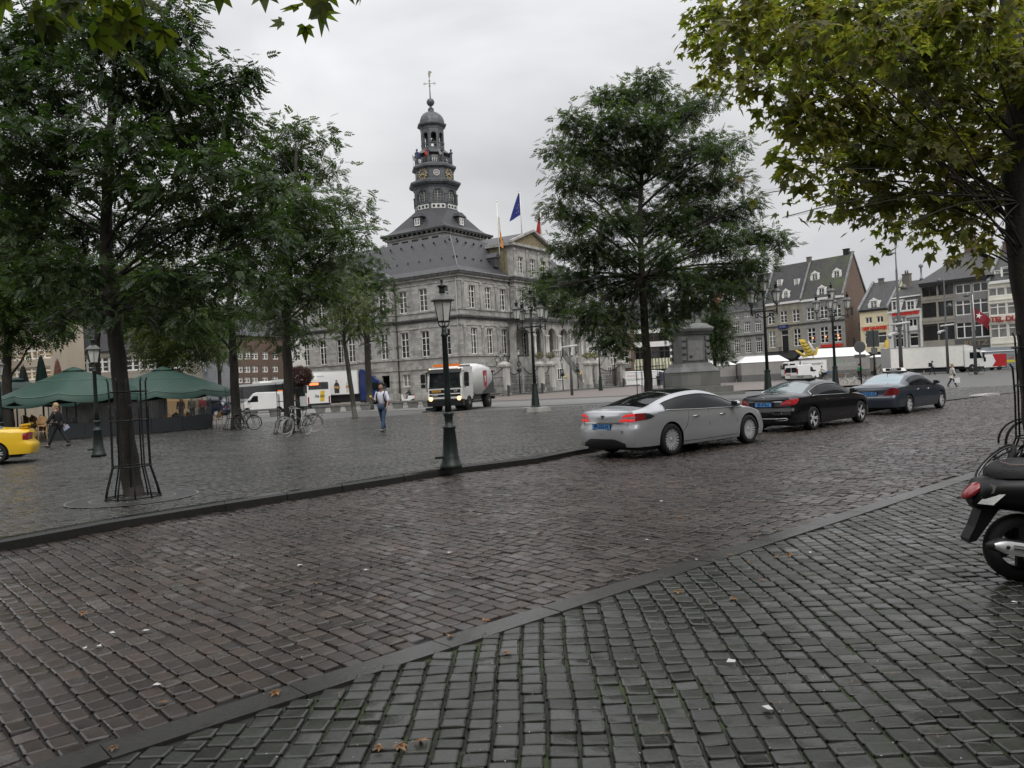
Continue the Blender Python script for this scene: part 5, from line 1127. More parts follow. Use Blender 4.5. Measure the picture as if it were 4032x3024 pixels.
def pchip(xs, ys):
    xs = np.array(xs, float); ys = np.array(ys, float); h = np.diff(xs); d = np.diff(ys)/h; m = np.zeros_like(ys)
    m[0], m[-1] = d[0], d[-1]
    for i in range(1, len(xs)-1):
        if d[i-1]*d[i] > 0: w1, w2 = 2*h[i]+h[i-1], h[i]+2*h[i-1]; m[i] = (w1+w2)/(w1/d[i-1]+w2/d[i])
    def f(x):
        x = min(max(x, xs[0]), xs[-1]); i = min(int(np.searchsorted(xs, x, 'right'))-1, len(h)-1); t = (x-xs[i])/h[i]
        return float((1+2*t)*(1-t)**2*ys[i]+t*(1-t)**2*h[i]*m[i]+t*t*(3-2*t)*ys[i+1]+t*t*(t-1)*h[i]*m[i+1])
    return f
tyre_m = mat('tyre_rubber', (.012, .012, .012), .8, bump=.3, bscale=60)
rim_m = mat('alloy_rim', (.62, .63, .64), .3, metal=.35)
car_glass = mat('car_glass', (.005, .006, .007), .03, spec=.22)
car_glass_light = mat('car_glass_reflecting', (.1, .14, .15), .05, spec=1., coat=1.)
chrome = mat('chrome_strip', (.6, .6, .6), .12, metal=1.)
blk = mat('black_plastic', (.012, .012, .013), .45)
seam = mat('panel_gap', (.004, .004, .004), .8)
red_lens = mat('red_lens', (.25, .012, .015), .15, spec=.7, coat=.6)
red_on = mat('lit_red_lamp', (.6, .02, .02), .3, emit=(1, .05, .05), es=.4)
plate_blue = mat('blue_number_plate', (.1, .3, .68), .4); plate_txt = mat('plate_characters', (.01, .01, .015), .5)
WHL = {}
def wheel(r, wd, style):
    k = (r, wd, style)
    if k in WHL: return WHL[k]
    t = MB().use(tyre_m); M0 = Matrix.Rotation(PI/2, 4, 'X'); t.M = M0   # lathe axis z -> -y ; outer side at -y ... flipped for the left side
    hw = wd/2
    t.lathe([(r*.68, -hw*.8), (r*.7, -hw), (r*.93, -hw*.96), (r*.985, -hw*.75), (r, -hw*.3), (r, hw*.3), (r*.985, hw*.75), (r*.93, hw*.96), (r*.7, hw), (r*.68, hw*.8)], 36, caps=False)
    t.use(seam); t.lathe([(r*.66, -hw*.4), (r*.66, hw*.25)], 24)
    rm = MB().use(rim_m); rm.M = M0
    rm.lathe([(r*.70, hw*.5), (r*.71, hw*.82), (r*.74, hw*.95), (r*.77, hw*.99), (r*.76, hw*.6)], 36, caps=False)
    rm.lathe([(.0001, hw*.62), (r*.15, hw*.62), (r*.17, hw*.5)], 16)
    for i in range(style):
        a = 2*PI*i/style
        for s_ in ((-1, 1) if style <= 10 else (0,)):
            rm.M = M0 @ Matrix.Rotation(a, 4, 'Z')
            o = .05*s_
            rm.prism([(r*.12, (o*.4-.06)*r, hw*.5), (r*.72, (o*2.2-.05)*r, hw*.78), (r*.72, (o*2.2+.05)*r, hw*.78), (r*.12, (o*.4+.06)*r, hw*.5)], (0, 0, hw*.1))
    WHL[k] = (t.mesh('wheel'), rm.mesh('rim')); return WHL[k]
def put_wheel(root, x, y, r, wd, style, steer=0):
    a, b = wheel(r, wd, style)
    o = link('wheel', a, root, (x, y, r), (0, 0, (0 if y < 0 else PI)+steer)); link('rim', b, o); return o
def make_car(name, label, loc, ang, paint, S, scale=1, group=None, cat='car', far=False, glass=None):
    root = thing(name, label, cat, (loc[0], loc[1], 0), ang, group, scale)
    L_, ra, fa, wr = S['L'], S['ra'], S['fa'], S['wr']
    fw, fb, ft, fry, frz = (pchip(*zip(*S[k])) for k in ('w', 'belt', 'top', 'ry', 'rz'))
    gz = pchip([0, .12, .3, .5, .78, 1.0], [.86, .93, .985, 1.0, .985, .95])
    sill = .2; arch = wr*1.16
    offr = pchip(*zip(*S['offr'])); offf = pchip(*zip(*S['offf']))
    sm = lambda t: max(0., min(1., t))**2*(3-2*max(0., min(1., t)))
    def yside(x, z): return fw(x)*gz(min(1., z/fb(x)))
    def X(x, z): return x+offr(z)*(1-sm(x/.55))-offf(z)*(1-sm((L_-x)/.6))
    def side(x, z, s_=-1, o=0.): return (X(x, z), s_*(yside(x, z)+o), z)
    bl = S.get('bulge', .1)
    def rear(y, z, o=0.):
        ye = yside(0, z); return (X(0, z)-bl*(1-(y/ye)**2)-o, y, z)
    def front(y, z, o=0.):
        ye = yside(L_, z); return (X(L_, z)+bl*1.4*(1-(y/ye)**2)+o, y, z)
    xs = sorted(set([round(i*L_/96, 4) for i in range(97)]+[.03, .08]+[c+d*arch for c in (ra, fa) for d in (-1, -.97, -.9, .9, .97, 1)]+[L_-.03, L_-.08]+[round(q, 4) for q in S['cuts']]))
    def zlow(x):
        z = sill+.0
        if x < S['bump_r']: z = .26-.0
        for c in (ra, fa):
            d = abs(x-c)
            if d < arch: z = max(z, wr*.98+math.sqrt(max(arch*arch-d*d, 0)))
        return z
    nlo, ns, nc = 13, 6, 9
    rows = []
    for x in xs:
        z0 = zlow(x); zb = fb(x); half = []
        for i in range(nlo+1):
            z = z0+(zb-z0)*i/nlo; half.append((X(x, z), yside(x, z), z))
        yb = half[-1][1]; yr = fry(x); zr = frz(x); zt = ft(x)
        for i in range(1, ns+1):
            f = i/ns; b_ = .035*sin(PI*f)*min(1, (zr-zb)/.3) ; half.append((X(x, zb), yb+(yr-yb)*f+b_, zb+(zr-zb)*f))
        for i in range(1, nc+1):
            f = i/nc; half.append((X(x, zb), yr*(1-f), zr+(zt-zr)*(1-(1-f)**2.0)))
        rows.append(half)
    K = len(rows[0])
    def region(x, j):
        if nlo <= j < nlo+ns:
            if S['dlo'][0] < x < S['dlo'][1] and nlo < j+1 and j < nlo+ns-1+0: return 1
            return 0
        if j >= nlo+ns:
            for a, b, m_ in S['crown']:
                if a < x < b and (j > nlo+ns or m_ == 3): return m_ if m_ != 3 else 1
        return 0
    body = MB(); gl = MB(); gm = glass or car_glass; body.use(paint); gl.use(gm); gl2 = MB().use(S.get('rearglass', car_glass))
    for s_ in (1, -1):
        P = [[(p[0], p[1]*s_, p[2]) for p in r] for r in rows]
        vb = [q for r in P for q in r]
        fb_ = []; fg_ = []; fr2 = []
        for i in range(len(xs)-1):
            xm = (xs[i]+xs[i+1])/2
            for j in range(K-1):
                f = (i*K+j, (i+1)*K+j, (i+1)*K+j+1, i*K+j+1); f = f if s_ == -1 else f[::-1]
                g = region(xm, j); (fb_ if g == 0 else fg_ if g == 1 else fr2).append(f)
        body.add(vb, fb_, True)
        for (mb_, fl) in ((gl, fg_), (gl2, fr2)):
            if fl:
                used = sorted({i for f in fl for i in f}); mp_ = {v: k for k, v in enumerate(used)}; mb_.add([vb[v] for v in used], [tuple(mp_[v] for v in f) for f in fl], True)
    for (r, fn, sg) in ((rows[0], rear, 1), (rows[-1], front, -1)):
        G_ = []
        for j in range(0, K):
            p = r[j]; row = []
            for k in range(13):
                y = p[1]*(-1+2*k/12); bb = bl*(1 if sg == 1 else 1.4)*(1-(-1+2*k/12)**2)*(1 if j <= nlo else max(0, 1-(j-nlo)/(nc+ns)*1.0)); row.append((p[0]-sg*bb, y, p[2]+(0 if j <= nlo+ns else 0)))
            G_.append(row)
        if sg == -1: G_ = [q[::-1] for q in G_]
        body.add([q for r_ in G_ for q in r_], [(a*13+b, a*13+b+1, (a+1)*13+b+1, (a+1)*13+b) for a in range(K-1) for b in range(12)], True)
    body.use(blk); body.box(.25, L_-.25, -fw(L_/2)*.86, fw(L_/2)*.86, .17, .45)
    for c in (ra, fa):
        for s_ in (-1, 1):
            yy = fw(c)*.99; pts = [(c+arch*cos(a), s_*(yy-.3), wr+arch*sin(a)) for a in [PI*i/14 for i in range(15)]]; pt2 = [(q[0], s_*(yy-.012), q[2]) for q in pts]
            body.grid([pts, pt2] if s_ == 1 else [pt2, pts]); body.poly(pts+[(c-arch, s_*(yy-.3), .2), (c+arch, s_*(yy-.3), .2)])
    body.build('body', root); gl.build('windows', root)
    if gl2.v: gl2.build('rear_window', root)
    for (c, s_, st) in ((ra, -1, 0), (ra, 1, 0), (fa, -1, S.get('steer', 0)), (fa, 1, S.get('steer', 0))):
        put_wheel(root, c, s_*(fw(c)-.115), wr, .225, S['spokes'], st)
    if far: 
        for s_ in (-1, 1):
            b = MB().use(red_lens); b.grid([[rear(s_*yside(0, z)*(a), z, .006) for a in (.72, .85, .98)] for z in (.72, .8, .88)]); b.build('tail_light', root)
        return root, side, rear
    for q in S['seams']:
        for s_ in (-1, 1):
            b = MB().use(seam); b.tube([side(x, z, s_, .0005) for x, z in q], .0045, 5); b.build('door_gap', root)
    for x, z in S['handles']:
        for s_ in (-1, 1):
            b = MB().use(S.get('handle_m', paint)); b.tube([side(x-.11, z, s_, .012), side(x, z+.004, s_, .02), side(x+.11, z+.008, s_, .012)], .014, 6); b.build('door_handle', root)
    for s_ in (-1, 1):
        x, z = S['mirror']; y = yside(x, z); b = MB().use(paint); b.sphere((x, s_*(y+.12), z+.07), .1, 12, 8, (.85, 1.15, .75)); b.tube([(x+.03, s_*(y-.04), z-.01), (x+.02, s_*(y+.08), z+.02)], .03, 6); b.use(blk); b.box(x-.09, x-.075, s_*(y+.12)-.08, s_*(y+.12)+.08, z+.02, z+.13); b.build('mirror', root)
    if S.get('dloline', True):
        a, b_ = S['dlo']
        for s_ in (-1, 1):
            lo = []; up = []
            for i in range(25):
                x = a+(b_-a)*i/24; zb = fb(x); lo.append((X(x, zb), s_*(yside(x, zb)+.004), zb+.004)); f = (ns-1)/ns; zr = frz(x); yr = fry(x); yb = yside(x, zb)
                up.append((x, s_*(yb+(yr-yb)*f+.035*sin(PI*f)*min(1, (zr-zb)/.3)+.004), zb+(zr-zb)*f+.004))
            q = MB().use(chrome); q.tube(lo+up[::-1]+[lo[0]], .011, 5); q.build('window_trim', root)
    return root, side, rear
def patch(name, root, m, fn, us, zlo, zhi, n=10, k=5, o=.006, lift=None):
    """curved panel on a surface fn(u, z, o): u runs over us, z between the curves zlo(t) and zhi(t)"""
    b = MB().use(m); P = []
    for i in range(n+1):
        t = i/n; u = us[0]+(us[1]-us[0])*t; P.append([fn(u, zlo(t)+(zhi(t)-zlo(t))*j/k, o if 0 < j < k else o*.3) for j in range(k+1)])
    b.grid(P); return b.build(name, root)
lerp = lambda *p: pchip([i/(len(p)-1) for i in range(len(p))], p)
def plate(root, rear, z, body, y=0., w=.52, h=.11, o=.02):
    p = rear(y, z, o); b = MB().use(blk); b.box(p[0]-.006, p[0]+.03, y-w/2-.012, y+w/2+.012, z-h/2-.012, z+h/2+.012); b.use(plate_blue); b.box(p[0]-.012, p[0], y-w/2, y+w/2, z-h/2, z+h/2); q = b.build('number_plate', root)
    text('plate_text', body, .115, plate_txt, q, (p[0]-.0125, y, z), (PI/2, 0, -PI/2), .0015, sx=.98, bold=.003)
def place(contact, ang, S, scale):
    """car origin so that its right rear wheel stands on contact"""
    lx, ly = S['ra']*scale, -(dict(S['w'])[S['wk']]-.0)*scale
    return (contact[0]-(lx*cos(ang)-ly*sin(ang)), contact[1]-(lx*sin(ang)+ly*cos(ang)))
silver = mat('silver_metallic_paint', (.46, .47, .48), .26, metal=.45, coat=.8)
black_paint = mat('black_paint', (.005, .005, .006), .16, coat=.5, spec=.4)
blue_paint = mat('blue_grey_metallic_paint', (.035, .045, .06), .3, metal=.4, coat=.9)
yellow_paint = mat('yellow_paint', (.75, .47, .02), .35, coat=.6)
S1 = dict(L=4.97, ra=1.08, fa=4.03, wr=.35, spokes=10, wk=1.0, bump_r=.8, cuts=[.42, .62, 3.95, .55, 3.75, 3.0, 1.05, 3.65],
 w=[(0, .82), (.04, .865), (.12, .905), (.3, .94), (.7, .968), (1.0, .982), (1.5, .975), (2.5, .965), (3.4, .965), (4.0, .975), (4.5, .93), (4.8, .84), (4.97, .68)],
 belt=[(0, .93), (.3, .965), (.9, 1.0), (1.4, .985), (2.2, .955), (3.2, .93), (3.9, .90), (4.4, .82), (4.8, .68), (4.97, .58)],
 top=[(0, 1.06), (.12, 1.09), (.3, 1.115), (.6, 1.18), (1.1, 1.31), (1.6, 1.4), (2.2, 1.445), (2.6, 1.44), (3.0, 1.385), (3.5, 1.2), (3.9, 1.03), (4.3, .955), (4.7, .82), (4.97, .64)],
 ry=[(0, .74), (.3, .8), (.7, .74), (1.2, .66), (1.8, .62), (2.4, .6), (3.0, .6), (3.5, .66), (3.95, .78), (4.4, .74), (4.97, .5)],
 rz=[(0, 1.02), (.3, 1.06), (.7, 1.12), (1.2, 1.24), (1.8, 1.345), (2.4, 1.375), (3.0, 1.3), (3.5, 1.13), (3.95, .945), (4.4, .87), (4.8, .72), (4.97, .6)],
 offr=[(.1, .12), (.3, .02), (.5, 0), (.66, .01), (.72, .05), (.95, .07), (1.2, .0)], offf=[(.1, .12), (.4, .0), (.7, .05), (1.2, .2)],
 dlo=(.95, 3.78), crown=[(.42, 1.55, 2), (1.62, 2.9, 1), (2.96, 3.95, 1)], seams=[[(1.42, .45), (1.62, .62), (1.72, .8), (1.75, .95)], [(2.45, .28), (2.47, .6), (2.5, .94)], [(3.52, .28), (3.55, .6), (3.62, .9)], [(1.5, .28), (2.4, .27), (3.5, .28)]],
 handles=[(1.98, .81), (2.98, .79)], mirror=(3.42, .94), bulge=.16, handle_m=chrome)
c1 = (3.31, 16.75); A1_ = R(39.5); sc1 = .95
pl = place(c1, A1_, S1, sc1)
car, sd, rr = make_car('silver_taxi', 'silver fastback car with lit tail lamps, last of the three parked taxis', pl, A1_, silver, S1, sc1, 'taxis parked along the kerb', 'taxi')
for s_ in (-1, 1):
    f_ = lambda u, z, o, s_=s_: rr(s_*u, z, o)
    patch('tail_light', car, red_on, f_, (.47, .81), lerp(.81, .808), lerp(.862, .872, .855), o=.01); 
    patch('tail_light', car, red_on, f_, (.53, .81), lerp(.90, .925), lerp(.935, .975, .98), o=.01)
    patch('tail_light', car, mat('clear_lamp_middle', (.3, .28, .28), .2), f_, (.5, .81), lerp(.86, .86), lerp(.90, .925), o=.006)
    patch('tail_light', car, red_lens, lambda u, z, o, s_=s_: sd(u, z, s_, o), (0, .24), lerp(.82, .835), lerp(.985, .985), o=.009)
    patch('tail_light', car, blk, lambda u, z, o, s_=s_: sd(u, z, s_, o), (.24, .58), lerp(.836, .85, .9), lerp(.985, .965, .905), o=.008)
    patch('reflector', car, blk, f_, (0.0, .62), lerp(.25, .25), lerp(.44, .44, .34), o=.012)
b = MB().use(chrome); b.grid([[rr(y, z, .02) for z in (.775, .79, .8)] for y in [-.62+1.24*i/16 for i in range(17)]]); b.build('boot_strip', car)
b = MB().use(seam)
q = [(-.68, .97), (-.66, .75), (-.56, .56), (0, .545), (.56, .56), (.66, .75), (.68, .97)]
b.tube([rr(y, z, .002) for y, z in q], .004, 4); b.build('boot_gap', car)
plate(car, rr, .705, 'PP-332-N')
p = rr(0, .93, .012); b = MB().use(mat('badge_grey', (.15, .15, .15), .3, metal=.6)); b.box(p[0]-.005, p[0]+.02, -.012, .012, .875, .935); b.box(p[0]-.005, p[0]+.02, -.05, .05, .935, .952); b.build('badge', car)
p = rr(-.58, .6, .01); text('boot_lettering', 'V85D', .045, mat('badge_grey'), car, (p[0]-.002, -.55, .6), (PI/2, 0, -PI/2), .003)
b = MB().use(mat('dark_seat', (.03, .03, .032), .8))
for y in (-.4, .4): b.sphere((1.35, y, .98), .14, 10, 8, (.5, 1, 1.1))
b.build('head_rests', car) if False else None
def saloon(**k):
    S = dict(L=4.9, ra=1.07, fa=4.01, wr=.34, spokes=5, wk=1.0, bump_r=.8, cuts=[.86, 1.55, 3.1, 3.85],
     w=[(0, .80), (.04, .85), (.12, .885), (.3, .91), (1.0, .93), (2.5, .925), (3.8, .93), (4.4, .9), (4.75, .8), (4.9, .66)],
     belt=[(0, .93), (.4, .97), (1.2, .985), (2.5, .96), (3.6, .94), (4.2, .87), (4.7, .76), (4.9, .66)],
     top=[(0, 1.03), (.1, 1.075), (.35, 1.1), (.85, 1.13), (1.2, 1.27), (1.6, 1.395), (2.1, 1.455), (2.7, 1.455), (3.1, 1.38), (3.5, 1.2), (3.85, 1.05), (4.3, .97), (4.7, .85), (4.9, .72)],
     ry=[(0, .7), (.3, .78), (.85, .76), (1.3, .68), (1.8, .62), (2.6, .6), (3.1, .61), (3.5, .68), (3.9, .76), (4.4, .72), (4.9, .5)],
     rz=[(0, 1.0), (.3, 1.04), (.85, 1.06), (1.3, 1.2), (1.8, 1.34), (2.4, 1.38), (2.9, 1.33), (3.4, 1.15), (3.85, .98), (4.3, .92), (4.7, .81), (4.9, .69)],
     offr=[(.1, .12), (.3, .02), (.52, 0), (.62, .02), (.7, .06), (.98, .05), (1.2, .0)], offf=[(.1, .1), (.4, .0), (.7, .04), (1.2, .15)],
     dlo=(1.1, 3.68), crown=[(.86, 1.55, 2), (3.1, 3.85, 1)], seams=[[(1.5, .5), (1.68, .7), (1.72, .96)], [(2.42, .28), (2.42, .6), (2.45, .95)], [(3.42, .28), (3.45, .6), (3.52, .92)], [(1.5, .27), (2.4, .26), (3.5, .27)]],
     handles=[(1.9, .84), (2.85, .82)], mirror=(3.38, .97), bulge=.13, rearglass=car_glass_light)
    S.update(k); return S
S2 = saloon(); A2_ = R(41)
sc2 = .93
car, sd, rr = make_car('black_taxi', 'black saloon with chrome window line and roof sign, middle of the parked taxis', place((8.09, 21.5), A2_, S2, sc2), A2_, black_paint, S2, sc2, 'taxis parked along the kerb', 'taxi')
for s_ in (-1, 1):
    f_ = lambda u, z, o, s_=s_: rr(s_*u, z, o)
    patch('tail_light', car, red_lens if s_ == 1 else mat('bright_red_lens', (.4, .02, .025), .15, coat=.6), f_, (.5, .79), lerp(.76, .765), lerp(.8, .9, .935), o=.012)
    patch('tail_light', car, mat('bright_red_lens', (.4, .02, .025), .15, coat=.6), lambda u, z, o, s_=s_: sd(u, z, s_, o), (0, .3), lerp(.77, .8, .88), lerp(.935, .95, .945), o=.012)
    b = MB().use(chrome); b.tube([rr(s_*y, z, .012) for y, z in ((.35, .33), (.66, .34), (.73, .37), (.66, .4), (.42, .39), (.35, .33))], .012, 5); b.build('exhaust_trim', car)
b = MB().use(chrome); b.grid([[rr(y, z, .016) for z in (.862, .875, .885)] for y in [-.55+1.1*i/16 for i in range(17)]]); b.build('boot_strip', car)
b = MB().use(chrome); b.tube([rr(y, .39, .012) for y in [-.42+.84*i/12 for i in range(13)]], .01, 5); b.build('bumper_strip', car)
b = MB().use(chrome); b.M = Matrix.Translation(rr(0, .965, .0)) @ Matrix.Rotation(R(-20), 4, 'Y'); b.ring((0, 0, 0), .045, .006, 18, 5, 'X')
for k in range(3): a = PI/2+k*2*PI/3; b.tube([(0, 0, 0), (0, .045*cos(a), .045*sin(a))], .006, 4)
b.build('badge', car)
for s_ in (-1, 1):
    for y in (.3, .55): p = rr(s_*y, .55, .005); b = MB().use(chrome); b.sphere(p, .012, 8, 6); b.build('parking_sensor', car)
plate(car, rr, .79, 'JR-496-J')
b = MB().use(blk); b.box(1.95, 2.35, -.34, .34, 1.44, 1.48); b.use(mat('taxi_sign_dim', (.12, .12, .11), .4)); b.prism([(2.0, -.33, 1.48), (2.3, -.33, 1.48), (2.2, -.28, 1.58), (2.1, -.28, 1.58)], (0, .66, 0)); q = b.build('roof_sign', car)
text('sign_letters', 'TAXI', .1, blk, q, (2.035, 0, 1.53), (PI/2-.3, 0, -PI/2), .002, bold=.003)
S3 = saloon(L=4.82, ra=1.05, fa=3.9, wr=.32, spokes=7,
     w=[(0, .76), (.04, .81), (.12, .85), (.3, .885), (1.0, .905), (2.5, .905), (3.8, .905), (4.3, .87), (4.67, .77), (4.82, .62)],
     belt=[(0, .86), (.4, .92), (1.2, .95), (2.5, .94), (3.5, .92), (4.1, .84), (4.6, .72), (4.82, .6)],
     top=[(0, .98), (.1, 1.03), (.35, 1.06), (.8, 1.08), (1.15, 1.24), (1.55, 1.38), (2.0, 1.45), (2.6, 1.45), (3.0, 1.38), (3.4, 1.2), (3.75, 1.03), (4.2, .93), (4.6, .8), (4.82, .66)],
     rz=[(0, .96), (.3, 1.0), (.8, 1.03), (1.25, 1.2), (1.7, 1.33), (2.3, 1.375), (2.8, 1.33), (3.3, 1.14), (3.75, .97), (4.2, .88), (4.6, .76), (4.82, .63)],
     ry=[(0, .66), (.3, .74), (.85, .72), (1.3, .66), (1.8, .6), (2.6, .59), (3.1, .6), (3.5, .66), (3.8, .73), (4.3, .7), (4.82, .45)],
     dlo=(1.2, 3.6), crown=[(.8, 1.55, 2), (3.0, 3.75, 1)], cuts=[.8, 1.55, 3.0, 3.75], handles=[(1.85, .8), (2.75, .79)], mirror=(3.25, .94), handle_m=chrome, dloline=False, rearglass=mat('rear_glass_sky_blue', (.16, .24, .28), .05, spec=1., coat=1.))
A3_ = R(41.5); sc3 = .945
car, sd, rr = make_car('blue_grey_taxi', 'dark blue-grey older saloon with lit TAXI sign, front of the parked taxis', place((13.04, 26.25), A3_, S3, sc3), A3_, blue_paint, S3, sc3, 'taxis parked along the kerb', 'taxi')
for s_ in (-1, 1):
    f_ = lambda u, z, o, s_=s_: rr(s_*u, z, o); dkr = mat('dark_red_lens', (.12, .01, .012), .15, coat=.6)
    patch('tail_light', car, dkr, f_, (.46, .755), lerp(.66, .67), lerp(.7, .88, .95), o=.012); patch('tail_light', car, dkr, lambda u, z, o, s_=s_: sd(u, z, s_, o), (0, .3), lerp(.67, .7, .8), lerp(.93, .91, .83), o=.012)
b = MB().use(chrome); b.grid([[rr(y, z, .016) for z in (.83, .84, .848)] for y in [-.3+.6*i/10 for i in range(11)]]); b.build('boot_strip', car)
b = MB().use(mat('pale_bumper_top', (.2, .21, .22), .15, metal=.6)); b.grid([[rr(y, z, .03) for z in (.6, .615, .63)] for y in [-.7+1.4*i/16 for i in range(17)]]); b.build('bumper_strip', car)  # paler metallic band along the bumper top
plate(car, rr, .74, '95-ND-XL')
b = MB().use(mat('taxi_sign_white', (.75, .75, .7), .4, emit=(.8, .8, .72), es=.12)); b.prism([(1.95, -.35, 1.47), (2.25, -.35, 1.47), (2.18, -.29, 1.585), (2.02, -.29, 1.585)], (0, .7, 0)); b.use(blk); b.box(1.9, 2.3, -.35, .35, 1.43, 1.47); b.box(1.95, 1.975, -.27, .27, 1.49, 1.58); q = b.build('roof_sign', car)
text('sign_letters', 'TAXI', .11, white_paint, q, (1.945, 0, 1.535), (PI/2, 0, -PI/2), .003, bold=.004)
b = MB().use(blk); b.tube([(1.45, 0, 1.36), (1.4, 0, 1.46)], .01, 5); b.build('aerial', car)
Sy = saloon(L=4.4, ra=.92, fa=3.5, wr=.31, spokes=8, w=[(0, .72), (.05, .79), (.15, .83), (.4, .86), (2.2, .86), (3.8, .84), (4.25, .72), (4.4, .56)],
   belt=[(0, .86), (.3, .9), (1, .93), (2.4, .9), (3.2, .87), (3.9, .76), (4.4, .58)],
   top=[(0, .95), (.08, .985), (.35, 1.0), (.7, 1.03), (1.1, 1.2), (1.6, 1.36), (2.2, 1.39), (2.6, 1.33), (3.1, 1.08), (3.4, .95), (4, .82), (4.4, .62)],
   rz=[(0, .93), (.35, .96), (.7, .97), (1.2, 1.17), (1.7, 1.3), (2.3, 1.32), (2.7, 1.2), (3.2, .95), (3.5, .9), (4.4, .6)], ry=[(0, .6), (.35, .7), (.7, .7), (1.2, .6), (2.2, .56), (2.8, .6), (3.3, .7), (4.4, .4)], dlo=(1.05, 3.1), crown=[(.72, 1.5, 2), (2.5, 3.35, 1)], cuts=[.72, 1.5, 2.5, 3.35], mirror=(2.85, .9), handles=[(2.0, .78)], dloline=False,
   offr=[(.1, .1), (.3, .0), (.5, -.03), (.56, .0), (.62, .08), (.98, .05), (1.2, .0)], rearglass=mat('pale_rear_glass', (.35, .38, .4), .15, coat=1.), seams=[[(1.3, .4), (1.35, .9)], [(2.7, .3), (2.75, .88)]], bulge=.12, steer=0)  # rear glass has a pale grey base colour
gy = G(-22, 1832, PZ); Ay = R(207)
car, sd, rr = make_car('yellow_car', 'yellow saloon with a small boot spoiler, half out of the left edge', (0, 0), Ay, yellow_paint, Sy, 1.0, None, 'car')
lx, ly = Sy['ra'], .86
car.location = (gy.x-(lx*cos(Ay)-ly*sin(Ay)), gy.y-(lx*sin(Ay)+ly*cos(Ay)), PZ)
for s_ in (-1, 1):
    patch('tail_light', car, red_lens, lambda u, z, o, s_=s_: rr(s_*u, z, o), (.45, .7), lerp(.66, .66), lerp(.86, .86), o=.012)
    patch('tail_light', car, red_lens, lambda u, z, o, s_=s_: sd(u, z, s_, o), (0, .16), lerp(.64, .66), lerp(.86, .84), o=.012)
b = MB().use(yellow_paint); b.prism([(.02, -.6, 1.07), (.3, -.6, 1.05), (.3, -.6, 1.08), (.02, -.6, 1.11)], (0, 1.2, 0)); b.box(.1, .25, -.55, -.48, .98, 1.07); b.box(.1, .25, .48, .55, .98, 1.07); b.build('spoiler', car)
Sh = saloon(L=4.0, ra=.75, fa=3.25, wr=.31, spokes=8, w=[(0, .7), (.05, .78), (.2, .84), (.6, .87), (2.2, .87), (3.5, .84), (3.85, .74), (4.0, .6)], belt=[(0, .95), (.5, .98), (2, .94), (3, .9), (3.6, .78), (4, .62)],
   top=[(0, 1.3), (.1, 1.38), (.4, 1.46), (1.2, 1.52), (1.9, 1.5), (2.4, 1.36), (2.9, 1.08), (3.3, .96), (3.8, .82), (4, .66)], rz=[(0, 1.2), (.1, 1.3), (.4, 1.39), (1.2, 1.43), (1.9, 1.4), (2.4, 1.22), (2.9, .98), (3.3, .92), (4, .64)], ry=[(0, .55), (.4, .6), (1.9, .6), (2.5, .66), (2.9, .74), (4, .45)], dlo=(.3, 2.8), crown=[(2.0, 2.9, 1)], cuts=[.3, 2.0, 2.9], handles=[], mirror=(2.5, .95), dloline=False, seams=[])
gh = G(893, 1638, .05); 
car, sd, rr = make_car('blue_hatchback', 'dark blue hatchback between the café terrace and the white van', (0, 0), R(176), mat('dark_blue_paint', (.012, .018, .035), .25, coat=1.), Sh, 1.0, None, 'car', far=True)
car.location = (gh.x, gh.y+.6, .02)
lamp_green = mat('dark_green_cast_iron', (.012, .02, .018), .4, var=.3, vscale=8)
lamp_glass = mat('frosted_lamp_glass', (.62, .62, .58), .25, var=.12, vscale=6, spec=.6, alpha=.88)
lamp_cap = mat('weathered_lamp_hood', (.1, .1, .095), .35, metal=.3)
LB = {}
def lantern_parts(parent, x, y, z, s):
    """six sided lantern, foot at z; total height .85*s"""
    if 'f' not in LB:
        b = MB().use(lamp_green)
        for i in range(6):
            a = i*PI/3+.3; b.tube([(.125*cos(a), .125*sin(a), .1), (.205*cos(a), .205*sin(a), .53)], .009, 4)
        b.ring((0, 0, .1), .125, .014, 6, 4, 'Z', False); b.ring((0, 0, .53), .205, .014, 6, 4, 'Z', False); b.lathe([(.05, -.04), (.06, 0), (.03, .02)], 8)
        for i in range(4): a = i*PI/2; b.tube([(.045*cos(a), .045*sin(a), -.02), (.1*cos(a), .1*sin(a), .03), (.12*cos(a), .12*sin(a), .1)], .012, 4)
        LB['f'] = b.mesh('lantern')
        g = MB().use(lamp_glass); g.lathe([(.12, .11), (.197, .52)], 6, ang0=.3, smooth=False, caps=False); LB['g'] = g.mesh('pane')
        c = MB().use(lamp_cap); c.lathe([(.245, .515), (.245, .535), (.2, .56), (.17, .6), (.1, .655), (.075, .67)], 12); c.use(lamp_green); c.lathe([(.07, .66), (.062, .72), (.065, .8), (.1, .815), (.1, .83), (.03, .85), (.022, .9), (.035, .93), (.01, .99)], 10); LB['c'] = c.mesh('hood')
    o = link('lantern', LB['f'], parent, (x, y, z), None, (s, s, s)); link('pane', LB['g'], o); link('hood', LB['c'], o); return o
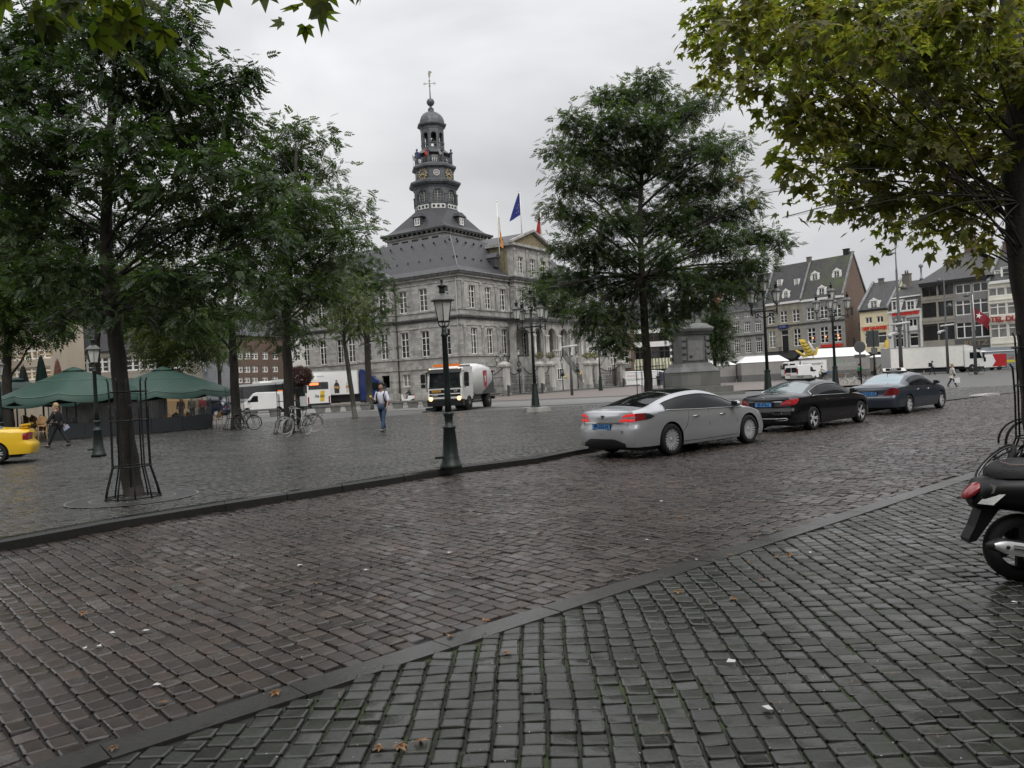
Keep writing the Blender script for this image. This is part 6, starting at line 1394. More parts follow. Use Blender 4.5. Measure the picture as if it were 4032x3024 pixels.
def lamp_post(label, loc, z0=0., rz=0, s=1., group='single lantern street lamps'):
    t = thing('street_lamp', label, 'street lamp', (loc[0], loc[1], z0), rz, group, s)
    b = MB().use(lamp_green); b.lathe([(.21, 0), (.21, .07), (.185, .1), (.18, .14), (.165, .16), (.165, .22), (.155, .24), (.14, .42), (.112, .76), (.13, .775), (.13, .8), (.09, .815), (.075, .9), (.085, 1.0), (.105, 1.03), (.1, 1.06), (.07, 1.08)], 16); b.box(-.3, -.13, -.03, .03, .2, .245); b.build('base', t)
    b = MB().use(lamp_green); b.lathe([(.068, 1.06), (.06, 1.4), (.052, 2.5), (.075, 2.52), (.06, 2.56), (.045, 2.62), (.05, 2.68)], 12); b.build('shaft', t)
    lantern_parts(t, 0, 0, 2.7, .93); return t
def candelabra(label, loc, z0=0., rz=0, s=1., slab=False, far=False, group='five lantern candelabra lamps'):
    t = thing('candelabra_lamp', label, 'street lamp', (loc[0], loc[1], z0), rz, group, s)
    if slab: b = MB().use(stone_trim); b.box(-.62, .62, -.62, .62, 0, .28); b.box(-.55, .55, -.55, .55, .28, .32); b.build('stone_plinth', t)
    b = MB().use(lamp_green); o = .3 if slab else 0; b.lathe([(.27, o), (.27, o+.06), (.22, o+.1), (.13, 1.4), (.15, 1.42), (.15, 1.5), (.1, 1.52)], 8, ang0=PI/8, smooth=False); b.build('base', t)
    b = MB().use(lamp_green); b.tube([(0, 0, 1.5), (0, 0, 4.3), (0, 0, 5.3)], [.085, .06, .05], 10); b.build('shaft', t)
    for k in range(4):
        a = k*PI/2+.35; c_, s_ = cos(a), sin(a); b = MB().use(lamp_green)
        b.tube([(0, 0, 4.42), (.85*c_, .85*s_, 4.42)], .025, 5); b.tube([(r*c_, r*s_, z) for r, z in ((.05, 4.1), (.25, 4.15), (.45, 4.3), (.6, 4.25), (.58, 4.12), (.45, 4.14), (.44, 4.24))], .02, 5); b.tube([(r*c_, r*s_, z) for r, z in ((.6, 4.4), (.75, 4.3), (.85, 4.35), (.82, 4.42))], .018, 5); b.tube([(.85*c_, .85*s_, 4.25), (.85*c_, .85*s_, 4.72)], .03, 6); b.build('arm', t)
        lantern_parts(t, .85*c_, .85*s_, 4.72, 1.1)
    lantern_parts(t, 0, 0, 5.3, 1.15); return t
skin_m = mat('skin', (.42, .25, .18), .55); skin_d = mat('tanned_skin', (.3, .17, .11), .55)
def skinned(name, pts, edges, rad, m, parent, sub=1):
    me = bpy.data.meshes.new(name); me.from_pydata(pts, edges, []); me.materials.append(m)
    o = link(name, me, parent); md = o.modifiers.new('skin', 'SKIN'); md.use_smooth_shade = True
    sv = me.skin_vertices[0].data
    for i, r in enumerate(rad): r = r if isinstance(r, tuple) else (r, r); sv[i].radius = r; sv[i].use_root = (i == 0)
    s = o.modifiers.new('sub', 'SUBSURF'); s.levels = sub; s.render_levels = sub; return o
def person(label, loc, rz, H=1.75, legs=((25, -5), (-20, 15)), arms=((-20, 10, 5), (20, 20, 5)), lean=3, top=None, bottom=None, shoe=None, hair=None, skin=None, hair_len=.0, coat=0., name='person', group=None, head_turn=0, hipz=None, long_sleeve=True, skirt=None, hood=False):
    """legs: (thigh angle forward, knee bend) left, right in degrees; arms: (swing forward, elbow bend, out)"""
    k = H/1.75; t = thing('person', label, 'person', loc, rz, group); skin = skin or skin_m
    f = lambda *p: Vector(p)*k
    def leg(side, th, kn):
        hp = Vector((0, .09*side, .93)); a = R(th); kp = hp+Vector((sin(a)*.43, .01*side, -cos(a)*.43)); a2 = R(th-kn); an = kp+Vector((sin(a2)*.43, 0, -cos(a2)*.43)); to = an+Vector((.17*cos(a2*.6), 0, -.03+.17*sin(a2)*.6)); return hp, kp, an, to
    ll = [leg(1, *legs[0]), leg(-1, *legs[1])]
    drop = min(min(l[2].z-.075, l[3].z-.03) for l in ll) if hipz is None else .93-hipz
    le = R(lean)
    def up(x, y, z): return Vector((x+sin(le)*(z-.95), y, .95+(z-.95)*cos(le)))
    sh = [up(0, .185, 1.42), up(0, -.185, 1.42)]
    def arm(i, side, sw, el, out):
        s_ = sh[i]; a = R(sw); o_ = R(out); e = s_+Vector((sin(a)*.28*cos(o_), side*.28*sin(o_)+side*.02, -cos(a)*.28*cos(o_))); a2 = R(sw+el); w_ = e+Vector((sin(a2)*.25, side*.01, -cos(a2)*.25)); return e, w_, Vector((sin(a2), 0, -cos(a2)))
    aa = [arm(0, 1, *arms[0]), arm(1, -1, *arms[1])]
    P = []; Rr = []; E_ = []
    def ad(p, r, par=None):
        P.append((p-Vector((0, 0, drop)))*k); Rr.append(tuple(q*k for q in r) if isinstance(r, tuple) else r*k)
        if par is not None: E_.append((par, len(P)-1))
        return len(P)-1
    pel = ad(up(0, 0, .95), (.13, .1)); wa = ad(up(0, 0, 1.12), (.115, .09), pel); ch = ad(up(0, 0, 1.34), (.13, .1), wa); nb = ad(up(0, 0, 1.45), .06, ch); nk = ad(up(.01, 0, 1.52), .052, nb)
    hd = R(head_turn); hx, hy = cos(hd), sin(hd)
    h1 = ad(up(.03, 0, 1.6), .078, nk); h2 = ad(up(.02, 0, 1.67), .092, h1); h3 = ad(up(.01, 0, 1.73), .07, h2); ad(up(.03+.1*hx, .1*hy, 1.625), .014, h1)
    for i, s_ in enumerate((1, -1)):
        hp, kp, an, to = ll[i]; a = ad(hp, .085, pel); b = ad(kp, .055, a); c = ad(an, .038, b); ad(to, .03, c)
        s0 = ad(sh[i], .055, ch); e, w_, d = aa[i]; e_ = ad(e, .04, s0); w2 = ad(w_, .028, e_); pm = ad(w_+d*.07, (.03, .022), w2)
        for q, ln in ((-.025, .07), (-.009, .085), (.009, .08), (.024, .065)): m_ = ad(w_+d*(.07+ln*.5)+Vector((q, 0, 0))*1, .0085, pm); ad(w_+d*(.07+ln)+Vector((q, -s_*.012, 0)), .0075, m_)
        ad(w_+d*.09+Vector((.04, -s_*.01, 0)), .009, w2)
    skinned('body', P, E_, Rr, skin, t)
    z = lambda p: (p-Vector((0, 0, drop)))*k
    top = top or mat('white_shirt', (.6, .6, .62), .8, var=.1, vscale=6); g = .018
    pts = [up(0, 0, 1.0-coat*.15), up(0, 0, 1.14), up(0, 0, 1.34), up(0, 0, 1.45)]; rad = [(.145+g+coat*.03, .115+g+coat*.03), (.13+g, .105+g), (.145+g, .11+g), (.07+g, .07+g)]; ed = [(0, 1), (1, 2), (2, 3)]
    if coat > .5: pts += [up(-.02, 0, .8), up(-.03, 0, .62)]; rad += [(.18, .15), (.2, .17)]; ed += [(0, 4), (4, 5)]
    for i in range(2):
        b = len(pts); e, w_, d = aa[i]; pts += [sh[i], e, e.lerp(w_, .9 if long_sleeve else .2)]; rad += [.066+g, .052+g, .04+g]; ed += [(2, b), (b, b+1), (b+1, b+2)]
    skinned('jacket' if coat else 'shirt', [z(p) for p in pts], ed, [tuple(q*k for q in r) if isinstance(r, tuple) else r*k for r in rad], top, t)
    bottom = bottom or mat('blue_jeans', (.03, .05, .09), .85, var=.3, vscale=8)
    pts = [up(0, 0, .95)]; rad = [(.145, .12)]; ed = []
    for i in range(2):
        hp, kp, an, to = ll[i]; b = len(pts); pts += [hp, kp, an+Vector((0, 0, .01))]; rad += [.1, .07, .058]; ed += [(0, b), (b, b+1), (b+1, b+2)]
    skinned('trousers', [z(p) for p in pts], ed, [tuple(q*k for q in r) if isinstance(r, tuple) else r*k for r in rad], bottom, t)
    shoe = shoe or mat('dark_shoe', (.02, .02, .02), .6)
    for i in range(2): hp, kp, an, to = ll[i]; skinned('shoe', [z(an+Vector((-.05, 0, -.03))), z(an+Vector((.02, 0, -.025))), z(to)], [(0, 1), (1, 2)], [.045*k, .05*k, .036*k], shoe, t)
    hair = hair or mat('dark_hair', (.015, .012, .01), .7, bump=.5, bscale=60)
    b = MB().use(hair); hc = z(up(.0, 0, 1.69)); b.sphere((hc.x-.012*hx*k, hc.y-.012*hy*k, hc.z+.01*k), .112*k, 12, 8, (1.02, .9, 1.05))
    if hair_len: b.sphere((hc.x-.05*k, hc.y, hc.z-.5*hair_len*k), (.06+hair_len*.45)*k, 10, 8, (.6, .85, 1.2))
    hm = b.mesh('hair'); 
    for v in hm.vertices:
        dx = (v.co.x-hc.x)*hx+(v.co.y-hc.y)*hy
        if dx > .045*k and v.co.z < hc.z+.045*k: v.co.x -= hx*.07*k; v.co.y -= hy*.07*k
    link('hair', hm, t)
    for s_ in (-1, 1):
        e = MB().use(seam); p = z(up(.03, 0, 1.665)); e.sphere((p.x+hx*.087*k-hy*s_*.032*k, p.y+hy*.087*k+hx*s_*.032*k, p.z), .01*k, 6, 4); e.build('eye', t)
    t['_k'] = k; del t['_k']
    return t, (lambda i: z(aa[i][1]+aa[i][2]*.09)), z
bike_tyre = mat('bicycle_tyre', (.015, .015, .015), .8); spoke_m = mat('spokes', (.4, .4, .4), .35, metal=.8); bike_grey = mat('bicycle_grey_tyre', (.3, .3, .28), .7)
def bicycle(label, loc, rz, frame_m, tyre=None, lean=0, s=1., step=False, group=None, rack=True, steer=0., basket=None, name='bicycle', rim=None, tr=.018):
    t = thing(name, label, 'bicycle', loc, rz, group, s); t.rotation_euler = (R(lean), 0, rz); tyre = tyre or bike_tyre; r = .34; wb = 1.08
    for x, st in ((-wb/2, 0), (wb/2, steer)):
        b = MB().use(tyre); b.ring((0, 0, 0), r-.015, tr, 32, 6, 'Y'); b.use(rim or spoke_m); b.ring((0, 0, 0), r-.038, .009, 32, 4, 'Y')
        for i in range(18): a = 2*PI*i/18; b.tube([(0, .02*(1 if i % 2 else -1), 0), ((r-.04)*cos(a), 0, (r-.04)*sin(a))], .0018, 3, caps=False)
        b.cbox((0, 0, 0), (.04, .07, .04)); b.build('wheel', t, (x, 0, r), (0, 0, st))
    f = MB().use(frame_m); bb = (-.1, 0, .28); st = (-.27, 0, .82); hd = (.36, 0, .86); hb = (.4, 0, .7); ra = (-wb/2, 0, r); fa = (wb/2, 0, r)
    f.tube([bb, st], .017, 6); f.tube([bb, hb], .02, 6); f.tube([hd, hb], .02, 6)
    f.tube([(-.2, 0, .6), hd] if not step else [(-.15, 0, .42), (.1, 0, .48), hb], .016, 6)
    for s_ in (-1, 1): f.tube([bb, (ra[0], .05*s_, ra[2])], .01, 5); f.tube([(-.22, .02*s_, .7), (ra[0], .05*s_, ra[2])], .008, 5); f.tube([(hb[0], .03*s_, hb[2]), (fa[0], .05*s_, fa[2])], .012, 5)
    f.build('frame', t)
    b = MB().use(blk); b.tube([st, (-.29, 0, .93)], .013, 6); b.sphere((-.3, 0, .955), .12, 10, 6, (1.1, .7, .28)); b.build('saddle', t)
    b = MB().use(spoke_m); b.tube([hd, (.33, 0, 1.0)], .012, 6); b.tube([(.12, .28, 1.02), (.28, .2, 1.05), (.34, 0, 1.02), (.28, -.2, 1.05), (.12, -.28, 1.02)], .011, 6); b.use(blk)
    for s_ in (-1, 1): b.tube([(.12, .28*s_, 1.02), (.04, .29*s_, 1.0)], .016, 6)
    b.build('handlebar', t)
    b = MB().use(spoke_m); b.ring((bb[0], -.05, bb[2]), .09, .008, 18, 4, 'Y'); b.tube([(bb[0], -.06, bb[2]), (bb[0]+.12, -.1, bb[2]-.1)], .01, 5); b.tube([(bb[0], .06, bb[2]), (bb[0]-.12, .1, bb[2]+.1)], .01, 5); b.use(blk); b.cbox((bb[0]+.12, -.14, bb[2]-.1), (.09, .07, .02)); b.cbox((bb[0]-.12, .14, bb[2]+.1), (.09, .07, .02)); b.build('crank', t)
    for x, a0, a1 in ((-wb/2, 20, 190), (wb/2, -5, 120)) if rack else (): b = MB().use(frame_m); b.tube([(x+(r+.02)*cos(R(a)), 0, r+(r+.02)*sin(R(a))) for a in np.linspace(a0, a1, 12)], .016, 4); b.build('mudguard', t)
    if rack:
        b = MB().use(blk); b.box(-.85, -.42, -.07, .07, .73, .745)
        for s_ in (-1, 1): b.tube([(-.75, .06*s_, .73), (ra[0], .07*s_, r)], .007, 4)
        b.use(red_lens).box(-.88, -.86, -.03, .03, .6, .66); b.build('luggage_rack', t)
    if basket:
        b = MB().use(basket); b.box(.5, .8, -.2, .2, .78, 1.02) if basket is not blk else b.box(.45, .8, -.2, .2, .75, 1.0); b.build('basket', t)
    return t
def tree_guard(label, loc, z0, R_=.36, h=1.97, group='iron tree guards', n=10, top_curl=True, s=1., rz=0.):
    t = thing('tree_guard', label, 'tree guard', (loc[0], loc[1], z0), rz, group, s)
    for i in range(n):
        a = 2*PI*i/n+.2; c_, s_ = cos(a), sin(a); hh = h if i % 2 else h*.78
        b = MB().use(iron); b.tube([(r*c_, r*s_, z) for r, z in ((R_*1.42, 0), (R_*1.3, .18), (R_*.98, .52), (R_*.95, hh*.7), (R_*.98, hh-.06), (R_*1.06, hh))], .014, 5); b.build('bar', t)
    for z, r in ((.53, R_*.98), (1.28, R_*.95), (h-.22, R_*.97), (.03, R_*1.4)):
        b = MB().use(iron); b.ring((0, 0, z), r, .013, 24, 5, 'Z'); b.build('hoop', t)
    return t
p = G(1777, 1845, PZ); lamp_post('dark green lantern lamp post on the kerb in the middle of the view', p, PZ, .3)
p = G(389, 1797, PZ); lamp_post('dark green lantern lamp post left of the big trunk, before the café parasols', p, PZ, .8)
p = G(10, 1775, PZ); lamp_post('lantern lamp post at the far left edge behind the yellow car', p, PZ, .1)
p = G(2110, 1620, PZ); candelabra('five lantern lamp on a stone plinth before the town hall arches', (p.x, p.y), .03, .2, 1., True)
def at(px, py, d): return A(px, py, d)
p = at(3023, 1500, 42.); candelabra('five lantern lamp between the spreading tree and the tan house', p, .03, .1, 1.06)
p = at(3292, 1540, 49.5); candelabra('five lantern lamp before the house with the mossy roof', p, .03, .7, 1.06)
p = at(2366, 1545, 92); candelabra('thin five lantern lamp just left of the spreading tree trunk', p, .03, .4, 1.15)
p = at(2424, 1520, 112); candelabra('distant five lantern lamp right beside the spreading tree trunk', p, .03, 1.0, .95)
p = at(1977, 1527, 93); candelabra('five lantern lamp behind the sweeper truck at the town hall fence', p, .15, .5, .82)
g_in = thing('tree_grate', 'round cast iron grate at the foot of the guarded tree', 'tree grate', (g1.x, g1.y, PZ), TH)
b = MB().use(mat('worn_iron_plate', (.06, .06, .058), .35, metal=.4, var=.3, vscale=5))
for r0, r1 in ((.42, .62), (.66, .98)): b.grid([[(r*cos(2*PI*i/48), r*sin(2*PI*i/48), .008) for i in range(49)] for r in (r0, r1)], smooth=False)
b.build('grate_rings', g_in)
b = MB().use(mat('dry_stone_dust', (.16, .155, .14), .7, var=.3))
for r in (.64, .99): b.grid([[(q*cos(2*PI*i/48), q*sin(2*PI*i/48), .009) for i in range(49)] for q in (r-.018, r+.018)], smooth=False)
for i in range(28): a = 2*PI*i/28; b.M = Matrix.Rotation(a, 4, 'Z'); b.box(.44, .6, -.009, .009, .006, .011)
b.M = None; b.build('grate_slots', g_in)
tree_guard('tall iron guard around the big dark tree by the kerb', g1, PZ, .3, 1.97)
tree_guard('iron guard round the tree above the two bicycles', g2, PZ, .42, 2.0)
tree_guard('iron guard round the tree beside the single bicycle', g3, PZ, .42, 2.0)
tree_guard('iron guard round the large spreading tree, partly behind the silver taxi', gm_, PZ*.6, .72, 2.1, s=1.1)
tree_guard('iron guard at the right edge behind the scooter', (7.66, 11.45), .0, .42, 2.05)
grey_pole = mat('grey_painted_steel', (.12, .125, .125), .45, metal=.3, var=.2, vscale=1)
cam_white = mat('camera_white', (.5, .5, .5), .4)
def mast(label, px, py, d, h, cams, rb=.17, group='grey camera masts'):
    q = at(px, py, d); t = thing('camera_mast', label, 'camera mast', (q.x, q.y, 0), 0, group)
    b = MB().use(grey_pole); b.tube([(0, 0, 0), (0, 0, h*.45), (0, 0, h*.46), (0, 0, h*.78), (0, 0, h*.79), (0, 0, h)], [rb, rb*.8, rb*.66, rb*.5, rb*.36, rb*.22], 10); b.build('pole', t)
    for (z, kind, s_) in cams:
        b = MB()
        if kind == 'dome': b.use(cam_white); b.tube([(0, 0, z), (s_*.35, -.1, z+.15), (s_*.7, -.15, z+.1)], .07, 6); b.tube([(s_*.45, -.12, z+.08), (s_*.95, -.15, z+.0)], .13, 8); b.sphere((s_*.9, -.15, z-.1), .2, 10, 8); b.use(blk); b.sphere((s_*.9, -.15, z-.22), .14, 8, 6)
        elif kind == 'box': b.use(cam_white); b.tube([(-.75, -.2, z-.05), (.75, -.3, z+.08)], .11, 6); b.use(grey_pole); b.box(-.12, .12, -.2, .1, z-.5, z-.1)
        else: b.use(grey_pole); b.box(min(0, s_*.5), max(0, s_*.5), -.06, .06, z-.05, z+.05); b.lathe([(.08, .25), (.2, .1), (.3, -.15), (.1, -.2)], 10, (s_*.55, 0, z))
        b.build('floodlight' if kind == 'flood' else 'camera', t)
    return t
mast('tallest grey camera mast, behind the blue-grey taxi', 3551, 1490, 67, 12.0, ((4.85, 'box', 1), (4.0, 'dome', -1), (7.9, 'flood', 1), (10.8, 'flood', -1)))
mast('grey camera mast in front of the white truck box', 3733, 1450, 93, 12.0, ((5.6, 'box', 1), (4.9, 'dome', -1), (7.9, 'flood', 1), (10.9, 'flood', -1)))
m3 = mast('grey mast carrying the red flag', 3843, 1474, 80, 9.1, ((8.0, 'flood', -1),), rb=.17)
mast('short grey camera mast between the town hall steps and candelabra lamp', 2253, 1559, 75, 7.4, ((4.7, 'box', 1),), rb=.14)
q = at(3843, 1474, 80); t = thing('red_flag', 'dark red flag with a white star on a grey mast', 'flag', (q.x, q.y, 0))
b = MB().use(mat('maroon_flag', (.2, .012, .025), .75, var=.2, vscale=1)); Pf = [[(.12+1.35*u+.0*v, -.15+.15*sin(u*6+v*2), 6.75-1.05*u*1.1-1.35*v*(1-.1*u)) for v in np.linspace(0, 1, 8)] for u in np.linspace(0, 1, 10)]; b.grid(Pf); cl = b.build('cloth', t)
b = MB().use(white_paint); cx_, cz_ = .45, 5.85
st = [(cx_+(.33 if i % 2 == 0 else .13)*sin(PI*i/5+.3), -.22, cz_+(.33 if i % 2 == 0 else .13)*cos(PI*i/5+.3)) for i in range(10)]; b.poly(st); b.build('star', cl)
b = MB().use(white_paint); b.tube([(.1, -.1, 4.4), (-.02, -.1, 8.0)], .04, 6); b.build('staff', t)
q = at(3908, 1420, 108); t = thing('wall_lamp_post', 'thin dark post with a small lamp between grey house and hotel', 'street lamp', (q.x, q.y, 0)); b = MB().use(grey_pole); b.tube([(0, 0, 0), (0, 0, 8.3)], .1, 6); b.build('pole', t); b = MB().use(grey_pole); b.sphere((-.25, -.1, 5.9), .25, 8, 6, (1, 1, .6)); b.build('lamp_head', t)
sign_back = mat('sign_back_grey', (.13, .13, .13), .5, metal=.3); dark_steel = mat('dark_sign_steel', (.05, .055, .055), .5)
q = at(3392, 1510, 43); t = thing('round_sign', 'round road sign seen from behind, beside the white bicycle', 'road sign', (q.x, q.y, 0))
b = MB().use(iron); b.tube([(0, 0, 0), (0, 0, 2.95)], .045, 8); b.build('pole', t); b = MB().use(sign_back); b.M = Matrix.Translation((-.02, -.06, 2.6)) @ Matrix.Rotation(PI/2, 4, 'X'); b.lathe([(.3, 0), (.3, .02)], 28, smooth=False); b.ring((0, 0, .01), .3, .012, 28, 4, 'Z'); b.M = None; b.build('disc', t)
b = MB().use(sign_back); b.box(-.32, .28, -.05, -.03, 2.02, 2.2); b.build('plate', t); b = MB().use(iron); b.box(-.03, .03, -.07, -.04, 2.3, 2.9); b.build('bracket', t)
q = at(3447, 1510, 42); t = thing('board_sign', 'two dark sign boards back to back over a small square plate', 'road sign', (q.x, q.y, 0))
b = MB().use(iron); b.tube([(0, 0, 0), (0, 0, 3.45)], .045, 8); b.build('pole', t)
for s_ in (-1, 1): b = MB().use(dark_steel); b.M = Matrix.Translation((s_*.17-.03, -.04, 0)) @ Matrix.Rotation(s_*.25, 4, 'Z'); b.box(-.15, .15, -.02, .02, 2.55, 3.4); b.M = None; b.build('board', t)
b = MB().use(sign_back); b.box(-.16, .16, -.07, -.05, 2.18, 2.5); b.build('plate', t); b = MB().use(mat('sign_symbol', (.25, .25, .24), .5)); b.M = Matrix.Translation((0, -.075, 2.33)); b.ring((0, 0, 0), .07, .008, 16, 4, 'Y'); b.build('symbol', t)
bench_m = mat('bench_stone', (.14, .14, .13), .6, var=.25, vscale=3)
def bench(label, pa, pb, legs, d):
    a = at(*pa, d[0]); b_ = at(*pb, d[1]); a.z = b_.z = 0; L_ = (b_-a).length; t = thing('stone_bench', label, 'bench', (a.x, a.y, PZ), math.atan2(b_.y-a.y, b_.x-a.x), 'long low stone benches')
    m = MB().use(bench_m); m.box(0, L_, -.28, .28, .42, .56); m.build('slab', t)
    for k in range(legs): x = .3+(L_-.9)*k/(legs-1); m = MB().use(bench_m); m.prism([(x, -.22, 0), (x+.62, -.22, 0), (x+.72, -.22, .42), (x-.1, -.22, .42)], (0, .44, 0)); m.build('support', t)
bench('long stone bench in front of the bus and the blue truck', (1228, 1615), (1455, 1608), 4, (59, 60)); bench('long stone bench between the man in white and the sweeper truck', (1535, 1608), (1760, 1600), 4, (60, 60)); bench('long stone bench in front of the white van', (955, 1622), (1100, 1618), 2, (56, 57))
q = G(3860, 1560, 0); t = thing('pavement_step', 'low dark stone step lying in the paving right of the blue-grey taxi', 'step', (q.x, q.y, 0), R(20)); b = MB().use(stone_trim); b.add([(-.6, -.3, 0), (.8, -.3, 0), (.8, .3, 0), (-.6, .3, 0), (.8, -.3, .1), (.8, .3, .1), (.1, .3, .1), (.1, -.3, .1)], [(0, 1, 4, 7), (3, 6, 5, 2), (0, 7, 6, 3), (7, 4, 5, 6), (1, 2, 5, 4)]); b.build('slab', t)
q = at(1180, 1700, 36); t = thing('flower_basket', 'ball of dark red flowers on a post behind the bicycle tree', 'flower basket', (q.x, q.y, PZ))
b = MB().use(lamp_green); b.tube([(0, 0, 0), (0, 0, 1.9)], [.12, .07], 8); b.box(-.35, .35, -.3, .3, 1.55, 1.85); b.build('post', t)
rg = np.random.default_rng(3); n = 2600; d = rg.normal(size=(n, 3)); d /= np.linalg.norm(d, axis=1, keepdims=True); Pp = d*np.array([.62, .6, .48])*(.75+.3*rg.random((n, 1)))+np.array([.1, 0, 2.3]); W, FF = scatter(simple_leaf(.07), Pp, rg.normal(size=(n, 3)), d, np.ones(n)); link('flowers', npmesh('flowers', W, FF, leaf_mat('dark_red_petals', (.12, .012, .02), (.05, .05, .02), trans=.2)), t)
FY = -10.4
def hx_at(px, py, yl):
    o = Vector((0, 0, EYE)); r = Vector(ray(px, py)); n_ = Vector((-sin(HA), cos(HA), 0)); base_ = Vector((-5.96, 100, 0))+n_*yl; t = n_.dot(base_-o)/n_.dot(r); q = o+r*t; return (q-base_).dot(Vector((cos(HA), sin(HA), 0)))
b = MB().use(mat('forecourt_step', (.12, .12, .115), .7, var=.3)); M_ = Matrix.Translation((-5.96, 100, 0)) @ Matrix.Rotation(HA, 4, 'Z'); b.M = M_; b.box(-1.5, 42, FY-.9, -.5, -.05, .18); b.box(-1.2, 42, FY-.6, -.5, .18, .32); tag(b.build('forecourt_terrace'), kind='structure')
px_ = [1988, 2126, 2170, 2316, 2347, 2447]
piers = []
pm = MB().use(cpale); pm.box(-.42, .42, -.42, .42, 0, 3.1); pm.use(stone_trim); pm.box(-.5, .5, -.5, .5, 0, .5); pm.box(-.62, .62, -.62, .62, 3.1, 3.35); pm.lathe([(.75, 3.35), (.5, 3.55), (.25, 3.7)], 4, ang0=PI/4, smooth=False); pier_me = pm.mesh('pier')
urn = MB().use(stone_trim); urn.lathe([(.12, 0), (.14, .08), (.1, .15), (.28, .4), (.33, .5), (.28, .5)], 10); urn_me = urn.mesh('urn')
lab = ['behind the sweeper truck', 'left of the stairs', 'at the stair foot, left side', 'at the stair foot, right side', 'left of the iron gate', 'right of the iron gate']
for i, x in enumerate(px_):
    lx = hx_at(x, 1480, FY); piers.append(lx); v = M_ @ Vector((lx, FY, .3)); t = thing('stone_pier', 'pale stone fence pier '+lab[i], 'pier', v, HA, 'forecourt fence piers'); link('shaft', pier_me, t)
    if i: 
        link('urn', urn_me, t, (0, 0, 3.68)); n = 220; d = rg.normal(size=(n, 3)); d /= np.linalg.norm(d, axis=1, keepdims=True); W, FF = scatter(simple_leaf(.14), d*np.array([.55, .55, .35])+np.array([0, 0, 4.35]), rg.normal(size=(n, 3)), d, np.ones(n)); link('plants', npmesh('plants', W, FF, lm_plane if i > 2 else (MATS.get('x') or leaf_mat('pink_flowers_%d' % i, (.2, .12, .1), (.08, .1, .03), trans=.2))), t)
def fence(x0, x1, label, gate=False):
    v = M_ @ Vector((x0+.45, FY, .3)); t = thing('iron_gate' if gate else 'iron_fence', label, 'gate' if gate else 'fence', v, HA, None); L_ = x1-x0-.9; n = int(L_/.17)
    for part, z0, z1 in (('rails', 0, 0),):
        b = MB().use(iron)
        for z in (.15, 1.0, 1.9): b.tube([(0, 0, z), (L_, 0, z)], .03, 4)
        b.tube([(L_*i/16, 0, 2.9-.75*sin(PI*i/16)) for i in range(17)], .04, 5); b.build('rails', t)
    b = MB().use(iron)
    for i in range(n+1): x = L_*i/n; z = 2.9-.75*sin(PI*i/n); b.tube([(x, 0, .1), (x, 0, z)], .016, 4); b.cbox((x, 0, z+.06), (.04, .04, .12))
    b.build('bars', t)
    if gate:
        b = MB().use(iron)
        for k in range(7): b.ring((L_/2+(k-3)*.42, 0, .62), .17, .02, 12, 4, 'Y'); b.ring((L_/2+(k-3)*.42, 0, 1.45), .17, .02, 12, 4, 'Y')
        b.build('scrollwork', t)
fence(hx_at(1870, 1490, FY), piers[0], 'iron fence panel behind the sweeper truck tank'); fence(piers[0], (piers[0]+piers[1])/2+.2, 'black iron gate panel left half before the loggia', True); fence((piers[0]+piers[1])/2-.2, piers[1], 'black iron gate panel right half before the loggia', True)
fence(piers[1], piers[2], 'short iron fence panel between two close piers left of the stairs'); fence(piers[3], piers[4], 'short iron fence panel between two close piers right of the stairs'); fence(piers[4], piers[5], 'iron gate before the brown and white houses', True)
for i, (x, z) in enumerate(((2045, 4.3), (2215, 3.2), (2275, 3.9))):
    lx = hx_at(x, 1480, FY+.3); v = M_ @ Vector((lx, FY+.3, .3)); t = thing('gate_lantern', ['lantern on black scrolled ironwork over the double gate', 'lantern with gilt ornament left of the stair opening', 'lantern with gilt ornament right of the stair opening'][i], 'lantern', v, HA, 'forecourt gate lanterns')
    b = MB().use(iron); b.tube([(0, 0, 0), (0, 0, z)], .07, 6); b.sphere((0, 0, z*.62), .34, 8, 6, (1.6, .4, .8)); b.ring((0, 0, z-.9), .34, .05, 12, 5, 'Y'); b.build('ironwork', t); lantern_parts(t, 0, 0, z, 1.1)
    if i: b = MB().use(gold); b.sphere((.3, -.3, z*.5), .2, 8, 6, (1.2, .6, .9)); b.sphere((.5, -.3, z*.5+.22), .12, 8, 6); b.build('gilt_lion', t)
for i, x in enumerate((2003, 2136, 2362, 2457)):
    lx = hx_at(x, 1500, FY-1.2); v = M_ @ Vector((lx, FY-1.2, .1)); t = thing('litter_bin', 'slim grey litter bin '+['right of the fence lamp', 'left of the stair pier', 'at the left gate post', 'at the right gate post'][i], 'bin', v, HA, 'slim litter bins'); b = MB().use(dark_steel); b.box(-.22, -.1, -.12, .12, 0, 1.25); b.use(sign_back); b.box(-.1, .25, -.16, .16, .35, 1.15); b.build('bin_body', t)
mon = at(2724, 1560, 56); MX = thing('stone_monument', 'tall grey stone monument pedestal with dark bronze figure under the spreading tree', 'monument', (mon.x, mon.y, 0), R(14), scale=.91)
ms = mat('monument_stone', (.13, .133, .126), .7, var=.35, vscale=1.2, bump=.3, bscale=10, streak=.5); mst = masonry('monument_base_blocks', (.14, .14, .13), (.18, .18, .165), (.1, .1, .09), 1.6, .85, dirt=.6, bump=.2, msize=.02)
b = MB().use(mst); b.box(-2.9, 2.9, -2.9, 2.9, 0, .28); b.box(-2.3, 2.3, -2.3, 2.3, .28, .75); b.box(-1.62, 1.62, -1.62, 1.62, .75, 1.9); b.use(ms); b.lathe([(1.68*1.414, 1.9), (1.62*1.414, 1.98), (1.3*1.414, 2.3), (1.18*1.414, 2.55)], 4, ang0=PI/4, smooth=False); b.build('stepped_base', MX)
b = MB().use(ms); b.box(-1.0, 1.0, -1.0, 1.0, 2.5, 4.75)
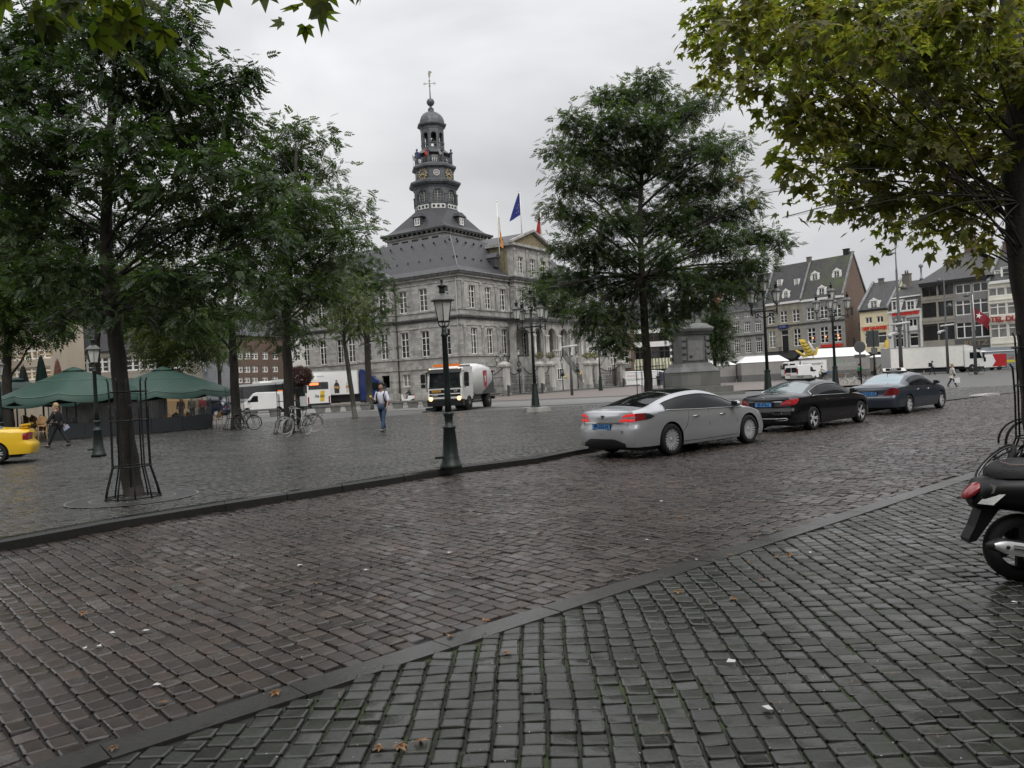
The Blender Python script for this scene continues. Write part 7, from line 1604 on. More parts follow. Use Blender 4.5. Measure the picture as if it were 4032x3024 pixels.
for sx_ in (-1, 1):
    for sy_ in (-1, 1):
        for k in range(4): b.cbox((sx_*.97, sy_*.97, 2.95+k*.5), (.34, .34, .3))
b.build('pedestal', MX)
b = MB().use(mat('inset_panel', (.17, .17, .163), .6, var=.2)); b.box(-.62, .62, -1.06, -1.0, 2.85, 4.35); b.use(ms); 
for (x0, x1, z0, z1) in ((-.72, -.62, 2.75, 4.45), (.62, .72, 2.75, 4.45), (-.62, .62, 2.75, 2.85), (-.62, .62, 4.35, 4.45)): b.box(x0, x1, -1.09, -1.0, z0, z1)
b.use(mat('bronze_disc', (.07, .06, .05), .5)); b.M = Matrix.Translation((-.42, -1.07, 3.1)) @ Matrix.Rotation(PI/2, 4, 'X'); b.lathe([(.13, 0), (.13, .03)], 16); b.M = None; b.build('inscription_panel', MX)
b = MB().use(ms); b.lathe([(1.12*1.414, 4.75), (1.12*1.414, 4.85), (1.35*1.414, 4.98), (1.42*1.414, 5.12), (1.42*1.414, 5.2), (1.0*1.414, 5.55), (.75*1.414, 5.6), (.7*1.414, 5.9)], 4, ang0=PI/4, smooth=False)
for k in range(13):
    for f_ in (0, 1):
        v = -1.14+k*.19; (b.box(v-.05, v+.05, -1.2, -1.1, 4.8, 4.88) if not f_ else b.box(-1.2, -1.1, v-.05, v+.05, 4.8, 4.88))
b.build('cornice', MX)
brz = mat('bronze_patina', (.03, .035, .03), .5, metal=.4, var=.4, vscale=6)
skinned('bronze_figure', [(0, 0, 7.1), (0, 0, 7.5), (0, 0, 7.95), (0, 0, 8.15), (0, 0, 8.35), (.15, -.05, 6.5), (.15, -.1, 5.95), (-.15, .05, 6.5), (-.15, .05, 5.95), (.35, 0, 7.9), (.5, -.1, 7.5), (.55, -.35, 7.3), (-.35, 0, 7.9), (-.5, 0, 7.45), (-.4, -.3, 7.3)], [(0, 1), (1, 2), (2, 3), (3, 4), (0, 5), (5, 6), (0, 7), (7, 8), (2, 9), (9, 10), (10, 11), (2, 12), (12, 13), (13, 14)], [(.24, .2), (.22, .18), (.25, .19), .1, .17, .2, .16, .2, .16, .12, .1, .07, .12, .1, .07], brz, MX)
b = MB().use(brz); b.prism([(-.45, .15, 5.9), (.45, .15, 5.9), (.35, .15, 7.2), (.2, .15, 7.9), (-.2, .15, 7.9), (-.35, .15, 7.2)], (0, .25, 0)); b.build('bronze_cloak', MX)
band('pale_carriageway', [G(700, 1645, .03), G(2700, 1571, .03), G(2700, 1549, .03), G(2150, 1576, .03), G(700, 1620, .03)], pale, plaza_z(0, 60)+.012) if False else None
bz = PZ+.003
band('pale_carriageway', [G(900, 1638, bz), G(2150, 1597, bz), G(2650, 1572, bz), G(2650, 1554, bz), G(2150, 1576, bz), G(900, 1622, bz)], pale, bz)
band('brown_paving', [G(900, 1617, bz), G(2150, 1571, bz), G(2700, 1548, bz), G(3400, 1515, bz), G(3400, 1495, bz), G(2700, 1512, bz), G(2200, 1534, bz), G(1400, 1560, bz)], brown, bz)
vw = mat('white_vehicle_paint', (.74, .74, .72), .3, coat=.5, var=.04, vscale=.6)
cab_glass = mat('cab_window_glass', (.01, .013, .014), .05, spec=.45)
light_on = mat('lit_headlamp', (1, .75, .4), .3, emit=(1, .62, .25), es=2.5)
orange_m = mat('orange_beacon', (.7, .16, .02), .35, emit=(1, .25, .03), es=.15)
hub_m = mat('truck_hub', (.2, .2, .2), .4, metal=.5)
def tw_wheel(root, x, y, r=.5, wd=.3, name='wheel'):
    b = MB().use(tyre_m); b.M = Matrix.Translation((x, y, r)) @ Matrix.Rotation(PI/2, 4, 'X'); b.lathe([(r*.6, -wd/2), (r*.95, -wd/2), (r, -wd*.3), (r, wd*.3), (r*.95, wd/2), (r*.6, wd/2)], 22); w = b.build(name, root)
    s_ = 1 if y < 0 else -1
    b = MB().use(hub_m); b.M = Matrix.Translation((x, y, r)) @ Matrix.Rotation(s_*PI/2, 4, 'X'); b.lathe([(r*.6, wd*.5), (r*.55, wd*.42), (r*.28, wd*.35), (r*.25, wd*.52), (.01, wd*.55)], 16); b.build('rim', w)
def prof(mb, pts, y0, y1): mb.prism([(x, y0, z) for x, z in pts], (0, y1-y0, 0))
q = at(1756, 1622, 48.3); sw = thing('sweeper_truck', 'white road sweeper truck with orange beacons and lit headlamps', 'truck', (q.x, q.y, .03), R(-107))
b = MB().use(vw); prof(b, [(-1.95, .75), (-.12, .75), (0, .95), (0, 1.55), (-.12, 2.55), (-.35, 2.72), (-1.95, 2.78)], -1.12, 1.12); b.build('cab', sw)
b = MB().use(cab_glass); b.poly([(.012, -1.02, 1.58), (.012, 1.02, 1.58), (-.1, .98, 2.5), (-.1, -.98, 2.5)]); b.build('windscreen', sw)
b = MB().use(blk); b.prism([(.03, -1.1, 2.42), (.03, 1.1, 2.42), (-.12, 1.1, 2.66), (-.12, -1.1, 2.66)], (-.05, 0, .0)); b.box(-.02, .03, -1.0, 1.0, .98, 1.12); b.box(-.02, .035, -1.0, 1.0, 1.18, 1.4); b.box(-.3, .06, -1.16, 1.16, .42, .8); b.box(-.1, .02, -1.05, 1.05, 1.5, 1.57); b.build('grille', sw)
b = MB().use(vw); b.box(.02, .05, -1.0, 1.0, 1.12, 1.18); b.box(.0, .05, -.95, .95, .86, .92); b.build('grille_bar', sw)
for s_ in (-1, 1):
    b = MB().use(cab_glass); b.poly([(-.3, s_*1.128, 1.6), (-1.2, s_*1.128, 1.6), (-1.2, s_*1.128, 2.4), (-.42, s_*1.128, 2.4)]); b.build('side_window', sw)
    b = MB().use(light_on); b.M = Matrix.Translation((.07, s_*.92, .86)) @ Matrix.Rotation(PI/2, 4, 'Y'); b.lathe([(.12, -.03), (.13, 0), (.08, .03)], 16); b.build('headlight', sw)
    b = MB().use(blk); b.tube([(-.2, s_*1.12, 2.5), (-.05, s_*1.42, 2.45), (-.05, s_*1.42, 1.6), (-.3, s_*1.15, 1.5)], .025, 5); b.box(-.12, -.0, s_*1.42-.13, s_*1.42+.13, 1.85, 2.4); b.box(-.12, 0, s_*1.42-.12, s_*1.42+.12, 1.55, 1.78); b.build('mirror', sw)
    b = MB().use(light_on); b.sphere((-.08, s_*.95, 2.68), .04, 8, 6); b.build('marker_lamp', sw)
b = MB().use(orange_m); b.box(-.6, -.4, -.85, -.08, 2.8, 2.95); b.box(-.6, -.4, .08, .85, 2.8, 2.95); b.build('beacon_bar', sw)
b = MB().use(mat('amber_number_plate', (.6, .3, .02), .5)); b.box(.035, .05, -.85, -.25, 1.26, 1.38); q_ = b.build('number_plate', sw)
text('plate_text', 'BV-TP-67', .12, plate_txt, q_, (.052, -.55, 1.32), (PI/2, 0, PI/2), .001)
text('grille_letters', 'DAF', .17, cam_white, sw, (.055, -.62, 1.08), (PI/2, 0, PI/2), .003, sx=1.3, bold=.004); text('grille_letters', 'CF', .15, cam_white, sw, (.06, .72, 1.31), (PI/2, 0, PI/2), .003, sx=1.3, bold=.004)
b = MB().use(vw); P = []
for x, z0, z1, wd in ((-2.25, 1.15, 2.7, 1.0), (-2.6, 1.0, 2.95, 1.15), (-4.2, 1.0, 3.0, 1.18), (-5.5, 1.1, 2.85, 1.16), (-5.95, 1.3, 2.6, 1.08)):
    c_ = .3; P.append([(x, -wd, z0), (x, -wd, z1-c_*1.2), (x, -wd+c_*.5, z1-c_*.4), (x, -wd*.5, z1), (x, wd*.5, z1), (x, wd-c_*.5, z1-c_*.4), (x, wd, z1-c_*1.2), (x, wd, z0)])
b.grid(P, smooth=True, closeu=True); b.poly(P[0]); b.poly(P[-1][::-1]); b.build('tank', sw)
for s_ in (-1, 1):
    b = MB().use(dark_steel); b.poly([(-3.4, s_*1.19, 1.0), (-6.0, s_*1.17, 1.0), (-5.95, s_*1.17, 1.95), (-4.6, s_*1.19, 1.45)]); b.build('skirt', sw)
    b = MB().use(mat('red_emblem', (.45, .02, .04), .5)); b.poly([(-3.75, s_*1.196, 2.5), (-4.45, s_*1.196, 2.5), (-4.5, s_*1.196, 1.7), (-4.25, s_*1.196, 1.3), (-3.95, s_*1.196, 1.5)]); e_ = b.build('emblem', sw)
    b = MB().use(vw); b.poly([(-4.15+(.26 if i % 2 == 0 else .1)*sin(PI*i/5), s_*1.202, 2.02+(.42 if i % 2 == 0 else .16)*cos(PI*i/5)) for i in range(10)]); b.build('star', e_)
b = MB().use(blk); b.box(-6.0, -.2, -.85, .85, .5, 1.0); b.box(-3.2, -1.8, -1.15, 1.15, .55, .9); b.box(-6.3, -6.0, -1.1, 1.1, .6, .8)
b.lathe([(.5, 0), (.42, .15), (.1, .22)], 14, (.35, -.95, .0)); b.box(-.2, .5, -1.1, -.7, .18, .35); b.build('chassis', sw)
b = MB().use(mat('stack_steel', (.2, .2, .2), .4, metal=.6)); b.box(-2.2, -1.98, .2, .9, 1.8, 2.9); b.box(-2.0, -1.75, 1.06, 1.16, .6, .66); b.box(-3.3, -1.9, 1.1, 1.18, .62, .7); b.build('side_rail', sw)
for x in (-1.15, -4.9):
    for s_ in (-1, 1): tw_wheel(sw, x, s_*.98, .5, .32)
def box_truck(name, label, px, py, d, rz, cabp, boxc, L_box=6, H=3.3, cabL=2.0, s=1., group=None, cat='truck', mirror=False, z=0.0, bz=.95, spoiler=True):
    q = at(px, py, d); t = thing(name, label, cat, (q.x, q.y, z), rz, group, s)
    b = MB().use(boxc); b.box(-L_box, 0, -1.22, 1.22, bz, H); b.use(mat('truck_edge_trim', (.35, .35, .34), .5)); 
    for zz in (bz-.02, H-.05): b.box(-L_box-.02, .02, -1.25, 1.25, zz, zz+.07)
    for xx in (-L_box-.02, -.05): b.box(xx, xx+.07, -1.25, 1.25, bz, H)
    b.build('cargo_box', t)
    b = MB().use(cabp); prof(b, [(.12, .6), (cabL, .6), (cabL+.1, .9), (cabL+.06, 1.6), (cabL-.2, 2.5), (cabL-.45, 2.62), (.12, 2.66)], -1.12, 1.12)
    if spoiler: prof(b, [(.15, 2.6), (cabL-.5, 2.6), (cabL-.9, 3.0), (.5, H-.02), (.15, H)], -1.0, 1.0)
    b.build('cab', t)
    b = MB().use(cab_glass); b.poly([(cabL+.07, -1.0, 1.62), (cabL+.07, 1.0, 1.62), (cabL-.19, .95, 2.46), (cabL-.19, -.95, 2.46)]); b.build('windscreen', t)
    for s_ in (-1, 1):
        b = MB().use(cab_glass); b.poly([(cabL-.1, s_*1.128, 1.6), (.75, s_*1.128, 1.6), (.75, s_*1.128, 2.35), (cabL-.35, s_*1.128, 2.35)]); b.build('side_window', t)
        b = MB().use(blk); b.box(cabL-.05, cabL+.05, s_*1.3-.12, s_*1.3+.12, 1.6, 2.2); b.tube([(cabL-.2, s_*1.1, 2.2), (cabL, s_*1.3, 2.15)], .02, 4); b.build('mirror', t)
        b = MB().use(cam_white); b.sphere((cabL+.08, s_*.85, .85), .12, 10, 6, (.4, 1, 1)); b.build('headlight', t)
    b = MB().use(blk); b.box(-L_box, cabL+.02, -.9, .9, .5, bz-.03); b.box(.1, cabL+.08, -1.13, 1.13, .38, .62); b.box(-L_box+.2, -1.9, -1.2, -1.15, .45, .55); b.box(-L_box+.2, -1.9, -1.2, -1.15, .68, .76); b.build('chassis', t)
    for s_ in (-1, 1):
        for x in (1.0, -L_box*.72): tw_wheel(t, x, s_*1.0, .48, .3)
    return t
bt = box_truck('blue_truck', 'truck with royal blue cab and white box showing bakers with bread', 1425, 1594, 82, R(-1), mat('royal_blue_paint', (.012, .025, .11), .3, coat=.8), vw, 7.0, 3.75, 2.3, bz=1.3)
bread = mat('bread_picture', (.4, .22, .08), .7); dk = mat('dark_apron_picture', (.03, .03, .03), .7); lt = mat('pale_apron_picture', (.5, .48, .44), .7); fs = mat('face_picture', (.35, .2, .13), .7)
for i, x in enumerate((-6.2, -5.2, -4.3, -3.2, -2.2, -1.0)):
    b = MB().use(dk if i % 2 == 0 else lt); y = -1.226; hh = 2.75+.1*(i % 3); b.poly([(x-.24, y, 1.45), (x+.24, y, 1.45), (x+.27, y, 2.3), (x+.12, y, hh-.3), (x-.12, y, hh-.3), (x-.27, y, 2.3)]); b.use(fs); b.M = Matrix.Translation((x, y-.002, hh-.15)) @ Matrix.Rotation(PI/2, 4, 'X'); b.lathe([(.12, 0), (.12, .004)], 12); b.M = None; b.use(bread); b.poly([(x-.33, y-.004, 1.95), (x+.3, y-.004, 1.9), (x+.34, y-.004, 2.12), (x-.2, y-.004, 2.2)]); b.build('printed_figure', bt)
text('lettering', 'samen lekker anders', .28, mat('grey_lettering', (.25, .25, .25), .5), bt, (-4.6, -1.23, 3.25), (PI/2, 0, 0), .004)
wt = box_truck('white_truck', 'long white box truck parked before the white house and wide grey house', 3776, 1461, 96.5, R(-1.0), vw, mat('cream_white_box', (.72, .71, .66), .45, var=.05), 8.7, 3.3, 2.3, bz=.75)
vl = box_truck('delivery_truck', 'white lettered box truck with its cab on the left, behind the white van', 3142, 1482, 99, R(181), vw, vw, 3.6, 2.75, 1.8, s=.9, spoiler=False)
text('lettering', 'Van Leendert', .5, mat('grey_lettering'), vl, (-1.7, 1.24, 2.2), (PI/2, 0, PI), .004, bold=.006)
def van(name, label, px, py, d, rz, paint, s=1., L_=4.4, H=1.9, cat='van', z=.02, rear=None, beacon=False):
    q = at(px, py, d); t = thing(name, label, cat, (q.x, q.y, z), rz, None, s); k = L_/4.4; h = H/1.9
    P = []
    out = [(-2.15, .35, .62), (-2.2, .9, 1.0), (-2.1, 1.85, 1.0), (.55, 1.9, 1.0), (.85, 1.8, 1.0), (1.45, 1.12, 1.0), (2.05, .98, 1.0), (2.2, .7, .96), (2.2, .35, .92)]
    b = MB().use(paint)
    for w_, ins in ((-.88, 0), (-.84, .0), (0, .0), (.84, 0), (.88, 0)): P.append([(x*k-(.04 if abs(w_) > .86 else 0)*(1 if x > 0 else -1), w_, z_*h-(.05 if abs(w_) > .86 and z_ > 1 else 0)) for x, z_, _ in out]+[(0, w_, .3)])
    b.grid(P, smooth=False, closeu=True); b.poly(P[0][::-1]); b.poly(P[-1]); b.build('body', t)
    b = MB().use(cab_glass); b.poly([(1.43*k, -.74, 1.16*h), (1.43*k, .74, 1.16*h), (.9*k, .7, 1.77*h), (.9*k, -.7, 1.77*h)]); b.build('windscreen', t)
    b = MB().use(cab_glass); b.box(-2.22*k, -2.1*k, -.7, -.05, 1.05*h, 1.6*h); b.box(-2.22*k, -2.1*k, .05, .7, 1.05*h, 1.6*h); b.build('rear_window', t)
    for s_ in (-1, 1):
        b = MB().use(cab_glass); b.poly([(1.2*k, s_*.885, 1.08*h), (.4*k, s_*.885, 1.08*h), (.4*k, s_*.885, 1.6*h), (.8*k, s_*.885, 1.6*h)]); b.build('side_window', t)
        b = MB().use(red_lens); b.box(-2.225*k, -2.1*k, s_*.8-.07, s_*.8+.07, .9*h, 1.45*h); b.build('tail_light', t)
        b = MB().use(blk); b.box(1.1*k, 1.22*k, s_*1.0-.1, s_*1.0+.1, 1.1*h, 1.25*h); b.build('mirror', t)
        for x in (-1.35, 1.35): tw_wheel(t, x*k, s_*.78, .32, .2)
    b = MB().use(blk); b.box(-2.2*k, 2.2*k, -.89, .89, .28, .42); b.build('sill', t)
    if beacon: b = MB().use(orange_m); b.box(-1.9, -1.2, -.5, .5, 1.9*h, 2.0*h); b.build('beacon_bar', t)
    return t
van('white_van', 'small white van with an orange roof bar, partly behind the bicycle tree', 1050, 1627, 69, R(180), vw, beacon=True)
v2 = van('white_van', 'white van with small grey lettering in front of the lettered truck', 3158, 1482, 90, R(38), vw, s=.95, H=2.0)
text('lettering', 'toon', .3, mat('red_lettering', (.4, .03, .02), .5), v2, (-2.24, .35, .9), (PI/2, 0, -PI/2), .004, bold=.006)
v3 = van('red_white_van', 'van with a white front half and a red rear half beside the grey trailer', 3880, 1462, 99.5, R(180), vw, H=2.1, L_=4.6, s=.93)
b = MB().use(mat('bright_red_paint', (.42, .015, .02), .35, coat=.5)); 
for s_ in (-1, 1): b.poly([(-2.36, s_*.893, .5), (-.4, s_*.893, .5), (-.9, s_*.893, 1.2), (-.5, s_*.893, 2.13), (-2.3, s_*.893, 2.12)])
b.box(-2.43, -2.38, -.84, .84, .45, 2.1); b.build('red_livery', v3); v3.rotation_euler = (0, 0, R(180)); v3.rotation_euler = (0, 0, R(182))
ang = R(130); bus = thing('bus', 'white city bus with black window band and orange lit rear display', 'bus', (-18.85, 77.8, .03), ang)
b = MB().use(vw); b.box(0, 17.5, -1.25, 1.25, .35, 1.3); b.box(0, 17.5, -1.25, 1.25, 2.65, 2.9); b.box(0, .4, -1.25, 1.25, 1.3, 2.65); b.box(4, 9, -.9, .9, 2.9, 3.15); b.box(12, 14, -.9, .9, 2.9, 3.12); b.build('body', bus)
b = MB().use(mat('tinted_bus_glass', (.006, .007, .008), .25, spec=.3)); b.box(.4, 17.5, -1.24, 1.24, 1.3, 2.65); b.build('side_windows', bus); b = MB().use(glass_grey); b.box(-.02, .0, -1.05, 1.05, 1.9, 2.6); b.build('rear_window', bus)
b = MB().use(blk); b.box(0, 17.5, -1.2, 1.2, .2, .4); b.box(-.06, 0, -1.2, 1.2, .3, .55); b.build('bumper', bus)
b = MB().use(mat('orange_led_display', (.8, .2, .05), .5, emit=(1, .22, .06), es=1.6)); b.box(-.04, -.02, .0, .95, 2.32, 2.55); b.build('display', bus)
b = MB().use(mat('yellow_panel', (.65, .42, .02), .5)); b.prism([(-.03, -.55, .75), (-.03, -.1, .75), (-.03, -.22, 1.75), (-.03, -.62, 1.75)], (.02, 0, 0)); b.box(2.0, 2.6, 1.25, 1.27, .8, 1.6); b.build('yellow_livery', bus)
text('lettering', 'De Lijn', .34, mat('dark_lettering', (.03, .03, .03), .5), bus, (-.04, -.1, 1.25), (PI/2, 0, -PI/2), .004, bold=.006)
for s_ in (-1, 1):
    b = MB().use(red_lens); b.box(-.03, .0, s_*1.1-.07, s_*1.1+.07, .6, 1.2); b.build('tail_light', bus)
    for x in (2.6, 8.5, 14.5): tw_wheel(bus, x, s_*1.08, .48, .3)
canvas_g = mat('grey_stall_cover', (.25, .24, .225), .7, var=.12, vscale=.8); canvas_d = mat('dark_grey_stall_skirt', (.12, .118, .112), .7, var=.15); roof_w = mat('pale_stall_roof', (.75, .75, .73), .5, var=.06)
def stall(name, label, xa, xb, py, d, Hw, rise, skirt=.35, depth=2.4, slope=.5, wallm=None, cat='market stall', rz=0, z=.0):
    a = at(xa, py, d); b_ = at(xb, py, d); L_ = b_.x-a.x; t = thing(name, label, cat, (a.x, d, z), rz, None); wm = wallm or canvas_g
    b = MB().use(canvas_d); b.box(0, L_, 0, depth, 0, Hw*skirt); b.build('skirt', t); b = MB().use(wm); b.box(0, L_, 0, depth, Hw*skirt, Hw); b.build('cover', t)
    b = MB().use(roof_w); e = .08; i_ = L_*slope*.3; r = [(-e, -e, Hw), (L_+e, -e, Hw), (L_+e, depth+e, Hw), (-e, depth+e, Hw)]; u = [(i_, depth*.4, Hw+rise), (L_-i_, depth*.4, Hw+rise), (L_-i_, depth*.6, Hw+rise), (i_, depth*.6, Hw+rise)]
    for k in range(4): b.quad(r[k], r[(k+1) % 4], u[(k+1) % 4], u[k])
    b.poly(u); b.build('roof', t); return t, L_
stall('market_stall', 'grey covered market stall with pale roof, left one beside the monument', 2778, 2900, 1503, 112, 2.45, .62)
s2, L2 = stall('market_stall', 'grey covered market stall with two roof vents, beside the dark candelabra lamp', 2921, 3110, 1499, 110, 2.6, .85)
b = MB().use(dark_steel)
for x in (1.9, 2.2, 4.2, 4.5): b.cbox((x, .45, 2.95), (.18, .05, .22), 0, -.6)
b.build('vents', s2)
s3, L3 = stall('market_stall', 'long grey market stall with a pale green emblem and flowing white lettering', 3182, 3428, 1488, 104, 2.75, 1.15, slope=.25, depth=3)
text('lettering', 'Van Leendert', .95, mat('pale_lettering', (.34, .35, .33), .6), s3, (3.75, -.01, 1.75), (PI/2, 0, 0), .003, bold=.004); b = MB().use(mat('pale_green_emblem', (.18, .26, .2), .6))
for k in range(5): a = R(-60+30*k); b.poly([(3.9, -.008, 1.6), (3.9+1.0*sin(a-.14), -.008, 1.6+1.0*cos(a-.14)), (3.9+1.25*sin(a), -.008, 1.6+1.15*cos(a)), (3.9+1.0*sin(a+.14), -.008, 1.6+1.0*cos(a+.14))])
b.build('emblem', s3)
s4, L4 = stall('food_trailer', 'dark grey trailer with a drawn figure, left of the white truck box', 3452, 3530, 1455, 108, 2.45, .3, .05, wallm=mat('mid_grey_panel', (.2, .2, .19), .6))
text('lettering', 'WB\nWA', .65, mat('dark_lettering'), s4, (2.1, -.01, 1.3), (PI/2, -PI/2, 0), .003, bold=.01)
b = MB().use(mat('dark_lettering')); b.tube([(.2, -.02, .9), (1.1, -.02, 1.9), (1.0, -.02, 2.1)], .05, 4); b.tube([(.4, -.02, .4), (.7, -.02, 1.2), (1.3, -.02, 1.3)], .04, 4); b.build('drawing', s4)
s5, L5 = stall('food_trailer', 'blue grey poultry trailer with a yellow stripe at the right', 3800, 4012, 1452, 112, 2.6, .2, .02, wallm=mat('blue_grey_panel', (.2, .225, .245), .5))
b = MB().use(mat('yellow_stripe', (.55, .5, .03), .5)); b.box(3.6, L5, -.03, -.0, .95, 1.28); b.build('stripe', s5)
for x0, x1, z0, z1 in ((.4, 2.2, .5, 2.3), (3.3, 5.0, .6, 2.3), (5.6, 7.0, .45, 2.15)):
    b = MB().use(mat('pale_panel_frame', (.35, .36, .36), .5))
    for a_, b_, c_, d_ in ((x0, x1, z1-.08, z1), (x0, x1, z0, z0+.08), (x0, x0+.08, z0+.08, z1-.08), (x1-.08, x1, z0+.08, z1-.08)): b.box(a_, b_, -.06, -.0, c_, d_)
    b.build('hatch_frame', s5)
b = MB().use(mat('orange_fish_shape', (.35, .1, .04), .6)); b.poly([(5.05, -.02, 1.4), (5.5, -.02, 1.35), (5.6, -.02, 1.6), (5.1, -.02, 1.9)]); b.poly([(6.0, -.02, 1.55), (6.8, -.02, 1.35), (6.85, -.02, 1.8)]); b.use(cam_white); b.poly([(3.8, -.02, 1.4), (4.1, -.02, 1.25), (4.5, -.02, 1.45), (4.5, -.02, 1.75), (4.3, -.02, 1.6), (4.0, -.02, 1.8)]); b.build('painted_animals', s5)
b = MB().use(mat('blue_grey_panel')); P = [(-.2+L5*.5, 2.6)]; prof(b, [(3.2, 2.6), (7.2, 2.6), (6.6, 3.2), (3.6, 3.2)], .3, 2.0); b.build('roof_hood', s5)
for x in (3.9, 4.7): tw_wheel(s5, x, .15, .38, .25)
q = at(3800, 1452, 101.5); s5.location = (q.x, 101.5, 0); s5.scale = (.906,)*3
s6, L6 = stall('food_trailer', 'white fishmonger trailer with faint lettering behind the candelabra lamps', 2452, 2608, 1512, 118, 2.2, .1, .02, wallm=vw)
text('lettering', 'E DOLFIJN', .5, mat('pale_grey_lettering', (.3, .3, .3), .6), s6, (1.35, -.01, 1.05), (PI/2, 0, 0), .003, bold=.006); text('lettering', 'VISHANDEL', .28, mat('red_lettering'), s6, (1.35, -.01, 1.6), (PI/2, 0, 0), .003)
s7, L7 = stall('market_stall', 'small market stall with a bright blue awning left of the monument', 2608, 2660, 1512, 116, 2.0, .1, .3, wallm=mat('deep_blue_cloth', (.015, .03, .12), .7))
def bflag(label, px, py, d, h, lean, w, cols, stripes=True):
    q = at(px, py, d); t = thing('banner_flag', label, 'flag', (q.x, q.y, 0), 0, 'yellow banner flags at the stalls'); z0 = q.z
    b = MB().use(grey_pole); b.tube([(0, 0, 0), (0, 0, z0), (lean, 0, z0+h)], .03, 5); b.build('pole', t); b = MB()
    m1 = mat(cols[0], cols[1], .7); b.use(m1); P = [[(lean*f+w*u*(1-.3*f), .08*sin(5*f+4*u), z0+h*f+.1*u*(1-f)) for u in np.linspace(0, 1, 4)] for f in np.linspace(.05, 1, 8)]; b.grid(P)
    if stripes:
        b.use(mat('banner_stripe', (.12, .13, .04), .7))
        for k in range(5): f = .15+k*.17; b.tube([(lean*f+w*.1, -.1, z0+h*f), (lean*f+w*.45, -.13, z0+h*f-.1), (lean*f+w*.8, -.1, z0+h*f+.05)], .05, 4)
    b.build('cloth', t)
Y_ = ('banner_yellow', (.6, .42, .06)); Wt = ('banner_white', (.55, .53, .48))
bflag('large yellow striped banner flag behind the lettered truck', 3178, 1408, 103, 2.4, -1.0, 1.15, Y_); bflag('small yellow banner flag lowest and furthest left', 3165, 1408, 102, 1.0, -1.1, .5, Y_, False); bflag('white and yellow banner flag leaning left over the stall roof', 3203, 1398, 103, 1.8, -.7, .45, Wt, False); bflag('short yellow banner flag leaning right by the long stall', 3200, 1402, 102, 1.1, .5, .5, Y_, False)
bflag('yellow banner flag against the cream house', 3478, 1390, 100, 1.6, .3, .6, Y_, False); bflag('white flag with blue oval hanging below the yellow banner', 3472, 1398, 99, .9, .3, .6, Wt, False)
par_m = mat('green_parasol_cloth', (.03, .07, .054), .6, var=.12, vscale=1.2)
par_seam = mat('pale_parasol_seam', (.12, .19, .16), .5); par_d = mat('dark_green_closed_cloth', (.012, .045, .03), .7, var=.3, vscale=6)
def parasol(label, px, py, d, r=2.85, rise=1.2, rz=.3):
    q = at(px, py, d); t = thing('parasol', label, 'parasol', (q.x, q.y, PZ), rz, 'open green café parasols'); zt = q.z-PZ; ze = zt-rise
    b = MB().use(grey_pole); b.tube([(0, 0, 0), (0, 0, zt+.08)], .04, 8); b.cbox((0, 0, .06), (.8, .8, .12)); b.build('pole', t)
    b = MB().use(par_m); nf, ns_ = 16, 8; P = []
    for i in range(nf*4+1):
        a = 2*PI*i/(nf*4); cr = abs(((i % 8)/8.)*2-1) ; sagf = (1-cr**2)
        rr = r*(1.0+.12*abs(cos(2*a)))
        P.append([(rr*f*cos(a), rr*f*sin(a), zt-(rise)*(f**1.15)-.14*sagf*f*f) for f in np.linspace(.02, 1, ns_+1)]+[(rr*1.01*cos(a), rr*1.01*sin(a), zt-rise-.14*sagf-.27-.05*sagf)])
    b.grid(P); b.build('canopy', t)
    b = MB().use(par_seam)
    for f in (.62, 1.0): b.tube([(p[0]*1.002, p[1]*1.002, p[2]+.012) for p in [(P[i][int(f*ns_)]) for i in range(0, nf*4+1)]], .014, 4)
    b.build('seams', t)
    b = MB().use(par_m); b.lathe([(.55, zt-.12), (.3, zt+.0), (.02, zt+.1)], 12); b.build('vent_cap', t)
    for i in range(8): a = 2*PI*i/8; rr = r*(1.0+.12*abs(cos(2*a))); b = MB().use(grey_pole); b.tube([(0, 0, zt-.08), (rr*.98*cos(a), rr*.98*sin(a), ze-.02)], .018, 4); b.build('rib', t)
parasol('large open green parasol in the middle of the terrace, above the walking woman', 290, 1452, 38.5); parasol('large open green parasol at the right end of the terrace', 640, 1450, 41.5, 2.9); parasol('open green parasol cut by the left edge of the view', 60, 1492, 42.5, 2.7, 1.15)
def closed(label, px, py, d, h, r, m):
    q = at(px, py, d); t = thing('closed_parasol', label, 'parasol', (q.x, q.y, PZ), 0, 'closed parasols behind the terrace'); zt = q.z-PZ; b = MB().use(grey_pole); b.tube([(0, 0, 0), (0, 0, zt+.1)], .05, 6); b.build('pole', t); b = MB().use(m)
    P = [[((.08+r*f**.8)*(1+.18*cos(i*PI/2*3))*cos(2*PI*i/24), (.08+r*f**.8)*(1+.18*cos(i*PI/2*3))*sin(2*PI*i/24), zt-h*f) for i in range(25)] for f in np.linspace(0, 1, 7)]; b.grid(P); b.build('folded_canopy', t)
closed('tall closed dark green parasol, tallest of the closed ones', 160, 1405, 44, 2.1, .33, par_d); closed('short closed black green parasol furthest left', 90, 1442, 46, 1.5, .28, mat('black_green_cloth', (.012, .018, .016), .7)); closed('closed striped brown parasol behind the middle one', 225, 1420, 47, 2.1, .3, mat('brown_striped_cloth', (.2, .09, .06), .7, var=.5, vscale=12))
ga_, gb_ = G(193, 1737, PZ), G(838, 1688, PZ); scr_d = mat('dark_screen_panel', (.018, .022, .026), .5); scr_g = mat('screen_glass', (.08, .09, .09), .08, alpha=.16, spec=.5)
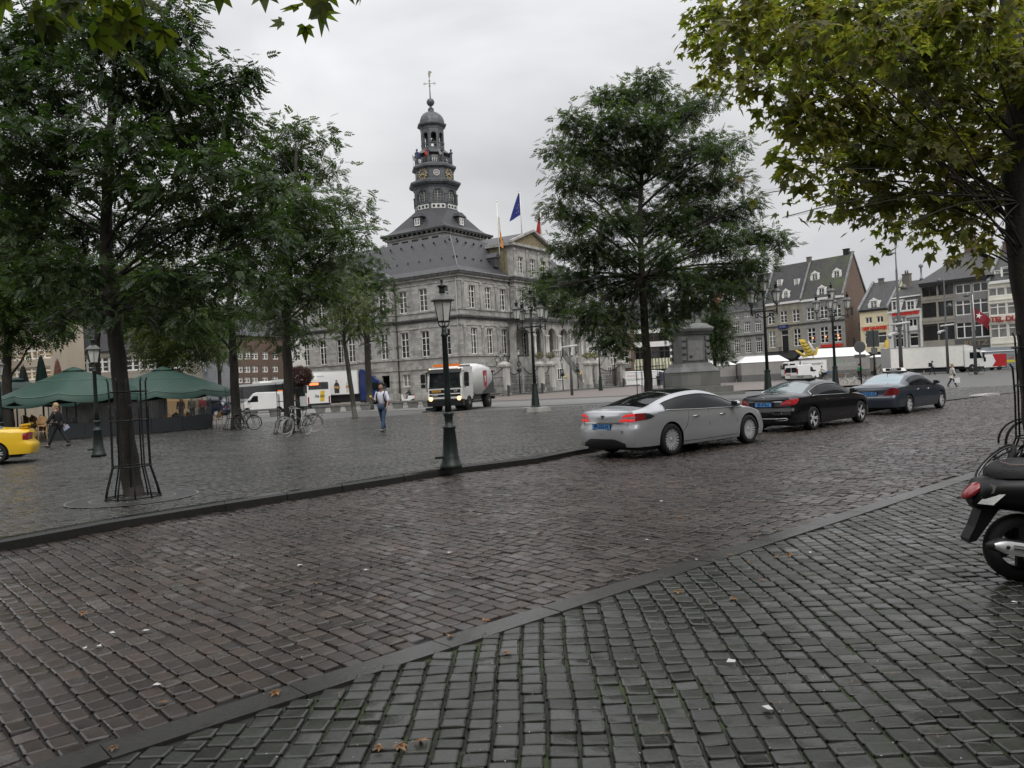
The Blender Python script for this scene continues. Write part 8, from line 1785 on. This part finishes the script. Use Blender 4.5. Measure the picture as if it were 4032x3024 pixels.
n = 5; dvec = (gb_-ga_)/n; an = math.atan2(dvec.y, dvec.x); lbl = ['first terrace screen panel, by the stacked wicker chairs', 'second terrace screen panel, behind the walking woman', 'middle terrace screen panel, behind the left lamp and trunk', 'fourth terrace screen panel, right of the big trunk', 'last terrace screen panel, beside the lone wicker chair']
for i in range(n):
    p = ga_+dvec*i; L_ = dvec.length; t = thing('terrace_screen', lbl[i], 'screen', (p.x, p.y, PZ), an, 'dark café terrace screens')
    b = MB().use(scr_d); b.box(.01, L_-.01, -.05, .05, .04, .72); b.build('panel', t); b = MB().use(scr_g); b.box(.04, L_-.04, -.008, .008, .74, 1.5); b.build('glass', t); b = MB().use(dark_steel)
    for x in (.02, L_-.06): b.box(x, x+.04, -.025, .025, 0, 1.55)
    b.build('posts', t)
back = Vector((-sin(an), cos(an), 0))
t = thing('terrace_screen', 'side screen panel closing the right end of the terrace', 'screen', (gb_.x, gb_.y, PZ), an+PI/2, 'dark café terrace screens'); b = MB().use(scr_d); b.box(.05, 2.6, -.05, .05, .04, .72); b.build('panel', t); b = MB().use(scr_g); b.box(.05, 2.6, -.008, .008, .74, 1.5); b.build('glass', t)
wick = mat('wicker', (.26, .16, .07), .7, var=.4, vscale=30); wick_l = mat('cane_legs', (.33, .22, .1), .6)
def chair_proto():
    t = thing('wicker_chair', 'wicker bistro chair', 'chair', (0, 0, 0), 0, 'wicker café chairs')
    b = MB().use(wick); b.lathe([(.2, .43), (.22, .45), (.2, .475)], 12); b.build('seat', t)
    b = MB().use(wick); P = [[(-.2+.0*f-.06*f, .2*sin(a), .55+.35*f-.12*abs(a)*f) for a in np.linspace(-1.2, 1.2, 9)] for f in (0, .5, 1)]; P = [[(p[0]+.14*abs(a), p[1], p[2]) for p, a in zip(r, np.linspace(-1.2, 1.2, 9))] for r in P]; b.grid(P); b.tube([(-.15, -.18, .45), (-.24, -.17, .8), (-.28, 0, .9), (-.24, .17, .8), (-.15, .18, .45)], .016, 5); b.tube([(.14, .17, .45), (.1, .22, .66), (-.2, .19, .68)], .014, 5); b.tube([(.14, -.17, .45), (.1, -.22, .66), (-.2, -.19, .68)], .014, 5); b.build('backrest', t)
    for x, y in ((.15, .15), (.15, -.15), (-.15, .15), (-.15, -.15)): b = MB().use(wick_l); b.tube([(x, y, .44), (x*1.25, y*1.2, 0)], .015, 5); b.build('leg', t)
    return t
cp = chair_proto(); spots = []
ord_ = ['nearest', 'second', 'third', 'fourth', 'fifth']
for k, (px, py) in enumerate(((170, 1741), (140, 1733), (112, 1722), (185, 1722), (150, 1715))):
    g = G(px, py, PZ)
    for z_ in range(2): spots.append((g.x, g.y, PZ+.26*z_, R(-60+20*k), ('lower' if z_ == 0 else 'upper')+' wicker chair of the %s stack outside the terrace screens' % ord_[k]))
g = G(858, 1688, PZ); spots.append((g.x, g.y, PZ, R(170), 'lone wicker chair outside the right end of the terrace'))
ins = []
for k, f in enumerate((.08, .22, .3, .42, .52, .63, .72, .83, .9)):
    p = ga_+dvec*n*f+back*(1.2+.9*(k % 2)); spots.append((p.x, p.y, PZ, R(40*k), 'wicker chair inside the terrace, %s from the left behind the glass screens' % ['first', 'second', 'third', 'fourth', 'fifth', 'sixth', 'seventh', 'eighth', 'ninth'][k]))
for i, (x, y, z, a, lb) in enumerate(spots):
    o = cp if i == 0 else copy_tree(cp); o.location = (x, y, z); o.rotation_euler = (0, 0, a); o['label'] = lb
for k, f in enumerate((.15, .47, .86)):
    p = ga_+dvec*n*f+back*1.7; t = thing('cafe_table', 'round café table behind the glass screens, '+['at the left part', 'at the middle', 'with a pale top at the right end'][k], 'table', (p.x, p.y, PZ), 0, 'round café tables'); b = MB().use(cam_white if k == 2 else dark_steel); b.lathe([(.34, .72), (.35, .745), (.34, .76)], 20); b.build('table_top', t); b = MB().use(iron); b.tube([(0, 0, 0), (0, 0, .72)], .03, 6); b.lathe([(.22, 0), (.2, .03), (.03, .05)], 12); b.build('foot', t)
q = at(700, 1600, 60); t = thing('lit_shop', 'lit shop front with warm window and small red sign behind the terrace', 'shop', (q.x-9, 60.5, 0), R(8))
b = MB().use(black_m); b.box(0, 9.2, 0, .3, 2.4, 3.3); b.box(0, .3, 0, .3, 0, 2.4); b.box(4, 4.3, 0, .3, 0, 2.4); b.use(mat('awning_grey', (.3, .3, .3), .7)); b.box(.5, 3.6, -.7, 0, 2.25, 2.35); b.build('fascia', t); b = MB().use(mat('warm_lit_glass')); b.quad((6.9, .1, 0), (9.1, .1, 0), (9.1, .1, 2.4), (6.9, .1, 2.4)); b.build('lit_window', t); b = MB().use(mat('dim_shop_glass', (.025, .024, .022), .3, var=.7, vscale=3)); b.quad((.3, .15, 0), (6.9, .15, 0), (6.9, .15, 2.4), (.3, .15, 2.4)); b.build('dim_window', t)
text('sign_letters', 'OPEN', .35, mat('red_neon', (.8, .05, .04), .4, emit=(1, .08, .06), es=1.4), t, (4.9, -.05, 2.0), (PI/2, 0, 0), .02)
blackc = mat('black_clothes', (.012, .012, .014), .8); denim = mat('blue_jeans', (.03, .055, .1), .85, var=.3, vscale=8); whs = mat('white_shirt', (.55, .56, .62), .8, var=.1, vscale=6)
gm1 = G(1511, 1702, PZ)
m, hand, zf = person('man in a white shirt and jeans with a dark backpack, walking across the square', (gm1.x, gm1.y, PZ), R(-108), 1.78, ((22, 6), (-16, 10)), ((6, 28, 12), (8, 105, 8)), 2, whs, denim, mat('green_shoe', (.02, .07, .06), .7), skin=skin_d, head_turn=R(25), long_sleeve=False)
b = MB().use(mat('dark_backpack', (.012, .014, .03), .8)); b.cbox((-.19, 0, 1.2), (.16, .3, .44)); 
for s_ in (-1, 1): b.tube([(-.12, .13*s_, 1.42), (.02, .15*s_, 1.5), (.135, .14*s_, 1.36), (.13, .16*s_, 1.15), (-.08, .18*s_, 1.0)], .024, 5)
b.build('backpack', m); h = hand(1); b = MB().use(mat('yellow_snack', (.5, .36, .06), .6)); b.sphere((h.x+.03, h.y+.02, h.z+.03), .05, 8, 6); b.build('snack', m)
b = MB().use(mat('dark_hair')); p = zf(Vector((.07, .02, 1.585))); b.sphere((p.x+.005, p.y, p.z), .055, 8, 6, (.8, 1, .7)); b.build('beard', m)
gw = G(231, 1761, PZ)
wmn, hand, zf = person('blonde woman in black with a red shoulder strap, walking left past the terrace', (gw.x, gw.y, PZ), R(183), 1.68, ((24, 4), (-22, 10)), ((28, 12, 6), (-24, 12, 8)), 3, blackc, blackc, blackc, mat('blonde_hair', (.36, .25, .13), .7, bump=.4, bscale=40), hair_len=.08, coat=.3)
h = hand(1); b = MB().use(mat('pale_blue_paper', (.3, .36, .5), .7)); b.cbox((h.x-.02, h.y, h.z-.04), (.26, .02, .16), 0, 0, .6); b.build('papers', wmn)
h = hand(0); b = MB().use(mat('red_strap', (.15, .02, .02), .7)); b.tube([(-.02, -.16, 1.44), (.15, 0, 1.2), (.1, .17, 1.0)], .014, 4); b.build('shoulder_strap', wmn)
g = G(3752, 1524, 0)
w2, hand, zf = person('blonde woman in a loose white coat carrying a white bag, beyond the blue-grey taxi', (g.x, g.y, 0), R(-8), 1.42, ((20, 3), (-24, 8)), ((-14, 20, 6), (4, 24, 8)), 2, mat('cream_coat', (.5, .48, .42), .85, var=.1, vscale=6), blackc, blackc, mat('blonde_hair'), hair_len=.1, coat=1)
h = hand(1); b = MB().use(mat('white_bag', (.6, .6, .6), .6)); b.cbox((h.x, h.y-.04, h.z-.24), (.3, .1, .3)); b.tube([(h.x-.1, h.y-.04, h.z-.1), (h.x, h.y-.04, h.z+.02), (h.x+.1, h.y-.04, h.z-.1)], .01, 4); b.build('handbag', w2)
q = at(3672, 1477, 88); m2, _, _ = person('person in a white top with a black backpack before the white truck', (q.x, q.y, .0), R(0), 1.62, ((28, 5), (-26, 10)), ((10, 60, 5), (-5, 70, 5)), 4, whs, mat('dark_trousers', (.02, .022, .03), .8)); b = MB().use(blackc); b.cbox((-.2, 0, 1.15), (.22, .34, .45)); b.build('backpack', m2)
q = at(2592, 1512, 104); person('person in dark clothes behind the tree guard at the white trailer', (q.x, q.y, 0), R(-60), 1.7, ((5, 3), (-4, 3)), ((5, 80, 5), (5, 80, 5)), 2, blackc, blackc, skin=skin_d)
q = at(2636, 1512, 112); person('person in black standing at the blue stall awning', (q.x, q.y, 0), R(180), 1.75, ((4, 3), (-4, 3)), ((15, 40, 5), (10, 40, 5)), 4, blackc, mat('dark_blue_trousers', (.015, .02, .06), .8))
q = at(760, 1650, 50); person('person in a long khaki coat beyond the terrace glass', (q.x, q.y, PZ), R(-90), 1.72, ((6, 3), (-6, 5)), ((5, 20, 5), (5, 20, 5)), 1, mat('khaki_coat', (.14, .12, .08), .85), blackc, coat=1)
q = at(715, 1650, 52); person('person in a brown jacket left of the khaki coat', (q.x, q.y, PZ), R(-80), 1.68, ((6, 3), (-6, 5)), ((5, 20, 5), (5, 20, 5)), 1, mat('brown_jacket', (.07, .04, .03), .85), blackc, coat=.3)
q = at(800, 1650, 55); person('person in a red top behind the blue hatchback', (q.x, q.y, PZ), R(-80), 1.68, ((6, 3), (-6, 5)), ((5, 20, 5), (5, 20, 5)), 1, mat('red_top', (.25, .02, .02), .85), blackc)
q = at(3446, 1492, 84); person('person in a mottled brown jacket under the dark sign boards', (q.x, q.y, 0), R(-100), 1.62, ((5, 3), (-4, 3)), ((5, 30, 8), (5, 30, 8)), 2, mat('mottled_jacket', (.15, .12, .08), .85, var=.6, vscale=14), mat('dark_trousers'), coat=.3)
def rider(label, loc, rz, H, top, bottom, hair, coat=0, hl=.1, hipz=.98, **k):
    return person(label, loc, rz, H, ((68, 75), (38, 60)), ((48, 12, 6), (48, 12, 6)), 14, top, bottom, None, hair, None, hl, coat, hipz=hipz, **k)
q = at(3240, 1490, 96); bb = bicycle('black bicycle ridden by the woman in the white coat', (q.x, q.y, .0), R(-5), blk, s=.95, basket=mat('blue_crate', (.02, .1, .3), .6)); rider('woman in a white coat riding a bicycle before the long stall', (q.x-.22, q.y, .0), R(-5), 1.6, mat('cream_coat'), blackc, mat('dark_hair'), 1, .02)
q = at(3384, 1500, 78); person('person in a green vest beside the round road sign', (q.x, q.y, .0), R(20), 1.66, ((10, 12), (-12, 20)), ((30, 20, 6), (30, 20, 6)), 6, mat('green_vest', (.02, .2, .07), .8), blackc, skin=skin_d, coat=.3)
q = at(3418, 1505, 75); bicycle('dark bicycle held by the person in the green vest', (q.x, q.y, 0), R(10), blk, s=.95, basket=blk)
q = at(3352, 1528, 60); bicycle('white step-through bicycle with crates before the long stall', (q.x, q.y, 0), R(165), mat('white_bicycle_paint', (.6, .58, .52), .4), tyre=bike_grey, step=True, s=.98, basket=mat('wicker_basket', (.15, .1, .06), .8), steer=.3)
q = at(3838, 1476, 79); bicycle('dark bicycle locked to the mast with the red flag', (q.x, q.y-.3, 0), R(3), blk, s=.98)
silv = mat('silver_bicycle_paint', (.3, .3, .3), .35, metal=.6)
def bike_px(label, pf, pr, dy=0, **k):
    a = G(pf[0], pf[1], PZ); b_ = G(pr[0], pr[1], PZ); c = (a+b_)/2; rz = math.atan2(a.y-b_.y, a.x-b_.x); return bicycle(label, (c.x, c.y+dy, PZ), rz, k.pop('fm'), **k)
bike_px('silver bicycle with grey tyres leaning on the iron guard, nearer of the pair', (1117, 1724), (1220, 1711), fm=silv, tyre=bike_grey, lean=-6, steer=.1, tr=.016)
bike_px('darker bicycle behind the silver one at the same iron guard', (1104, 1714), (1236, 1704), .35, fm=blk, tyre=bike_grey, lean=-5, s=1.02, tr=.015)
bike_px('dark bicycle with turned wheel leaning on the guard left of the pair', (1012, 1691), (950, 1692), -.2, fm=blk, lean=8, steer=.9)
q = at(1606, 1586, 83); mp_ = thing('white_moped', 'white moped with red tail lamp before the town hall', 'moped', (q.x, q.y, .03), R(178)); b = MB().use(vw); prof(b, [(-.75, .75), (-.1, .8), (.0, .45), (.4, .4), (.5, .95), (.62, .9), (.6, .3), (-.2, .28), (-.7, .5)], -.17, .17); b.build('body', mp_); b = MB().use(blk); b.box(-.7, -.05, -.15, .15, .78, .86); b.tube([(.48, -.3, 1.05), (.5, 0, 1.0), (.48, .3, 1.05)], .02, 5); b.build('seat', mp_); b = MB().use(red_on); b.box(-.82, -.75, -.08, .08, .68, .78); b.build('tail_light', mp_)
for x in (-.5, .62): b = MB().use(tyre_m); b.ring((x, 0, .23), .17, .06, 18, 6, 'Y'); b.build('wheel', mp_)
rider('woman with long brown hair riding the white moped', (q.x+.3, q.y, .03), R(178), 1.66, mat('dark_teal_jacket', (.02, .03, .035), .8), blackc, mat('brown_hair', (.16, .09, .05), .7), .3, .3, .84)
c = at(4018, 2290, 6.1); sc = thing('black_scooter', 'matt black scooter with red tail lamp and silver exhaust cover, right foreground', 'scooter', (c.x, c.y, 0), R(-6))
mb_ = mat('matt_black_bodywork', (.006, .006, .007), .4, spec=.4)
b = MB().use(tyre_m); b.M = Matrix.Translation((0, 0, .255)) @ Matrix.Rotation(PI/2, 4, 'X'); b.lathe([(.165, -.05), (.19, -.06), (.235, -.055), (.255, -.02), (.255, .02), (.235, .055), (.19, .06), (.165, .05)], 40, caps=False); rw = b.build('wheel', sc)
b = MB().use(mb_); b.M = Matrix.Translation((0, 0, .255)); b.ring((0, 0, 0), .163, .018, 32, 6, 'Y'); b.M = Matrix.Translation((0, 0, .255)) @ Matrix.Rotation(PI/2, 4, 'X'); b.lathe([(.05, -.06), (.05, .06)], 14)
for i in range(5): b.M = Matrix.Translation((0, 0, .255)) @ Matrix.Rotation(2*PI*i/5+.3, 4, 'Y') ; b.prism([(.04, -.02, -.02), (.16, -.02, -.03), (.16, -.02, .03), (.04, -.02, .02)], (0, .04, 0))
b.build('rim', rw)
secs = [(-.345, .60, .67, .06, .0), (-.325, .57, .72, .10, .0), (-.28, .56, .79, .15, .0), (-.15, .55, .815, .185, 0), (.0, .53, .82, .2, 0), (.2, .47, .81, .205, 0), (.4, .40, .78, .2, 0), (.55, .34, .72, .18, 0), (.62, .3, .6, .15, 0)]
P = []
for x, z0, z1, w_, _ in secs:
    row = []
    for k in range(16):
        a = 2*PI*k/16; zc = (z0+z1)/2; hz = (z1-z0)/2; ca, sa = cos(a), sin(a); row.append((x, w_*math.copysign(abs(ca)**.7, ca)*(1-.25*max(0, -sa)), zc+hz*math.copysign(abs(sa)**.8, sa)))
    P.append(row)
b = MB().use(mb_); b.grid(P, closeu=True); b.poly(P[0]); b.poly(P[-1][::-1]); b.build('body_shell', sc)
P = []
for x, z1, w_ in ((-.2, .83, .04), (-.19, .88, .1), (-.12, .925, .145), (.0, .94, .16), (.2, .93, .165), (.4, .915, .16), (.58, .9, .13), (.68, .86, .08)):
    P.append([(x, w_*cos(PI*k/8), .80+(z1-.80)*sin(PI*k/8)**.7) for k in range(9)])
b = MB().use(mat('black_seat_vinyl', (.01, .01, .011), .5, bump=.2, bscale=80)); b.grid(P); b.poly([p for p in P[0]]); b.build('seat', sc)
b = MB().use(mat('pale_seat_piping', (.25, .17, .15), .6)); b.tube([(x, -w_*.93, z) for x, w_, z in ((-.14, .08, .925), (-.1, .14, .905), (.1, .165, .895), (.35, .165, .88), (.6, .13, .865))], .0045, 5); b.build('piping', sc)
b = MB().use(red_lens); b.M = Matrix.Translation((-.335, -.03, .705)) @ Matrix.Rotation(R(47), 4, 'Y'); b.sphere((0, 0, 0), .085, 16, 10, (.4, .95, 1.05)); b.build('tail_light', sc)
b = MB().use(chrome); b.prism([(-.31, -.12, .66), (-.235, -.165, .70), (-.215, -.165, .755), (-.24, -.14, .765)], (0, .02, 0)); b.build('lamp_surround', sc)
b = MB().use(mat('clear_indicator', (.45, .45, .43), .2, bump=.5, bscale=90)); b.grid([[((-.335+.079*u)*(1-v)+(-.274+.107*u)*v, -.118-.075*u-.012*sin(PI*v)*sin(PI*min(1,u+.1)), (.617-.002*u)*(1-v)+(.683+.009*u)*v) for v in np.linspace(0, 1, 5)] for u in np.linspace(0, 1, 8)]); b.build('indicator', sc)
b = MB().use(mb_); b.prism([(-.28, -.07, .58), (-.16, -.07, .56), (-.24, -.07, .45), (-.335, -.07, .325), (-.385, -.07, .315), (-.39, -.07, .34), (-.34, -.07, .43)], (0, .14, 0)); b.build('mudguard', sc)
b = MB().use(blk); b.tube([(-.32, -.19, .315), (-.24, -.2, .32), (.0, -.2, .27), (.35, -.17, .18), (.5, -.14, .16)], [.02, .055, .06, .045, .03], 12); ex = b.build('exhaust', sc)
b = MB().use(mat('silver_heat_shield', (.6, .6, .6), .3, metal=.3)); b.grid([[(-.29+.52*u, -.25-.015*sin(PI*v)+.02*u, .325-.1*u+(v-.5)*.1*(sin(PI*min(1, u*1.6+.12)) if u < .3 else 1)) for v in np.linspace(0, 1, 6)] for u in np.linspace(0, 1, 14)]); 
b.use(blk)
for x, z in ((-.2, .315), (.0, .255), (.16, .24)): b.M = Matrix.Translation((x, -.262, z)) @ Matrix.Rotation(PI/2, 4, 'X'); b.lathe([(.013, 0), (.013, .008)], 12)
b.M = None
for k in range(2): b.tube([(-.16, -.268, .325-.022*k), (.0, -.266, .296-.022*k)], .0045, 4)
b.build('heat_shield', ex)
b = MB().use(mb_); b.box(-.05, .5, -.12, .1, .2, .42); b.prism([(.5, -.2, .25), (1.05, -.2, .25), (1.2, -.2, .95), (1.1, -.2, .98), (.95, -.2, .36), (.5, -.2, .36)], (0, .4, 0)); b.tube([(1.12, 0, .9), (1.05, 0, 1.08)], .03, 8); b.tube([(.95, -.33, 1.08), (1.05, 0, 1.08), (.95, .33, 1.08)], .02, 6); b.build('front_shield', sc)
b = MB().use(tyre_m); b.ring((1.28, 0, .25), .2, .05, 28, 8, 'Y'); b.build('wheel', sc); b = MB().use(mat('red_badge', (.4, .02, .02), .4)); b.box(.055, .1, -.207, -.198, .66, .685); b.build('badge', sc)
p = G(3905, 1876, 0); b2 = bicycle('black mountain bike slumped on its side against the right tree guard', (p.x+.12, p.y+.15, .03), R(215), blk, lean=-52, rack=False, steer=.5, tr=.028, name='mountain_bike'); p = G(3990, 1850, 0); bicycle('black upright bicycle behind the slumped mountain bike', (p.x+1.25, p.y+.7, .0), R(158), blk, lean=-8, tr=.02, steer=.5)
def litter(name, pts, proto, ms, sc_=1., z=.012):
    P = np.array([[*G(x, y, 0)[:2], z] for x, y in pts]); rg = np.random.default_rng(9); n = len(P); ang = rg.uniform(0, 6.28, n); D = np.stack([np.cos(ang), np.sin(ang), np.zeros(n)], 1); Nn = np.array([0, 0, 1.])+rg.normal(size=(n, 3))*.12; W, FF = scatter(proto, P, D, Nn, rg.uniform(.6, 1.15, n)*sc_); o = link(name, npmesh(name, W, FF, ms)); tag(o, kind='stuff')
lf = [(1570, 2950), (1660, 2935), (1500, 2955), (450, 2955), (2670, 2335), (2880, 2365), (2950, 2215), (2870, 2190), (2995, 2290), (3310, 2115), (2005, 2580), (1765, 2513), (1500, 2365), (1240, 2300), (1905, 2450), (2680, 2040), (3060, 2200), (1090, 2735), (3790, 1960), (3105, 2190), (640, 2780), (330, 2420), (2300, 2240), (2120, 2100)]
litter('fallen_leaves', lf, palmate(.062), leaf_mat('fallen_leaf', (.22, .11, .035), (.16, .09, .05), trans=.1), z=.02)
for k_, (x, y) in enumerate(((15, 9), (23, 15.5), (31, 22))): copy_tree(plane_r, (x, y, 0), .8*k_+.5, ['unseen plane tree added just outside the right edge', 'second unseen plane tree added outside the right edge', 'third unseen plane tree added outside the right edge'][k_])  # unseen tree copies added to darken sky reflections on the cars
rg = np.random.default_rng(12); more = [(x, y) for x, y in zip(rg.uniform(100, 3900, 90), 1900+1100*rg.random(90)**1.4) if y > 1900+(x-2000)*-.1+0]
litter('small_fallen_leaves', more, simple_leaf(.028), leaf_mat('small_brown_leaf', (.16, .1, .05), (.1, .07, .04), trans=.1), z=.02)
pp_ = [(2540, 2132), (2750, 2212), (3190, 2180), (3000, 2795), (1440, 1930), (2860, 2620), (430, 2500), (600, 2710), (1170, 2235), (1455, 2250), (1780, 2180), (3150, 1990), (2600, 1980), (3980, 2380), (560, 2495), (330, 2560), (400, 2555)]
V = np.array([(0, 0, 0), (1, .1, .08), (.9, .7, 0), (.1, .6, .12)])*.05; litter('paper_litter', pp_, (V, np.array([(0, 1, 2, 3)])), mat('litter_paper', (.5, .5, .48), .8), z=.02)
bits = [(x, y) for x, y in zip(rg.uniform(0, 4032, 200), 1880+1140*rg.random(200)**1.2)]
litter('small_litter', bits, (V*.16, np.array([(0, 1, 2, 3)])), mat('litter_paper'), z=.02)
for nm, lb, x, w_, H_, m_ in (('brick_house', 'unseen brick house row added behind the viewer, left part', -34, 26, 13, brick_red), ('brick_house', 'unseen grey stone house row added behind the viewer, middle part', -8, 18, 14, grey_stone), ('brick_house', 'unseen brick house row added behind the viewer, right part', 10, 34, 12.5, brick_grey)):  # unseen rows added behind the camera to darken reflections and foreground
    h = House(nm, lb, (x+w_, -9, 0), (x, -9, 0), H_, 9, m_)
    for k in range(int(w_/3.2)):
        for z_ in (4.4, 8): h.ops.append((1.6+k*3.2, z_, 1.4, 2.4)); h.win(1.6+k*3.2, z_, 1.4, 2.4)
    h.walls(); h.gable_roof(4.5, tiles_dark); h.band(3.3, 3.6, .3, trim_grey); h.band(0, 3.3, .1, black_m, name='shop_front')
for nm, lb, a, b_, H_, m_ in (('brick_house', 'unseen brick house row added right of the view, near part', (46, 44, 0), (46, -9, 0), 13.5, brick_red), ('brick_house', 'unseen grey house row added right of the view, far part', (66, 84, 0), (50, 46, 0), 14, grey_stone4), ('brick_house', 'unseen brick house row added left of the view', (-46, -9, 0), (-46, 30, 0), 13, brick_grey)):  # unseen side rows added to block the low sky in car reflections
    h = House(nm, lb, a, b_, H_, 9, m_)
    for k in range(int(h.w/3.4)):
        for z_ in (4.4, 8): h.ops.append((1.7+k*3.4, z_, 1.4, 2.4)); h.win(1.7+k*3.4, z_, 1.4, 2.4)
    h.walls(); h.gable_roof(4.5, tiles_dark); h.band(3.3, 3.6, .3, trim_grey); h.band(0, 3.3, .1, black_m, name='shop_front')
